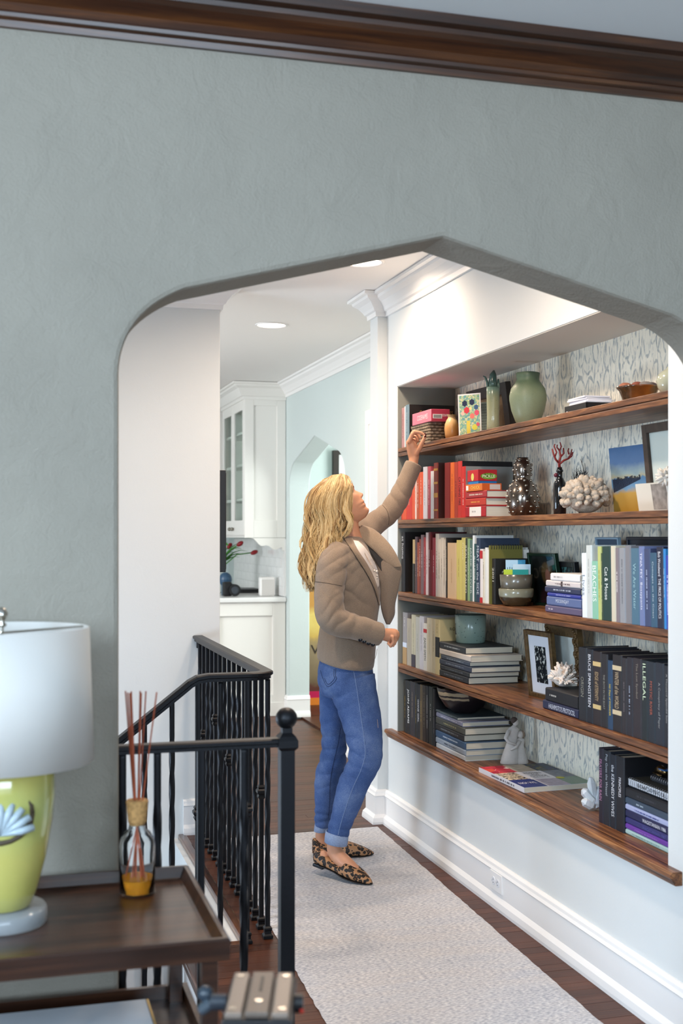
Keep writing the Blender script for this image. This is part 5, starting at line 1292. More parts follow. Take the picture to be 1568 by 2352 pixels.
MB().tube([p + RT * 12 * k + UP * 54 * k - FW * 9 * k, p + RT * 2 * k + UP * 40 * k - FW * 14 * k, p + RT * -10 * k + UP * 34 * k - FW * 14 * k], [4.5 * k, 3.6 * k, 2.8 * k], 8).build('arm', STONE, fg, smooth=True)
# large picture book lying on the sill
z0 = zEs; c1 = onz(1100, 1773, z0); c2 = onz(1204, 1821, z0); c3 = onz(1362, 1809, z0); c4 = c1 + (c3 - c2)
pb = thing('poster_book', 'large colourful paperback of posters lying flat on the sill', 'book', c1)
ht = .019
dx_ = (c3 - c2); dy_ = (c1 - c2)     # across the cover, along the spine
ex, ey = dx_.normalized(), dy_.normalized(); Lx, Ly = dx_.length, dy_.length
MB().hexa([c2 + UP * .001, c3 + UP * .001, c4 + UP * .001, c1 + UP * .001] + [q + UP * (ht - .001) for q in (c2, c3, c4, c1)]).build('pages', PAGEH, pb)
MB().hexa([c2, c3, c4, c1] + [q + UP * .0012 for q in (c2, c3, c4, c1)]).hexa([q + UP * (ht - .001) for q in (c2, c3, c4, c1)] + [q + UP * ht for q in (c2, c3, c4, c1)]).hexa([c2 - ex * .0015, c2, c1, c1 - ex * .0015] + [q + UP * ht for q in (c2 - ex * .0015, c2, c1, c1 - ex * .0015)]).build('cover', mat('#d5d6dc', .35), pb)
def patch(a0, a1, b0, b1, m, dz=.0003, nm='cover_poster'):
    pts = [c2 + ex * Lx * a + ey * Ly * b + UP * (ht + dz) for a, b in ((a0, b0), (a1, b0), (a1, b1), (a0, b1))]
    MB().add(pts, [(0, 1, 2, 3)]).build(nm, m, pb)
patch(.0, .36, .66, 1.0, color_patches('red_poster', ['#c0283c', '#d84a3c', '#c83248', '#e8d4d0', '#a81c38'], 26))
patch(.02, .30, .34, .66, color_patches('speckled_poster', ['#d8c8b0', '#2a2428', '#e0d0b4', '#40383c', '#cabaa0'], 130))
patch(.0, .34, .0, .34, mat('#1e2c74', .4)); patch(.36, .66, .66, 1.0, mat('#b4ac9c', .5, grain=.2, gscale=40))
patch(.66, 1.0, .64, 1.0, color_patches('night_poster', ['#23284c', '#2c3058', '#3a3438', '#1e3a50', '#6a6a3c'], 60)); patch(.70, 1.0, .32, .64, mat('#7f8490', .5, grain=.3, gscale=40))
patch(.68, 1.0, .0, .32, glaze('green_red_poster', [(0, '#3a6a44'), (.6, '#4a7a4c'), (1, '#a84c5c')], 1, -.1, .1, .4, noise_amt=1.0)); patch(.36, .68, .0, .30, mat('#a8a0b4', .4, grain=.2, gscale=60)); patch(.32, .70, .30, .66, mat('#dedfe8', .35), .0005)
for s, f, h_, L in (('POSTERS', .575, .020, .25), ('FOR', .505, .020, .11), ('CHANGE', .435, .020, .24)):
    t = MB(); text_on(t, s, c2 + ex * Lx * .52 + ey * Ly * f + UP * (ht + .0009), ex, ey, L * Lx, h_ * 1.1, keep=False); t.build('title', cmat('#20222c'), pb)
m_ = MB(); bars(m_, c2 + ex * Lx * .52 + ey * Ly * .37 + UP * (ht + .0009), ex, ey, Lx * .25, .005, rb); m_.build('subtitle', cmat('#4c4e5c'), pb)
t = MB(); text_on(t, 'NO! WE', c2 + ex * Lx * .17 + ey * Ly * .18 + UP * (ht + .0006), ex, ey, Lx * .24, .03, keep=False); t.build('poster_lettering', cmat('#e4e4ee'), pb)
n = 18; cc = c2 + ex * Lx * .74 + ey * Ly * .30 + UP * (ht + .0008); MB().add([cc + ex * .018 * math.cos(i * 2 * math.pi / n) + ey * .018 * math.sin(i * 2 * math.pi / n) for i in range(n)], [tuple(range(n))]).build('round_sticker', mat('#c4c436', .5), pb)
m_ = MB(); bars(m_, c2 - ex * .0022 + ey * Ly * .45 + UP * ht * .5, -ey, UP, Ly * .5, .007, rb); m_.build('spine_print', cmat('#5a5c68'), pb)
# white crystal bookend
p = pos(1352, 1.975, zEs); k = m_at(p) * 1.2; m_ = MB()
def shard(a, b, r):
    A1 = p + RT * a[0] * k + UP * a[1] * k + FW * a[2] * k; B1 = p + RT * b[0] * k + UP * b[1] * k + FW * b[2] * k
    m_.tube([A1, A1.lerp(B1, .15), A1.lerp(B1, .8), B1], [r * k * .8, r * k, r * k * .9, r * k * .35], 6)
shard((8, 9, 0), (-14, 20, -6), 10); shard((10, 16, 0), (-12, 40, 2), 10); shard((12, 10, 3), (4, 62, 6), 10); shard((14, 12, 0), (22, 44, 8), 9); shard((10, 9, 5), (24, 12, 8), 9)
o = m_.build('white_crystal', mat('#dde0e4', .35, sss=.2, grain=.15, gscale=60, stretch=(1, 1, .2)), loc=p); tag(o, 'rough white crystal chunk leaning against the dark books on the sill', 'crystal')
# dark portfolio behind, spiral notebooks, brass thing
x0 = 2.03; ya = onx(1432, 1800, 1.93).y - .012
pf2 = thing('green_black_folder', 'dark green and black folder standing behind the spiral notebooks', 'folder', (2.08, ya - .1, zE))
MB().box(2.125, 2.15, YR + .006, ya, zE, zE + .125).build('folder', mat('#0f2a2a', .4), pf2, bevel=.002)
MB().box(2.10, 2.124, ya - .06, ya, zE, zE + .13).build('divider', mat('#121214', .5), pf2, bevel=.002)
def notebook(lab, z, x0, x1, ya, yb, t, cover, edge, title=None):
    nb_ = thing('spiral_notebook', lab, 'notebook', ((x0 + x1) / 2, (ya + yb) / 2, z), 'spiral notebooks on the yearbooks')
    MB().box(x0, x1, yb, ya, z, z + t).build('pages', mat(edge, .7), nb_, bevel=.001)
    MB().box(x0 - .001, x1, yb, ya, z + t, z + t + .0012).build('cover', mat(cover, .5), nb_)
    m_ = MB(); n = int((ya - yb) / .0125)
    for i in range(n):
        c = Vector((x0 + .006, ya - .008 - i * .0125, z + t * .5)); m_.tube([c + Vector((.008 * math.cos(a), 0, (t * .5 + .004) * math.sin(a))) for a in [j * math.pi / 5 for j in range(11)]], .0013, 5)
    m_.build('wire_spiral', mat('#b8bcc4', .25, .9), nb_)
    if title: t_ = MB(); text_on(t_, title, (x0 - .0008, (ya + yb) / 2 + .01, z + t * .48), (0, -1, 0), (0, 0, 1), (ya - yb) * .6, t * .6, keep=False); t_.build('title', cmat('#23232c'), nb_)
    return nb_
ya2 = onx(1208 + 1045 / K2, 1800, 1.955).y
notebook('white-edged spiral notebook with a printed college name on the yearbook stack', zE + .0045, 1.945, 2.09, ya2, YR + .006, .022, '#4a463c', '#d8dae0', 'BOWDOIN COLLEGE')
ya3 = onx(1208 + 1240 / K2, 1800, 1.985).y
notebook('smaller black spiral notebook with bright wire on top of the white one', zE + .034, 1.985, 2.09, ya3, YR + .008, .012, '#1c1c20', '#2a2a30')
p = pos(1519, 2.0, zE + .052); bz = thing('brass_clip', 'tarnished brass clip lying on the black spiral notebook', 'clip', p)
MB().tube([p + Vector((0, .03, .012)), p + Vector((0, .005, .02)), p + Vector((0, -.03, .014))], [.009, .014, .008], 10).build('body', mat('#6a5638', .25, .9), bz, smooth=True)
MB().tube([p + Vector((-.01, .032, .004)), p + Vector((-.012, -.02, .004))], [.004, .004], 8).build('lever', mat('#6a5638', .25, .9), bz, smooth=True)
MB().box(p.x - .012, p.x + .012, p.y - .034, p.y + .004, zE + .073, zE + .0765).build('blue_tag', mat('#2c5c94', .5), bz)
# white ribbon bookmark over the sill's right row
p = onx(1460, 1735, 1.985); rbm = thing('ribbon_bookmark', 'white knotted ribbon bookmark lying on top of the dark sill books', 'bookmark', (p.x, p.y, p.z))
zt_ = hz(1208 + 935 / K2, 1700 + 165 / K2, 1.929) + .002
q = pos(1440, 2.02, zt_); MB().tube([q + Vector((-.02, .02, .002)), q + Vector((0, .005, .004)), q + Vector((.03, -.005, .003)), q + Vector((.05, -.025, .003))], .003, 6).tube([q + Vector((.03, -.005, .003)), q + Vector((.02, -.025, .002)), q + Vector((.015, -.035, -.02))], .0025, 6).build('ribbon', mat('#c4d0e0', .7), rbm, smooth=True)
# ================================================================ foreground: tray table, lamp, reed diffuser, tripod
TW = wood('table_wood', '#1d0f08', '#331c10', '#4c2e1b', .28, .8, 'x', coat=.25)
tz = .707; tx1, ty0, ty1 = .390, 2.200, 2.685; tx0 = -.50
tb = thing('tray_table', 'dark brown wooden tray-top side table in the lower left foreground', 'table', ((tx0 + tx1) / 2, (ty0 + ty1) / 2, 0))
MB().box(tx0, tx1, ty0, ty1, tz - .036, tz - .024).build('table_top', TW, tb)
rp = [(0, tz - .04), (.014, tz - .04), (.016, tz - .004), (.012, tz), (.004, tz), (-.006, tz - .022), (-.012, tz - .0238), (0, tz - .0245)]
m_ = MB(); sweep(m_, [(tx0, ty0), (tx0, ty1), (tx1, ty1), (tx1, ty0), (tx0, ty0)], [(a, z) for a, z in rp]); m_.build('tray_rim', TW, tb)
for x_ in (tx0 + .004, tx1 - .034):
    for y_ in (ty0 + .004, ty1 - .034): MB().box(x_, x_ + .03, y_, y_ + .03, 0, tz - .036).build('leg', TW, tb, bevel=.002)
MB().box(tx0, tx1, ty0, ty1, .405, .418).build('lower_shelf', TW, tb)
m_ = MB(); sweep(m_, [(tx0, ty0), (tx0, ty1), (tx1, ty1), (tx1, ty0), (tx0, ty0)], [(0, .40), (.012, .40), (.012, .445), (0, .445)]); m_.build('shelf_rim', TW, tb)
bx_ = thing('white_album', 'white album with a gold edge lying on the lower shelf of the tray table', 'album', (.12, 2.5, .418))
MB().box(-.22, .30, 2.28, 2.60, .4185, .455).build('cover', mat('#c6ccd4', .3, grain=.1, gscale=6), bx_, bevel=.003)
MB().box(.3002, .305, 2.281, 2.599, .4195, .454).build('gold_edge', mat('#b89a5c', .3, .8), bx_)
# lamp
lx, ly = .003, 2.47; z0 = tz - .024
lm = thing('table_lamp', 'lime green ceramic table lamp with a white drum shade on a clear base', 'lamp', (lx, ly, z0))
ACR = mat('#eef2f4', .05, trans=.7, ior=1.3, name='clear_acrylic')
MB().lathe([(.086, 0), (.088, .003), (.088, .026), (.084, .031), (.002, .031)], (lx, ly, z0), 40).build('acrylic_base', ACR, lm, smooth=True)
LG = glaze('lime_glaze', [(0, '#a8a658'), (.45, '#c2b968'), (.75, '#aeb46c'), (1, '#b8b260')], 2, 0, .3, .12, noise_amt=.3, coat=.6)
MB().lathe([(.046, .031), (.058, .036), (.07, .07), (.086, .13), (.098, .2), (.103, .25), (.102, .29), (.093, .32), (.06, .345), (.03, .355), (.014, .36), (.014, .45)], (lx, ly, z0), 44).build('body', LG, lm, smooth=True)
def shade_mat():
    n = NT('linen_shade'); b = n.b; b.inputs['Base Color'].default_value = lin('#e6e4e0'); b.inputs['Roughness'].default_value = .9
    tr = n.n('ShaderNodeBsdfTranslucent'); tr.inputs[0].default_value = lin('#e6e2da'); mx = n.n('ShaderNodeMixShader'); mx.inputs[0].default_value = .35
    n.l(b.outputs[0], mx.inputs[1]); n.l(tr.outputs[0], mx.inputs[2]); n.l(mx.outputs[0], n.t.nodes['Material Output'].inputs[0]); return n.m
zs0, zs1 = 1.000, 1.262
prof = [(.1765, zs0), (.1785, zs0), (.1695, zs1), (.1675, zs1)]
MB().lathe(prof, (lx, ly, 0), 64, caps=False).loft([[Vector((lx + r * math.cos(2 * math.pi * j / 64), ly + r * math.sin(2 * math.pi * j / 64), z)) for j in range(64)] for r, z in (prof[3], prof[0])], True, False).build('shade', shade_mat(), lm, smooth=True)
STL = mat('#b8b4ac', .2, 1.0)
fi = MB()
for a in (0.3, 2.4, 4.5): fi.tube([(lx, ly, zs1 - .01), (lx + .169 * math.cos(a), ly + .169 * math.sin(a), zs1 - .004)], .0022, 6)
fi.tube([(lx, ly, z0 + .44), (lx, ly, zs1 + .005)], .004, 8); fi.build('spider', STL, lm)
MB().lathe([(.008, 0), (.01, .004), (.006, .009), (.011, .018), (.0125, .026), (.008, .035), (.002, .039)], (lx, ly, zs1 + .002), 16).build('finial', STL, lm, smooth=True)
# shell medallion on the lamp body
sd = Vector((-.12, -1, 0)).normalized(); rt_ = Vector((-sd.y, sd.x, 0)) * -1
mc = Vector((lx, ly, z0 + .225)) + sd * .094 + Vector((.01, 0, 0))
m_ = MB(); R_ = .042
for i in range(9):
    a = math.radians(-80 + i * 20); d_ = Vector((1, 0, 0)) * math.sin(a) + UP * math.cos(a)
    m_.tube([mc - UP * .03 + sd * .004, mc - UP * .03 + d_ * R_ * .9 + sd * .009, mc - UP * .03 + d_ * R_ * 1.45 + sd * .002], [.003, .008, .007], 8)
m_.build('shell_medallion', mat('#a9b8c0', .3), lm, smooth=True)
m_ = MB(); m_.tube([mc + sd * .002 + (Vector((1, 0, 0)) * math.cos(a) * .056 + UP * (math.sin(a) * .05 + .004)) - sd * .012 * abs(math.cos(a)) for a in [j * math.pi / 10 for j in range(21)]], .0055, 8); m_.build('shell_rim', mat('#4a4030', .5), lm, smooth=True)
# reed diffuser
p = onz(315, 2052, z0); k = Zd(p.x, p.y) / F
df = thing('reed_diffuser', 'clear glass reed diffuser bottle with amber oil and brown reeds on the table', 'diffuser', p)
MB().lathe([(38 * k, 0), (41 * k, 3 * k), (41 * k, 112 * k), (38 * k, 126 * k), (30 * k, 140 * k), (21 * k, 148 * k), (19 * k, 156 * k), (19 * k, 166 * k), (16.5 * k, 166 * k), (17 * k, 150 * k), (36.5 * k, 124 * k), (39 * k, 110 * k), (38.6 * k, 6 * k), (2 * k, 4 * k)], p, 40, caps=False).build('bottle', mat('#f6f8f8', .02, trans=1.0, ior=1.18, name='clear_glass'), df, smooth=True)
MB().lathe([(2 * k, 4.5 * k), (38.3 * k, 6 * k), (38.3 * k, 36 * k), (2 * k, 36 * k)], p, 32).build('oil', mat('#e0952a', .05, trans=.45, ior=1.2), df, smooth=False)
MB().lathe([(17 * k, 158 * k), (21 * k, 166 * k), (26 * k, 212 * k), (24 * k, 215 * k), (4 * k, 215 * k)], p, 28).build('cork', mat('#a8804e', .8, grain=.3, gscale=120), df, smooth=False)
RD = mat('#9a4a2c', .6, grain=.2, gscale=50)
for i, (a, b, c) in enumerate(((-30, -15, 8), (-20, -9, -6), (-15, -7, 4), (-13, -4, -10), (4, 2, 8), (12, 6, -8), (18, 9, 6), (46, 14, -4))):
    top = p + UP * (215 + 248) * k + RT * a * k * 1.0 + FW * c * k * 2; nk = p + UP * 205 * k + RT * (a * .25) * k + FW * c * k * .4; bo = p + UP * 8 * k - RT * a * k * .75 - FW * c * k
    MB().tube([bo, nk, top], .0016 if i != 3 else .0022, 7).build('reed', RD, df)
# tripod in the very foreground
q = at(598, 2292, 1.78); tpd = thing('camera_tripod', 'grey and black camera tripod head with a quick-release plate in the foreground', 'tripod', (q.x, q.y, 0))
ALU = mat('#85796f', .35, .4, name='grey_metal_plate'); k = 1.78 / F; zt = q.z
th_ = math.radians(8)
def tp_(a, b, c): return q + RT * a * k + FW * b * k + UP * c * k
def tbox(a0, a1, b0, b1, c0, c1): 
    P = [tp_(a, b, c) for c in (c0, c1) for a, b in ((a0, b0), (a1, b0), (a1, b1), (a0, b1))]; return MB().hexa(P)
tbox(-70, -33, -125, 125, 0, 14).build('clamp_jaw', ALU, tpd, bevel=.002); tbox(33, 70, -125, 125, 0, 14).build('clamp_jaw', ALU, tpd, bevel=.002)
tbox(-26, 26, -125, 125, 2, 16).build('plate', mat('#6a6058', .4, .4), tpd, bevel=.002); tbox(-4, 4, 0, 90, 15, 17).build('plate_slot', BLK, tpd)
MB().tube([tp_(0, -60, 12), tp_(0, -60, 18)], .006, 14).build('screw', STL, tpd)
for a, b in ((-55, -100), (-55, 100), (55, -100), (55, 100)): MB().tube([tp_(a, b, 12), tp_(a, b, 15.5)], .0055, 12).build('screw', STL, tpd)
tbox(-78, 78, -132, 132, -28, 0).build('base_plate', BLK, tpd, bevel=.003)
MB().tube([tp_(-78, 0, -10), tp_(-115, 0, -10)], .012, 14).build('lock_knob', mat('#2a3038', .35), tpd); MB().tube([tp_(-112, 0, -10), tp_(-138, 0, -30)], [.011, .008], 12).build('lever', mat('#39434c', .35), tpd)
MB().ball(tp_(-128, 10, 6), .012, 14, 10).build('lever_ball', mat('#2c3640', .25), tpd, smooth=True)
MB().tube([tp_(78, 0, -12), tp_(98, 0, -12)], .014, 14).build('side_knob', BLK, tpd)
MB().ball(tp_(95, -20, -22), .0035, 10, 8).build('red_dot', mat('#c03020', .4), tpd, smooth=True)
MB().tube([tp_(0, 0, -28), tp_(0, 0, -110)], [.03, .026], 20).build('head', BLK, tpd); MB().tube([tp_(0, 0, -110), tp_(0, 0, -420)], .014, 16).build('centre_column', mat('#3a3c40', .4, .5), tpd)
hub = tp_(0, 0, -190)
MB().tube([hub + UP * .03, hub - UP * .03], .034, 18).build('shoulder', BLK, tpd)
for a in (.6, 2.7, 4.75):
    d_ = Vector((math.cos(a), math.sin(a), 0)); ft = Vector((q.x, q.y, 0)) + d_ * .27; MB().tube([hub + d_ * .03, hub.lerp(ft, .5), ft + UP * .01], [.014, .012, .01], 12).build('leg', mat('#232428', .4), tpd)
    MB().ball(ft + UP * .012, .012, 10, 8).build('foot', BLK, tpd, smooth=True)
# ================================================================ the woman reaching for the shelf
def crom(pts, n=6):          # smooth interpolation of tuples
    out = []
    P = [pts[0]] + list(pts) + [pts[-1]]
    for i in range(1, len(P) - 2):
        for s in range(n):
            t = s / n; r = []
            for a, b, c, d in zip(P[i - 1], P[i], P[i + 1], P[i + 2]):
                r.append(.5 * (2 * b + (c - a) * t + (2 * a - 5 * b + 4 * c - d) * t * t + (3 * b - a - 3 * c + d) * t ** 3))
            out.append(tuple(r))
    out.append(tuple(pts[-1])); return out
def limb(mb, pts, seg=22, n=6, cap=True):     # pts: (u, v, Z, half width in px, depth half in m)
    S = crom(pts, n); C3 = [at(*p[:3]) for p in S]; rings = []
    for i, p in enumerate(S):
        t = (C3[min(i + 1, len(S) - 1)] - C3[max(i - 1, 0)]).normalized()
        dax = (FW - t * FW.dot(t)).normalized(); sax = t.cross(dax)
        rw = p[3] * p[2] / F; rd = p[4]
        rings.append([C3[i] + sax * math.cos(2 * math.pi * j / seg) * rw + dax * math.sin(2 * math.pi * j / seg) * rd for j in range(seg)])
    mb.loft(rings)
    if cap:
        for i in (0, -1):
            r = min(S[i][3] * S[i][2] / F, S[i][4]) * .98; mb.ball(C3[i], r, 14, 10)
    return mb
def column(mb, rings_, seg=32, n=5):          # rings: (u, v, Z, half width px, depth half m), kept horizontal
    rings = []
    for p in crom(rings_, n):
        c = at(*p[:3]); tl = p[5] * p[2] / F if len(p) > 5 else 0; rings.append([c + RT * math.cos(2 * math.pi * j / seg) * p[3] * p[2] / F + FW * math.sin(2 * math.pi * j / seg) * p[4] - UP * tl * math.cos(2 * math.pi * j / seg) for j in range(seg)])
    return mb.loft(rings)
def fuse(mb, voxel, smooth=4):
    me = mb.mesh('tmp'); ob = bpy.data.objects.new('tmp', me); col.objects.link(ob)
    bm_ = bmesh.new(); bm_.from_mesh(me); bmesh.ops.recalc_face_normals(bm_, faces=bm_.faces); bm_.to_mesh(me); bm_.free()
    r = ob.modifiers.new('r', 'REMESH'); r.mode = 'VOXEL'; r.voxel_size = voxel
    s = ob.modifiers.new('s', 'SMOOTH'); s.factor = .5; s.iterations = smooth
    dg = bpy.context.evaluated_depsgraph_get(); dg.update()
    out = bpy.data.meshes.new_from_object(ob.evaluated_get(dg)); bpy.data.objects.remove(ob); return out
def mesh_obj(me, name, mats, parent, smooth=True):
    off = ORG[parent.name]; me.transform(Matrix.Translation(-off)); me.name = name
    me.materials.clear()
    for m in mats: me.materials.append(m)
    me.polygons.foreach_set('use_smooth', [smooth] * len(me.polygons))
    o = bpy.data.objects.new(name, me); col.objects.link(o); o.parent = parent; ORG[o.name] = off; return o
def displace(me, fn):
    me.update(); nor = [v.normal.copy() for v in me.vertices]
    for v, n_ in zip(me.vertices, nor): v.co = v.co + n_ * fn(v.co, n_)
    me.update()
ZB = 5.2
wp = Vector((at(785, 1950, 5.2).x, at(785, 1950, 5.2).y, .009))
wo = thing('person', 'blonde person in a brown-grey blazer and blue jeans reaching up to the top shelf', 'person', wp)
SKIN = mat('#d29a7a', .5, sss=.25, name='skin', grain=.05, gscale=30); LIP = mat('#a44e4a', .4, name='lips')
# ---- head frame
tau = math.radians(34); fwd = (RT * math.cos(tau) + UP * math.sin(tau) + FW * .10).normalized(); side = FW - fwd * FW.dot(fwd); side.normalize(); upv = side.cross(fwd) * -1
if upv.z < 0: upv = -upv
HO = at(847, 1169, 5.20) - fwd * .092 - upv * .018
def hp(x, y, z): return HO + fwd * x + side * y + upv * z        # y>0 is the far side
def interp(tab, z):
    if z <= tab[0][0]: return tab[0][1]
    for (a, b), (c, d) in zip(tab, tab[1:]):
        if z <= c:
            t = (z - a) / (c - a); t = t * t * (3 - 2 * t) if False else t; return b + (d - b) * t
    return tab[-1][1]
FRONT = [(-.004, .060), (.004, .079), (.012, .089), (.018, .0915), (.026, .089), (.034, .0855), (.041, .0905), (.046, .0925), (.0505, .089), (.0525, .0875), (.056, .0930), (.061, .0945), (.066, .0915), (.078, .0895), (.095, .0890), (.110, .0870), (.121, .0850), (.130, .0915), (.140, .0935), (.155, .0925), (.172, .0840), (.190, .066), (.205, .042), (.215, .016), (.219, .0)]
BACK = [(-.004, .02), (.006, .0), (.02, -.03), (.04, -.055), (.07, -.082), (.10, -.096), (.13, -.100), (.16, -.093), (.185, -.07), (.205, -.038), (.219, -.002)]
WID = [(-.004, .014), (.004, .026), (.014, .036), (.03, .048), (.05, .057), (.075, .064), (.1, .068), (.13, .0715), (.155, .071), (.18, .060), (.2, .041), (.213, .018), (.219, .002)]
NOSE = [(.074, 0), (.0775, .011), (.082, .0175), (.087, .0195), (.092, .0175), (.100, .0125), (.110, .007), (.119, .002), (.124, 0)]
NW = [(.074, .013), (.085, .0125), (.1, .009), (.124, .008)]
hb = MB(); rings = []; SEG = 72
for i in range(75):
    z = -.004 + .223 * i / 74; xf_, xb, w = interp(FRONT, z), interp(BACK, z), interp(WID, z); cx = (xf_ * .35 + xb * .65); ring = []
    for j in range(SEG):
        a = 2 * math.pi * j / SEG; ca, sa = math.cos(a), math.sin(a)
        if ca >= 0: x = cx + (xf_ - cx) * (abs(ca) ** .78); y = w * (1 if sa >= 0 else -1) * abs(sa) ** .9
        else: x = cx + (xb - cx) * -ca * 1.0 * -1 * -1; x = cx - (cx - xb) * abs(ca) ** .85; y = w * (1 if sa >= 0 else -1) * abs(sa) ** .9
        if ca > 0:
            x += interp(NOSE, z) * math.exp(-(y / interp(NW, z)) ** 2)
            # nostril wings, eye sockets, cheeks
            x += .005 * math.exp(-((abs(y) - .014) / .006) ** 2 - ((z - .081) / .006) ** 2)
            x -= .0085 * math.exp(-((abs(y) - .031) / .016) ** 2 - ((z - .117) / .010) ** 2)
            x += .0035 * math.exp(-((abs(y) - .031) / .011) ** 2 - ((z - .116) / .005) ** 2)
            x += .003 * math.exp(-((abs(y) - .040) / .018) ** 2 - ((z - .093) / .014) ** 2)
        ring.append(hp(x, y, z))
    rings.append(ring)
hb.loft(rings)
# neck, shoulders and trunk
limb(hb, [(800, 1170, 5.2, 26, .045), (796, 1195, 5.2, 27, .050), (797, 1220, 5.2, 29, .054), (798, 1245, 5.2, 40, .075), (797, 1275, 5.2, 56, .13), (800, 1330, 5.2, 62, .15), (802, 1390, 5.2, 58, .135), (797, 1450, 5.2, 54, .13), (795, 1520, 5.2, 46, .12), (797, 1580, 5.2, 44, .12)], 28)
limb(hb, [(772, 1278, 5.06, 26, .05), (756, 1340, 5.0, 24, .045), (757, 1410, 4.96, 23, .043), (800, 1437, 4.98, 20, .036), (845, 1449, 5.01, 17, .030), (876, 1456, 5.03, 14.5, .026), (893, 1459, 5.045, 15.5, .024)], 18)
limb(hb, [(838, 1228, 5.32, 24, .05), (862, 1203, 5.36, 20, .043), (890, 1182, 5.39, 19, .038), (914, 1152, 5.41, 18, .034), (932, 1110, 5.43, 15, .030), (947, 1070, 5.445, 11.5, .021), (950, 1050, 5.45, 11.5, .019)], 18)
# legs and feet
limb(hb, [(806, 1595, 5.14, 28, .055), (824, 1650, 5.10, 28, .055), (838, 1715, 5.065, 25, .05), (832, 1755, 5.06, 22, .042), (813, 1795, 5.06, 21, .04), (795, 1860, 5.07, 18, .036), (774, 1920, 5.08, 15.5, .029), (766, 1942, 5.085, 16, .029), (774, 1964, 5.075, 18, .030), (803, 1992, 5.03, 17, .032), (828, 2013, 5.0, 11, .026)], 18)
hb.ball(at(743, 1966, 5.10), .023, 14, 10)
limb(hb, [(786, 1595, 5.26, 26, .055), (772, 1640, 5.31, 20, .05), (766, 1715, 5.35, 17, .042), (755, 1790, 5.375, 18, .04), (747, 1850, 5.39, 16, .034), (740, 1900, 5.405, 14, .028), (740, 1930, 5.41, 15, .030), (760, 1950, 5.42, 14, .029), (795, 1956, 5.43, 11, .028), (825, 1961, 5.435, 7, .020)], 18)
hb.ball(at(729, 1946, 5.41), .021, 14, 10)
# ---- hands
def finger(pts, r):
    P = [at(*p) for p in pts]; hb.tube(P, r, 12); hb.ball(P[-1], r[-1] * .99, 10, 8); hb.ball(P[0], r[0], 10, 8)
    for p, q in zip(P[1:-1], r[1:-1]): hb.ball(p, q * 1.03, 10, 8)
# raised left hand: palm, index arching over to the thumb
limb(hb, [(950, 1056, 5.45, 11.5, .018), (949, 1042, 5.452, 13.5, .021), (946, 1028, 5.456, 13, .026), (942, 1017, 5.46, 10.5, .030)], 18, cap=True)
finger([(939, 1015, 5.432), (946, 998, 5.426), (951, 992, 5.424), (962, 993, 5.424), (974, 998, 5.425)], [.0098, .0092, .0092, .0080, .0066])
finger([(939, 1014, 5.452), (947, 995, 5.450), (957, 996, 5.448), (965, 1006, 5.445)], [.0098, .0092, .0086, .0070])
finger([(940, 1016, 5.470), (945, 1000, 5.470), (956, 1003, 5.468), (960, 1013, 5.463)], [.0094, .0088, .0082, .0068])
finger([(942, 1020, 5.486), (944, 1007, 5.487), (953, 1010, 5.485), (956, 1018, 5.480)], [.0084, .0078, .0070, .0060])
finger([(955, 1043, 5.440), (963, 1030, 5.428), (969, 1017, 5.420), (975, 1004, 5.416)], [.0125, .0110, .0098, .0074])
# lowered right hand, loosely closed
limb(hb, [(884, 1457, 5.035, 14, .024), (894, 1459, 5.045, 16, .026), (904, 1458, 5.055, 14.5, .030)], 18, cap=True)
finger([(907, 1450, 5.075), (911, 1460, 5.085), (906, 1471, 5.085), (899, 1468, 5.075)], [.0098, .0092, .0084, .0070])
finger([(907, 1454, 5.056), (911, 1466, 5.064), (905, 1478, 5.066), (897, 1473, 5.060)], [.0100, .0094, .0086, .0072])
finger([(905, 1459, 5.036), (908, 1471, 5.042), (902, 1482, 5.046), (895, 1476, 5.044)], [.0096, .0090, .0082, .0068])
finger([(901, 1464, 5.018), (903, 1475, 5.022), (897, 1484, 5.026), (891, 1478, 5.028)], [.0088, .0080, .0074, .0062])
finger([(889, 1449, 5.075), (896, 1451, 5.092), (903, 1457, 5.098), (905, 1464, 5.098)], [.0120, .0108, .0098, .0078])
bme = fuse(hb, .0031, 3)
body = mesh_obj(bme, 'body', [SKIN, LIP], wo)
# lip colour on the mesh faces round the mouth
off = ORG[body.name]
for f in body.data.polygons:
    c = f.center + off - HO; x, y, z = c.dot(fwd), c.dot(side), c.dot(upv)
    if x > .074 and abs(y) < .021 and .0405 + .25 * abs(y) < z < .0625 - .2 * abs(y): f.material_index = 1
# eyes, brows, nails
for s in (-1, 1):
    MB().ball(hp(.0628, s * .031, .1165), .0108, 16, 12).build('eye', mat('#d8d0c8', .2), body, smooth=True)
    m_ = MB(); m_.tube([hp(.0765 - .009 * t * t + .001 * math.sin(t * math.pi), s * (.020 + .024 * t), .1165 + .004 * math.sin(t * math.pi)) for t in (0, .25, .5, .75, 1)], [.0008, .0016, .0020, .0020, .0012], 6); m_.build('eyelashes', mat('#3a261c', .7), body)
    MB().add([hp(.0740, s * .031 + .0045 * math.cos(a), .1168 + .0045 * math.sin(a)) for a in [i * math.pi / 6 for i in range(12)]], [tuple(range(12))]).build('iris', mat('#4a5a60', .2), body)
    m_ = MB(); m_.tube([hp(.0895 - .006 * t - .016 * t * t, s * (.016 + .034 * t), .1315 + .0055 * math.sin(t * 2.3)) for t in (0, .25, .5, .75, 1)], [.001, .0018, .0018, .0013, .0006], 8); m_.build('eyebrow', mat('#8a6240', .8), body, smooth=True)
NAIL = mat('#4a0f1a', .15, coat=.6)
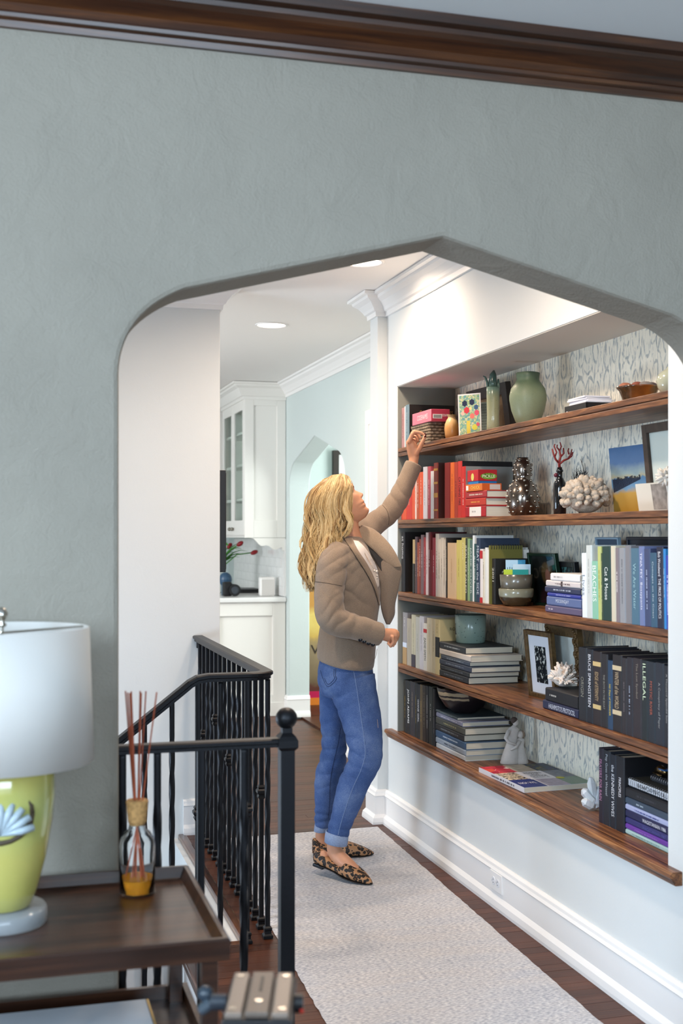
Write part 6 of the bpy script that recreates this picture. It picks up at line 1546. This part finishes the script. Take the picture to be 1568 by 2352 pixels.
def nail(c, d, n_, w=.0052, l=.0075):
    c, d, n_ = Vector(c), Vector(d).normalized(), Vector(n_).normalized(); s_ = d.cross(n_)
    MB().ball(c, (w, l, .0022), 12, 8, M=Matrix((s_, d, n_)).transposed()).build('fingernail', NAIL, body, smooth=True)
nail(at(976, 1003, 5.411), at(975, 1004, 5.416) - at(969, 1017, 5.42), RT * .5 - FW * .8 + UP * .1, .0062, .0085)
nail(at(976, 996, 5.423), RT - UP * .4, UP * .8 + RT * .4 - FW * .3)
nail(at(975, 1019, 5.44), -UP, RT * .8 - FW * .4, .003, .004)
# ring and bracelet on the lowered hand
m_ = MB(); GOLD = mat('#d8b890', .2, 1.0)
for c, r in (((907, 1471, 5.043), .0095), ((911, 1466, 5.064), .0100)):
    C_ = at(*c); ax_ = UP * .9 + RT * -.3; u1 = FW; u2 = ax_.cross(FW).normalized(); m_.tube([C_ + (u1 * math.cos(a) + u2 * math.sin(a)) * r for a in [i * math.pi / 9 for i in range(19)]], .0012, 6)
m_.build('finger_rings', GOLD, body, smooth=True)

# ---- jeans
jm = MB()
column(jm, [(795, 1488, 5.2, 58, .155), (795, 1510, 5.2, 60, .165), (793, 1545, 5.2, 63.5, .178), (797, 1575, 5.2, 66, .178), (803, 1596, 5.2, 62, .165)])
limb(jm, [(806, 1560, 5.12, 56, .100), (816, 1600, 5.11, 51, .097), (827, 1640, 5.10, 47, .090), (835, 1684, 5.08, 43, .082), (839, 1714, 5.065, 40, .077), (838, 1745, 5.06, 38, .073), (823, 1780, 5.06, 34.5, .068), (812, 1800, 5.06, 35, .066), (799, 1840, 5.065, 32.5, .060), (785, 1882, 5.075, 27, .051), (773, 1922, 5.08, 24.5, .046)], 26, cap=False)
limb(jm, [(785, 1560, 5.28, 52, .100), (774, 1605, 5.30, 42, .092), (767, 1650, 5.32, 33, .080), (767, 1700, 5.345, 28, .070), (764, 1745, 5.36, 30, .064), (754, 1790, 5.375, 31.5, .062), (748, 1850, 5.39, 25, .053), (741, 1896, 5.40, 19, .042)], 26, cap=False)
jme = fuse(jm, .0052, 5)
kn_n, kn_f, hipc = at(838, 1735, 5.06), at(765, 1730, 5.35), at(790, 1590, 5.15)
def jc(x): return 2 * abs(math.sin(x / 2)) ** .8 - 1.1
def jw(p, n_):
    d = .0015 * noise.noise(p * 16)
    d1 = p - kn_n; w1 = math.exp(-(d1.length / .11) ** 2); back = .5 - .5 * n_.dot(RT)
    d += w1 * .0055 * (.35 + back) * jc(p.z * 120 + d1.dot(RT) * 45 + 2.5 * noise.noise(p * 20))
    d2 = p - kn_f; w2 = math.exp(-(d2.length / .16) ** 2); d += w2 * .0042 * jc(p.z * 110 - d2.dot(RT) * 40 + 2 * noise.noise(p * 18))
    d3 = p - hipc; w3 = math.exp(-(d3.length / .12) ** 2); d += w3 * .0042 * jc((p.z - .45 * d3.dot(RT)) * 105 + 2.2 * noise.noise(p * 14))
    an = math.exp(-((p.z - .17) / .09) ** 2); d += an * .0032 * jc(p.z * 150 + 3 * noise.noise(p * 15))
    return d
displace(jme, jw)
def denim():
    n = NT('denim'); b = n.b; b.inputs['Roughness'].default_value = .85; b.inputs['Specular IOR Level'].default_value = .2
    v = n.coords(); t = n.n('ShaderNodeTexNoise', i_Scale=6.0, i_Detail=6.0, i_Roughness=.6); n.l(v, t.inputs[0])
    t2 = n.n('ShaderNodeTexNoise', i_Scale=420.0, i_Detail=2.0); n.l(v, t2.inputs[0])
    c = n.ramp(n.math('ADD', n.math('MULTIPLY', t.outputs[0], .6), n.math('MULTIPLY', t2.outputs[0], .4)), [(.34, '#334a78'), (.5, '#486194'), (.68, '#7288b0')])
    n.l(c, b.inputs['Base Color']); n.bump(t2.outputs[0], .3, .002); return n.m
DEN = denim()
bv_j = BVHTree.FromPolygons([v.co.copy() for v in jme.vertices], [tuple(f.vertices) for f in jme.polygons])
jeans = mesh_obj(jme, 'jeans', [DEN], wo)
def drape(bv, pts, off_=.001, fallback=5.1, n=8):
    out = []
    for (u, v) in [tuple(q) for q in crom(pts, n)]:
        d = dirv(u, v); hit = bv.ray_cast(CAMP, d)
        out.append(hit[0] - d.normalized() * off_ if hit[0] else CAMP + d * fallback)
    return out
STI = mat('#7d93b8', .8); STID = mat('#1d2d52', .8)
for pts in ([(812, 1542), (817, 1570), (823, 1610), (829, 1650), (836, 1700), (838, 1735), (828, 1770), (812, 1805), (797, 1845), (783, 1890), (776, 1918)],):
    MB().tube(drape(bv_j, pts, .0006), .0011, 5).build('side_seam', STI, jeans)
for pts in ([(771, 1535), (770, 1550), (771, 1562), (753, 1577), (742, 1560), (736, 1540)], [(767, 1536), (766.5, 1551), (767, 1560), (753, 1572), (745, 1558)]):
    MB().tube(drape(bv_j, pts, .0006), .0011, 5).build('pocket_stitching', STID, jeans)
MB().tube(drape(bv_j, [(782, 1672), (777, 1705), (770, 1735), (763, 1765), (758, 1800), (757, 1840), (754, 1880)], .0004, 5.35), .0014, 5).build('inseam', STID, jeans)
CUFF = mat('#8b9dbd', .9, grain=.12, gscale=200)
for (a, b, rw, rd) in (((774, 1912, 5.08), (771, 1938, 5.083), 26, .050), ((741.5, 1888, 5.40), (738.5, 1909, 5.403), 17.5, .040)):
    m_ = MB(); tl = (8 if rw > 20 else 3)
    rings = []
    for f, sc in ((0, .97), (.02, 1.03), (.5, 1.05), (.97, 1.03), (1, .99), (.9, .93)):
        c = tuple(x0_ + (x1_ - x0_) * f for x0_, x1_ in zip(a, b)); C_ = at(*c); r = rw * c[2] / F * sc
        rings.append([C_ + (RT + UP * -.17 * (rw > 20)).normalized() * math.cos(2 * math.pi * j / 28) * r + FW * math.sin(2 * math.pi * j / 28) * rd * sc for j in range(28)])
    m_.loft(rings, True, False).build('rolled_cuff', CUFF, jeans, smooth=True)
MB().tube(drape(bv_j, [(866, 1652), (867, 1662), (868, 1672)], .0008), [.0012] * 17, 5).build('distressed_tear', mat('#a8988c', .9), jeans)

# ---- shoes
def leopard():
    n = NT('leopard_print'); b = n.b; b.inputs['Roughness'].default_value = .6
    v = n.coords(); nz = n.n('ShaderNodeTexNoise', i_Scale=70.0, i_Detail=2.0); n.l(v, nz.inputs[0])
    sc_ = n.n('ShaderNodeVectorMath', operation='SCALE'); sc_.inputs['Scale'].default_value = .012; n.l(nz.outputs['Color'], sc_.inputs[0]); ad = n.n('ShaderNodeVectorMath', operation='ADD'); n.l(v, ad.inputs[0]); n.l(sc_.outputs[0], ad.inputs[1])
    vo = n.n('ShaderNodeTexVoronoi', i_Scale=56.0, i_Randomness=.8); n.l(ad.outputs[0], vo.inputs[0]); d = vo.outputs['Distance']
    n2 = n.n('ShaderNodeTexNoise', i_Scale=150.0, i_Detail=1.0); n.l(v, n2.inputs[0])
    ring = n.math('MULTIPLY', n.math('LESS_THAN', d, .53), n.math('MAXIMUM', n.math('GREATER_THAN', d, .22), n.math('GREATER_THAN', n2.outputs[0], .50)))
    inner = n.math('LESS_THAN', d, .22)
    c = n.mixc(inner, '#b0825a', '#7d5230'); n.l(n.mixc(ring, c, '#17110e'), b.inputs['Base Color']); return n.m
LEO = leopard()
def shoe(heel, toe, lab):
    ax_ = toe - heel; L = ax_.length; ex_ = ax_.normalized(); ly_ = UP.cross(ex_).normalized(); uz = ex_.cross(ly_)
    P_ = [(0, .014, .016, .074), (.02, .025, .012, .082), (.07, .031, .011, .078), (.15, .034, .012, .066), (.3, .035, .013, .050), (.42, .036, .010, .040), (.52, .041, .006, .044), (.56, .043, .004, .060), (.62, .043, .002, .060), (.72, .040, .001, .050), (.82, .032, .0, .040), (.90, .022, .001, .030), (.96, .012, .003, .021), (1.0, .003, .006, .013)]
    m_ = MB(); rings = []
    for s_, w, b, t in crom(P_, 4):
        rings.append([heel + ex_ * s_ * L + ly_ * (math.copysign(abs(math.cos(a)) ** .8, math.cos(a)) * w) + uz * ((b + t) / 2 + math.copysign(abs(math.sin(a)) ** .75, math.sin(a)) * (t - b) / 2) for a in [2 * math.pi * j / 28 for j in range(28)]])
    m_.loft(rings); sh_o = m_.build('shoe', LEO, wo, smooth=True)
    m_ = MB()
    for s0_, s1_, z0_, z1_ in ((.015, .20, .0, .0135),):
        pts = [heel + ex_ * s_ * L + ly_ * y_ + uz * z_ for z_ in (z0_, z1_) for s_, y_ in ((s0_, -.024), (s1_, -.027), (s1_, .027), (s0_, .024))]; m_.hexa(pts)
    m_.build('heel', mat('#1b222b', .35), sh_o, bevel=.003)
    m_ = MB(); rings = []
    for s_, w, b, t in crom(P_[3:], 3): rings.append([heel + ex_ * s_ * L + ly_ * w * .93 * sg + uz * (b + dz) for sg, dz in ((-1, -.001), (1, -.001), (1, .003), (-1, .003))])
    m_.loft(rings).build('sole', mat('#1a1513', .6), sh_o)
toe_n = onz(854, 2034, .009); heel_n = at(723, 1986, 5.135)
shoe(heel_n, toe_n, '')
toe_f = onz(858, 1964, .009); heel_f = onz(717, 1967, .009)
shoe(heel_f, toe_f, '')

# ---- blazer
bz_ = MB()
column(bz_, [(792, 1232, 5.2, 38, .070, 0), (791, 1244, 5.2, 47, .115, 0), (790, 1258, 5.2, 57, .160, 0), (789, 1280, 5.2, 66, .186, 0), (792, 1310, 5.2, 72, .190, 0), (799, 1350, 5.2, 75, .178, 0), (804, 1385, 5.2, 69, .160, 0), (802, 1420, 5.2, 65, .158, 2), (798, 1460, 5.2, 66, .174, 6), (795, 1495, 5.2, 66.5, .188, 10), (793, 1518, 5.2, 65, .190, 12), (791, 1527, 5.2, 61, .184, 12)])
limb(bz_, [(778, 1268, 5.08, 33, .062), (762, 1300, 5.02, 35, .066), (756.5, 1350, 4.985, 34, .064), (755, 1395, 4.96, 34, .062), (766, 1424, 4.955, 34, .060), (800, 1437, 4.97, 29.5, .055), (840, 1448, 5.0, 28, .052), (872, 1457.5, 5.028, 27.5, .050)], 26, cap=False)
limb(bz_, [(828, 1236, 5.30, 34, .066), (846, 1216, 5.34, 31, .060), (862, 1202, 5.36, 27, .054), (888, 1182, 5.385, 25.5, .050), (910, 1154, 5.405, 25, .048), (930, 1112, 5.43, 21.5, .043), (950, 1066, 5.448, 20.5, .041)], 26, cap=False)
bme_ = fuse(bz_, .0052, 5)
el_n, el_f, arm_p = at(762, 1420, 4.92), at(912, 1154, 5.38), at(782, 1310, 5.0)
dn, df_ = (at(800, 1437, 4.97) - at(757, 1350, 4.985)).normalized(), (at(930, 1112, 5.43) - at(862, 1202, 5.36)).normalized()
def cz_f(x): return 2 * abs(math.sin(x / 2)) ** .65 - 1.1
def bw_(p, n_):
    d = .0018 * noise.noise(p * 12)
    a = p - el_n; w = math.exp(-(a.length / .085) ** 2); inner = max(0, .6 + .6 * n_.dot((RT + UP).normalized())); d += w * .0062 * inner * cz_f(a.dot((RT * .75 - UP * .65)) * 145 + 2.0 * noise.noise(p * 18))
    a = p - at(815, 1440, 4.94); w = math.exp(-(a.length / .09) ** 2); d += w * .0026 * cz_f(a.dot((RT * .9 - UP * .3)) * 95 + 2 * noise.noise(p * 15))
    a = p - el_f; w = math.exp(-(a.length / .10) ** 2); d += w * .0032 * cz_f(a.dot((RT * .55 + UP * .8)) * 130 + a.dot(RT - UP) * 25 + 2 * noise.noise(p * 16))
    a = p - arm_p; w = math.exp(-(a.length / .11) ** 2); d += w * .0032 * cz_f((a.dot(RT) * .7 - a.dot(UP)) * 110 + 2.4 * noise.noise(p * 15))
    a = p - at(800, 1360, 5.0); w = math.exp(-(a.length / .14) ** 2); d += w * .0030 * cz_f((a.dot(RT) * .8 + a.dot(UP)) * 75 + 2.5 * noise.noise(p * 10))
    return d
displace(bme_, bw_)
def tweed(name, dark, light, sc=260.0):
    n = NT(name); b = n.b; b.inputs['Roughness'].default_value = .95; b.inputs['Specular IOR Level'].default_value = .15; b.inputs['Sheen Weight'].default_value = .25
    v = n.coords(); t = n.n('ShaderNodeTexNoise', i_Scale=sc, i_Detail=3.0); n.l(v, t.inputs[0]); n.l(n.ramp(t.outputs[0], [(.36, dark), (.64, light)]), b.inputs['Base Color']); n.bump(t.outputs[0], .35, .002); return n.m
TWD = tweed('tweed', '#827264', '#a08d7a', 700.0)
bv_b = BVHTree.FromPolygons([v.co.copy() for v in bme_.vertices], [tuple(f.vertices) for f in bme_.polygons])
blazer = mesh_obj(bme_, 'blazer', [TWD], wo)
def sheet(A, B, bv, off_, name, m, parent, nu=24, nv=8, fb=5.05, thick=.0, bulge=0.0):
    a, b = crom(A, 8), crom(B, 8); V = []; Fc = []
    for i in range(nu + 1):
        fa = a[round(i / nu * (len(a) - 1))]; fb_ = b[round(i / nu * (len(b) - 1))]
        for j in range(nv + 1):
            t = j / nv; q = [x0_ + (x1_ - x0_) * t for x0_, x1_ in zip(fa, fb_)]; d = dirv(q[0], q[1])
            if bv:
                hit = bv.ray_cast(CAMP, d); P_ = hit[0] - d.normalized() * (off_ + bulge * math.sin(t * math.pi)) if hit[0] else None
            else: P_ = CAMP + d * (q[2] - bulge * math.sin(t * math.pi))
            V.append(P_)
    last = None
    for i in range(len(V)):
        if V[i] is None:
            nb2 = [V[k_] for k_ in (i - 1, i + 1, i - nv - 1, i + nv + 1) if 0 <= k_ < len(V) and V[k_] is not None]
            f_i, j = divmod(i, nv + 1); fa = a[round(f_i / nu * (len(a) - 1))]; fb_ = b[round(f_i / nu * (len(b) - 1))]; t = j / nv; q = [x0_ + (x1_ - x0_) * t for x0_, x1_ in zip(fa, fb_)]
            zz = Zd(nb2[0].x, nb2[0].y) if nb2 else fb; V[i] = CAMP + dirv(q[0], q[1]) * zz
    if bv:
        for it_ in range(6):
            D_ = [Zd(q.x, q.y) for q in V]; V2 = list(V)
            for i in range(len(V)):
                f_i, j = divmod(i, nv + 1); nb3 = [D_[k_] for k_ in ([i - 1] if j else []) + ([i + 1] if j < nv else []) + ([i - nv - 1] if f_i else []) + ([i + nv + 1] if f_i < nu else [])]
                m3 = min(D_[i], .4 * D_[i] + .6 * sum(nb3) / len(nb3)); V2[i] = CAMP + (V[i] - CAMP) * (m3 / D_[i])
            V = V2
    for i in range(nu):
        for j in range(nv): k_ = i * (nv + 1) + j; Fc.append((k_, k_ + 1, k_ + nv + 2, k_ + nv + 1))
    o = MB().add(V, Fc).build(name, m, parent, smooth=True)
    if thick: sm_ = o.modifiers.new('solid', 'SOLIDIFY'); sm_.thickness = thick; sm_.offset = 0
    return o
# white top in the opening, lapels, loose far front panel
sheet([(806, 1240), (817, 1262), (834, 1288), (852, 1318), (866, 1352)], [(823, 1243), (838, 1258), (856, 1285), (868, 1312), (871, 1345)], bv_b, .004, 'white_top', mat('#e6ded8', .8, bump=.2, bscale=40), wo, thick=.002)
sheet([(786, 1230), (797, 1248), (808, 1264), (826, 1292), (846, 1324), (862, 1358), (870, 1390)], [(809, 1236), (815, 1252), (824, 1268), (842, 1294), (858, 1326), (869, 1360), (872, 1390)], bv_b, .008, 'lapel', tweed('tweed_lapel', '#84715f', '#a38e79', 700.0), blazer, thick=.004, bulge=.006)
DK = mat('#3b3735', .8, name='lining')
pan = sheet([(836, 1256, 5.18), (852, 1280, 5.165), (866, 1310, 5.16), (873, 1345, 5.165), (874, 1385, 5.18), (879, 1412, 5.20), (888, 1434, 5.22)], [(868, 1238, 5.22), (896, 1262, 5.19), (921, 1300, 5.16), (916, 1345, 5.17), (907, 1385, 5.19), (905, 1412, 5.21), (894, 1434, 5.225)], None, 0, 'front_panel', TWD, blazer, nu=30, nv=10, thick=.005, bulge=.02)
sheet([(820, 1224, 5.20), (838, 1246, 5.165), (862, 1268, 5.15), (884, 1290, 5.145), (904, 1303, 5.145)], [(830, 1206, 5.23), (858, 1216, 5.21), (886, 1240, 5.175), (908, 1270, 5.15), (921, 1302, 5.142)], None, 0, 'far_lapel', tweed('tweed_lapel2', '#8f7b68', '#ad9983', 700.0), blazer, nu=24, nv=8, thick=.004, bulge=.008)
sheet([(838, 1252, 5.168), (852, 1272, 5.152), (866, 1296, 5.148), (876, 1312, 5.148)], [(862, 1266, 5.152), (876, 1280, 5.147), (886, 1294, 5.145), (884, 1306, 5.146)], None, 0, 'lining', DK, blazer, nu=16, nv=6, thick=.002)
# seams, buttons, necklace
SEAM = mat('#54473c', .9)
for pts, bv in (([(722, 1336), (740, 1338), (760, 1341), (785, 1346)], bv_b), ([(805, 1262), (815, 1275), (850, 1335), (868, 1385)], bv_b), ([(878, 1160), (888, 1172), (893, 1190), (892, 1206)], bv_b), ([(866, 1490), (861, 1512), (848, 1530), (830, 1535)], bv_b)):
    MB().tube(drape(bv, pts, .0006, 5.0), .0011, 5).build('seam', SEAM if pts[0][1] < 1400 else mat('#a79a8e', .9), blazer)
for (u, v) in ((827, 1469), (836, 1473), (846, 1477), (856, 1480)):
    d = dirv(u, v); hit = bv_b.ray_cast(CAMP, d)
    if hit[0]: MB().ball(hit[0] - d.normalized() * .001, (.0095, .0095, .004), 14, 8, M=(-d).to_track_quat('Z', 'Y').to_matrix()).build('cuff_button', mat('#14141a', .25), blazer, smooth=True)
nk_ = MB(); nk_.tube([at(819, 1238, 5.13), at(838, 1272, 5.075), at(852, 1298, 5.06), at(862, 1312, 5.06)], .0011, 5); nko = nk_.build('necklace', mat('#8a7464', .3, .8), wo)
for (u, v, r) in ((860, 1311, .0055), (865, 1313, .0065), (866, 1322, .0055), (866, 1328, .0045)): MB().ball(at(u, v, 5.055), r, 12, 8).build('bead', mat('#d8cfc4', .2, .3), nko, smooth=True)

# ---- hair
hm = MB(); hc = []; rn = random.Random(31)
def strands(pts, width, n, shade, wave, ph, r=.0017, thin=1.0):
    S = crom(pts, 4); m = len(S)
    base = []
    for i, q in enumerate(S):
        t = i / (m - 1); a = wave * min(1, max(0, (t - .2) * 1.8))
        base.append(at(q[0], q[1], q[2]) + RT * a * math.sin(ph + t * 12.5) - FW * a * .7 * math.cos(ph + t * 12.5))
    for s_ in range(n):
        o1, o2 = rn.gauss(0, .42), rn.gauss(0, .35); P_ = []; rad = []
        sh_ = min(1, max(0, shade + rn.uniform(-.28, .28))); e = rn.uniform(.72, 1.0); w2 = rn.uniform(-.003, .003); p2 = rn.uniform(0, 6)
        for i in range(m):
            t = i / (m - 1)
            if t > e: break
            sp = width * (.5 + .6 * math.sin(t * math.pi * .9) + .25 * math.sin(t * 19 + ph)) * (1 - .45 * t)
            P_.append(base[i] + RT * (o1 * sp + w2 * math.sin(p2 + t * 15)) + FW * o2 * sp + UP * o2 * sp * .3); rad.append(r * (.8 + .5 * math.sin(t * math.pi)) * (1 - .55 * max(0, t - .6) / .4))
        k0 = len(hm.v); hm.tube(P_, rad, 5, caps=False); hc.extend([sh_] * (len(hm.v) - k0))
front = [(797, 1094), (804, 1112), (802, 1138), (797, 1166), (801, 1192), (793, 1222), (770, 1243), (742, 1262)]
mid1 = [(785, 1089), (782, 1118), (770, 1152), (773, 1190), (764, 1222), (745, 1252), (728, 1290), (722, 1330)]
mid2 = [(766, 1092), (745, 1122), (733, 1165), (737, 1205), (724, 1245), (716, 1290), (716, 1335), (719, 1362)]
back = [(744, 1103), (718, 1134), (706, 1174), (706, 1215), (700, 1255), (696, 1300), (701, 1335), (712, 1366)]
guides = [front, mid1, mid2, back]; zg_ = [(5.18, 5.125, 5.11, 5.105, 5.10, 5.10, 5.06, 5.03), (5.17, 5.105, 5.085, 5.08, 5.07, 5.04, 5.00, 4.985), (5.18, 5.11, 5.085, 5.08, 5.06, 5.02, 5.0, 4.99), (5.2, 5.15, 5.12, 5.11, 5.10, 5.08, 5.06, 5.05)]
def gpath(f, lay, jit):
    f = f * 3; i = min(2, int(f)); t = f - i; out_ = []
    for k_ in range(8):
        a, b = guides[i][k_], guides[i + 1][k_]; z = zg_[i][k_] * (1 - t) + zg_[i + 1][k_] * t
        g = 1 if k_ > 0 else .25
        out_.append((a[0] * (1 - t) + b[0] * t + rn.uniform(-jit, jit) * g, a[1] * (1 - t) + b[1] * t + rn.uniform(-jit, jit) * .6 * g, z + lay * (1 if k_ > 0 else .5) + rn.uniform(-.005, .005)))
    return out_
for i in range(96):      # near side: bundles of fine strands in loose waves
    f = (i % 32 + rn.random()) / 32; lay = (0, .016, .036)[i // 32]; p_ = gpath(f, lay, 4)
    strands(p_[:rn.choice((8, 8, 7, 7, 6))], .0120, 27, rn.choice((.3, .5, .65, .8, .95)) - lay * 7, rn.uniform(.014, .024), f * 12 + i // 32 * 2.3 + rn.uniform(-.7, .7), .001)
for i in range(46):      # back and far side
    f = rn.uniform(.3, 1.0); lay = rn.uniform(.08, .22); p_ = gpath(f, lay, 6); p_ = [(u + (4 if k_ > 2 else 0), v, min(z, 5.34)) for k_, (u, v, z) in enumerate(p_)]
    strands(p_[:rn.choice((7, 8))], .011, 9, .15 + .35 * rn.random(), .010, rn.uniform(0, 6.3), .0026)
for i in range(60):      # flyaways
    strands(gpath(rn.random(), rn.choice((-.006, .0, .02)), 9), .004, 1, .8, rn.uniform(.006, .02), rn.uniform(0, 6.3), .0009)
for i in range(16):      # curled face-framing ends
    s_ = rn.uniform(-5, 4); strands([(799 + s_, 1120, 5.115), (795 + s_, 1150, 5.095), (793 + s_, 1172, 5.085), (802 + s_, 1190, 5.08), (805 + s_, 1204, 5.08), (797 + s_, 1220 + rn.uniform(-5, 8), 5.085), (784 + s_, 1236, 5.08)][:rn.choice((6, 7))], .005, 9, .6 + .35 * rn.random(), .003, rn.uniform(0, 6))
k0 = len(hm.v)          # cap under the locks
cap = MB(); R_ = []
for i in range(17):
    a = math.pi * (.01 + .62 * i / 16)
    R_.append([HO + fwd * (-.012) + upv * .118 + (fwd * math.sin(a) * math.cos(b) * (.098 if math.cos(b) > 0 else .118) + side * math.sin(a) * math.sin(b) * .088 + upv * math.cos(a) * .110) for b in [2 * math.pi * j / 28 for j in range(28)]])
def keep_face(p):
    c = p - HO; return c.dot(fwd) > .045 and c.dot(upv) < .165
hm.loft(R_[:11], True, True)
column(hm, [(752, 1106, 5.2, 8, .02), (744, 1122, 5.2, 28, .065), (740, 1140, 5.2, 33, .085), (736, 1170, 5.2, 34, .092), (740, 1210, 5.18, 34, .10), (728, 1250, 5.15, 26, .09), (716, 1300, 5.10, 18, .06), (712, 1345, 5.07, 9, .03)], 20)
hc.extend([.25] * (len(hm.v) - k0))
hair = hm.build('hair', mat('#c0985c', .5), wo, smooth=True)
at_ = hair.data.color_attributes.new('shade', 'FLOAT_COLOR', 'POINT')
at_.data.foreach_set('color', [x for s_ in hc for x in (s_, s_, s_, 1.0)])
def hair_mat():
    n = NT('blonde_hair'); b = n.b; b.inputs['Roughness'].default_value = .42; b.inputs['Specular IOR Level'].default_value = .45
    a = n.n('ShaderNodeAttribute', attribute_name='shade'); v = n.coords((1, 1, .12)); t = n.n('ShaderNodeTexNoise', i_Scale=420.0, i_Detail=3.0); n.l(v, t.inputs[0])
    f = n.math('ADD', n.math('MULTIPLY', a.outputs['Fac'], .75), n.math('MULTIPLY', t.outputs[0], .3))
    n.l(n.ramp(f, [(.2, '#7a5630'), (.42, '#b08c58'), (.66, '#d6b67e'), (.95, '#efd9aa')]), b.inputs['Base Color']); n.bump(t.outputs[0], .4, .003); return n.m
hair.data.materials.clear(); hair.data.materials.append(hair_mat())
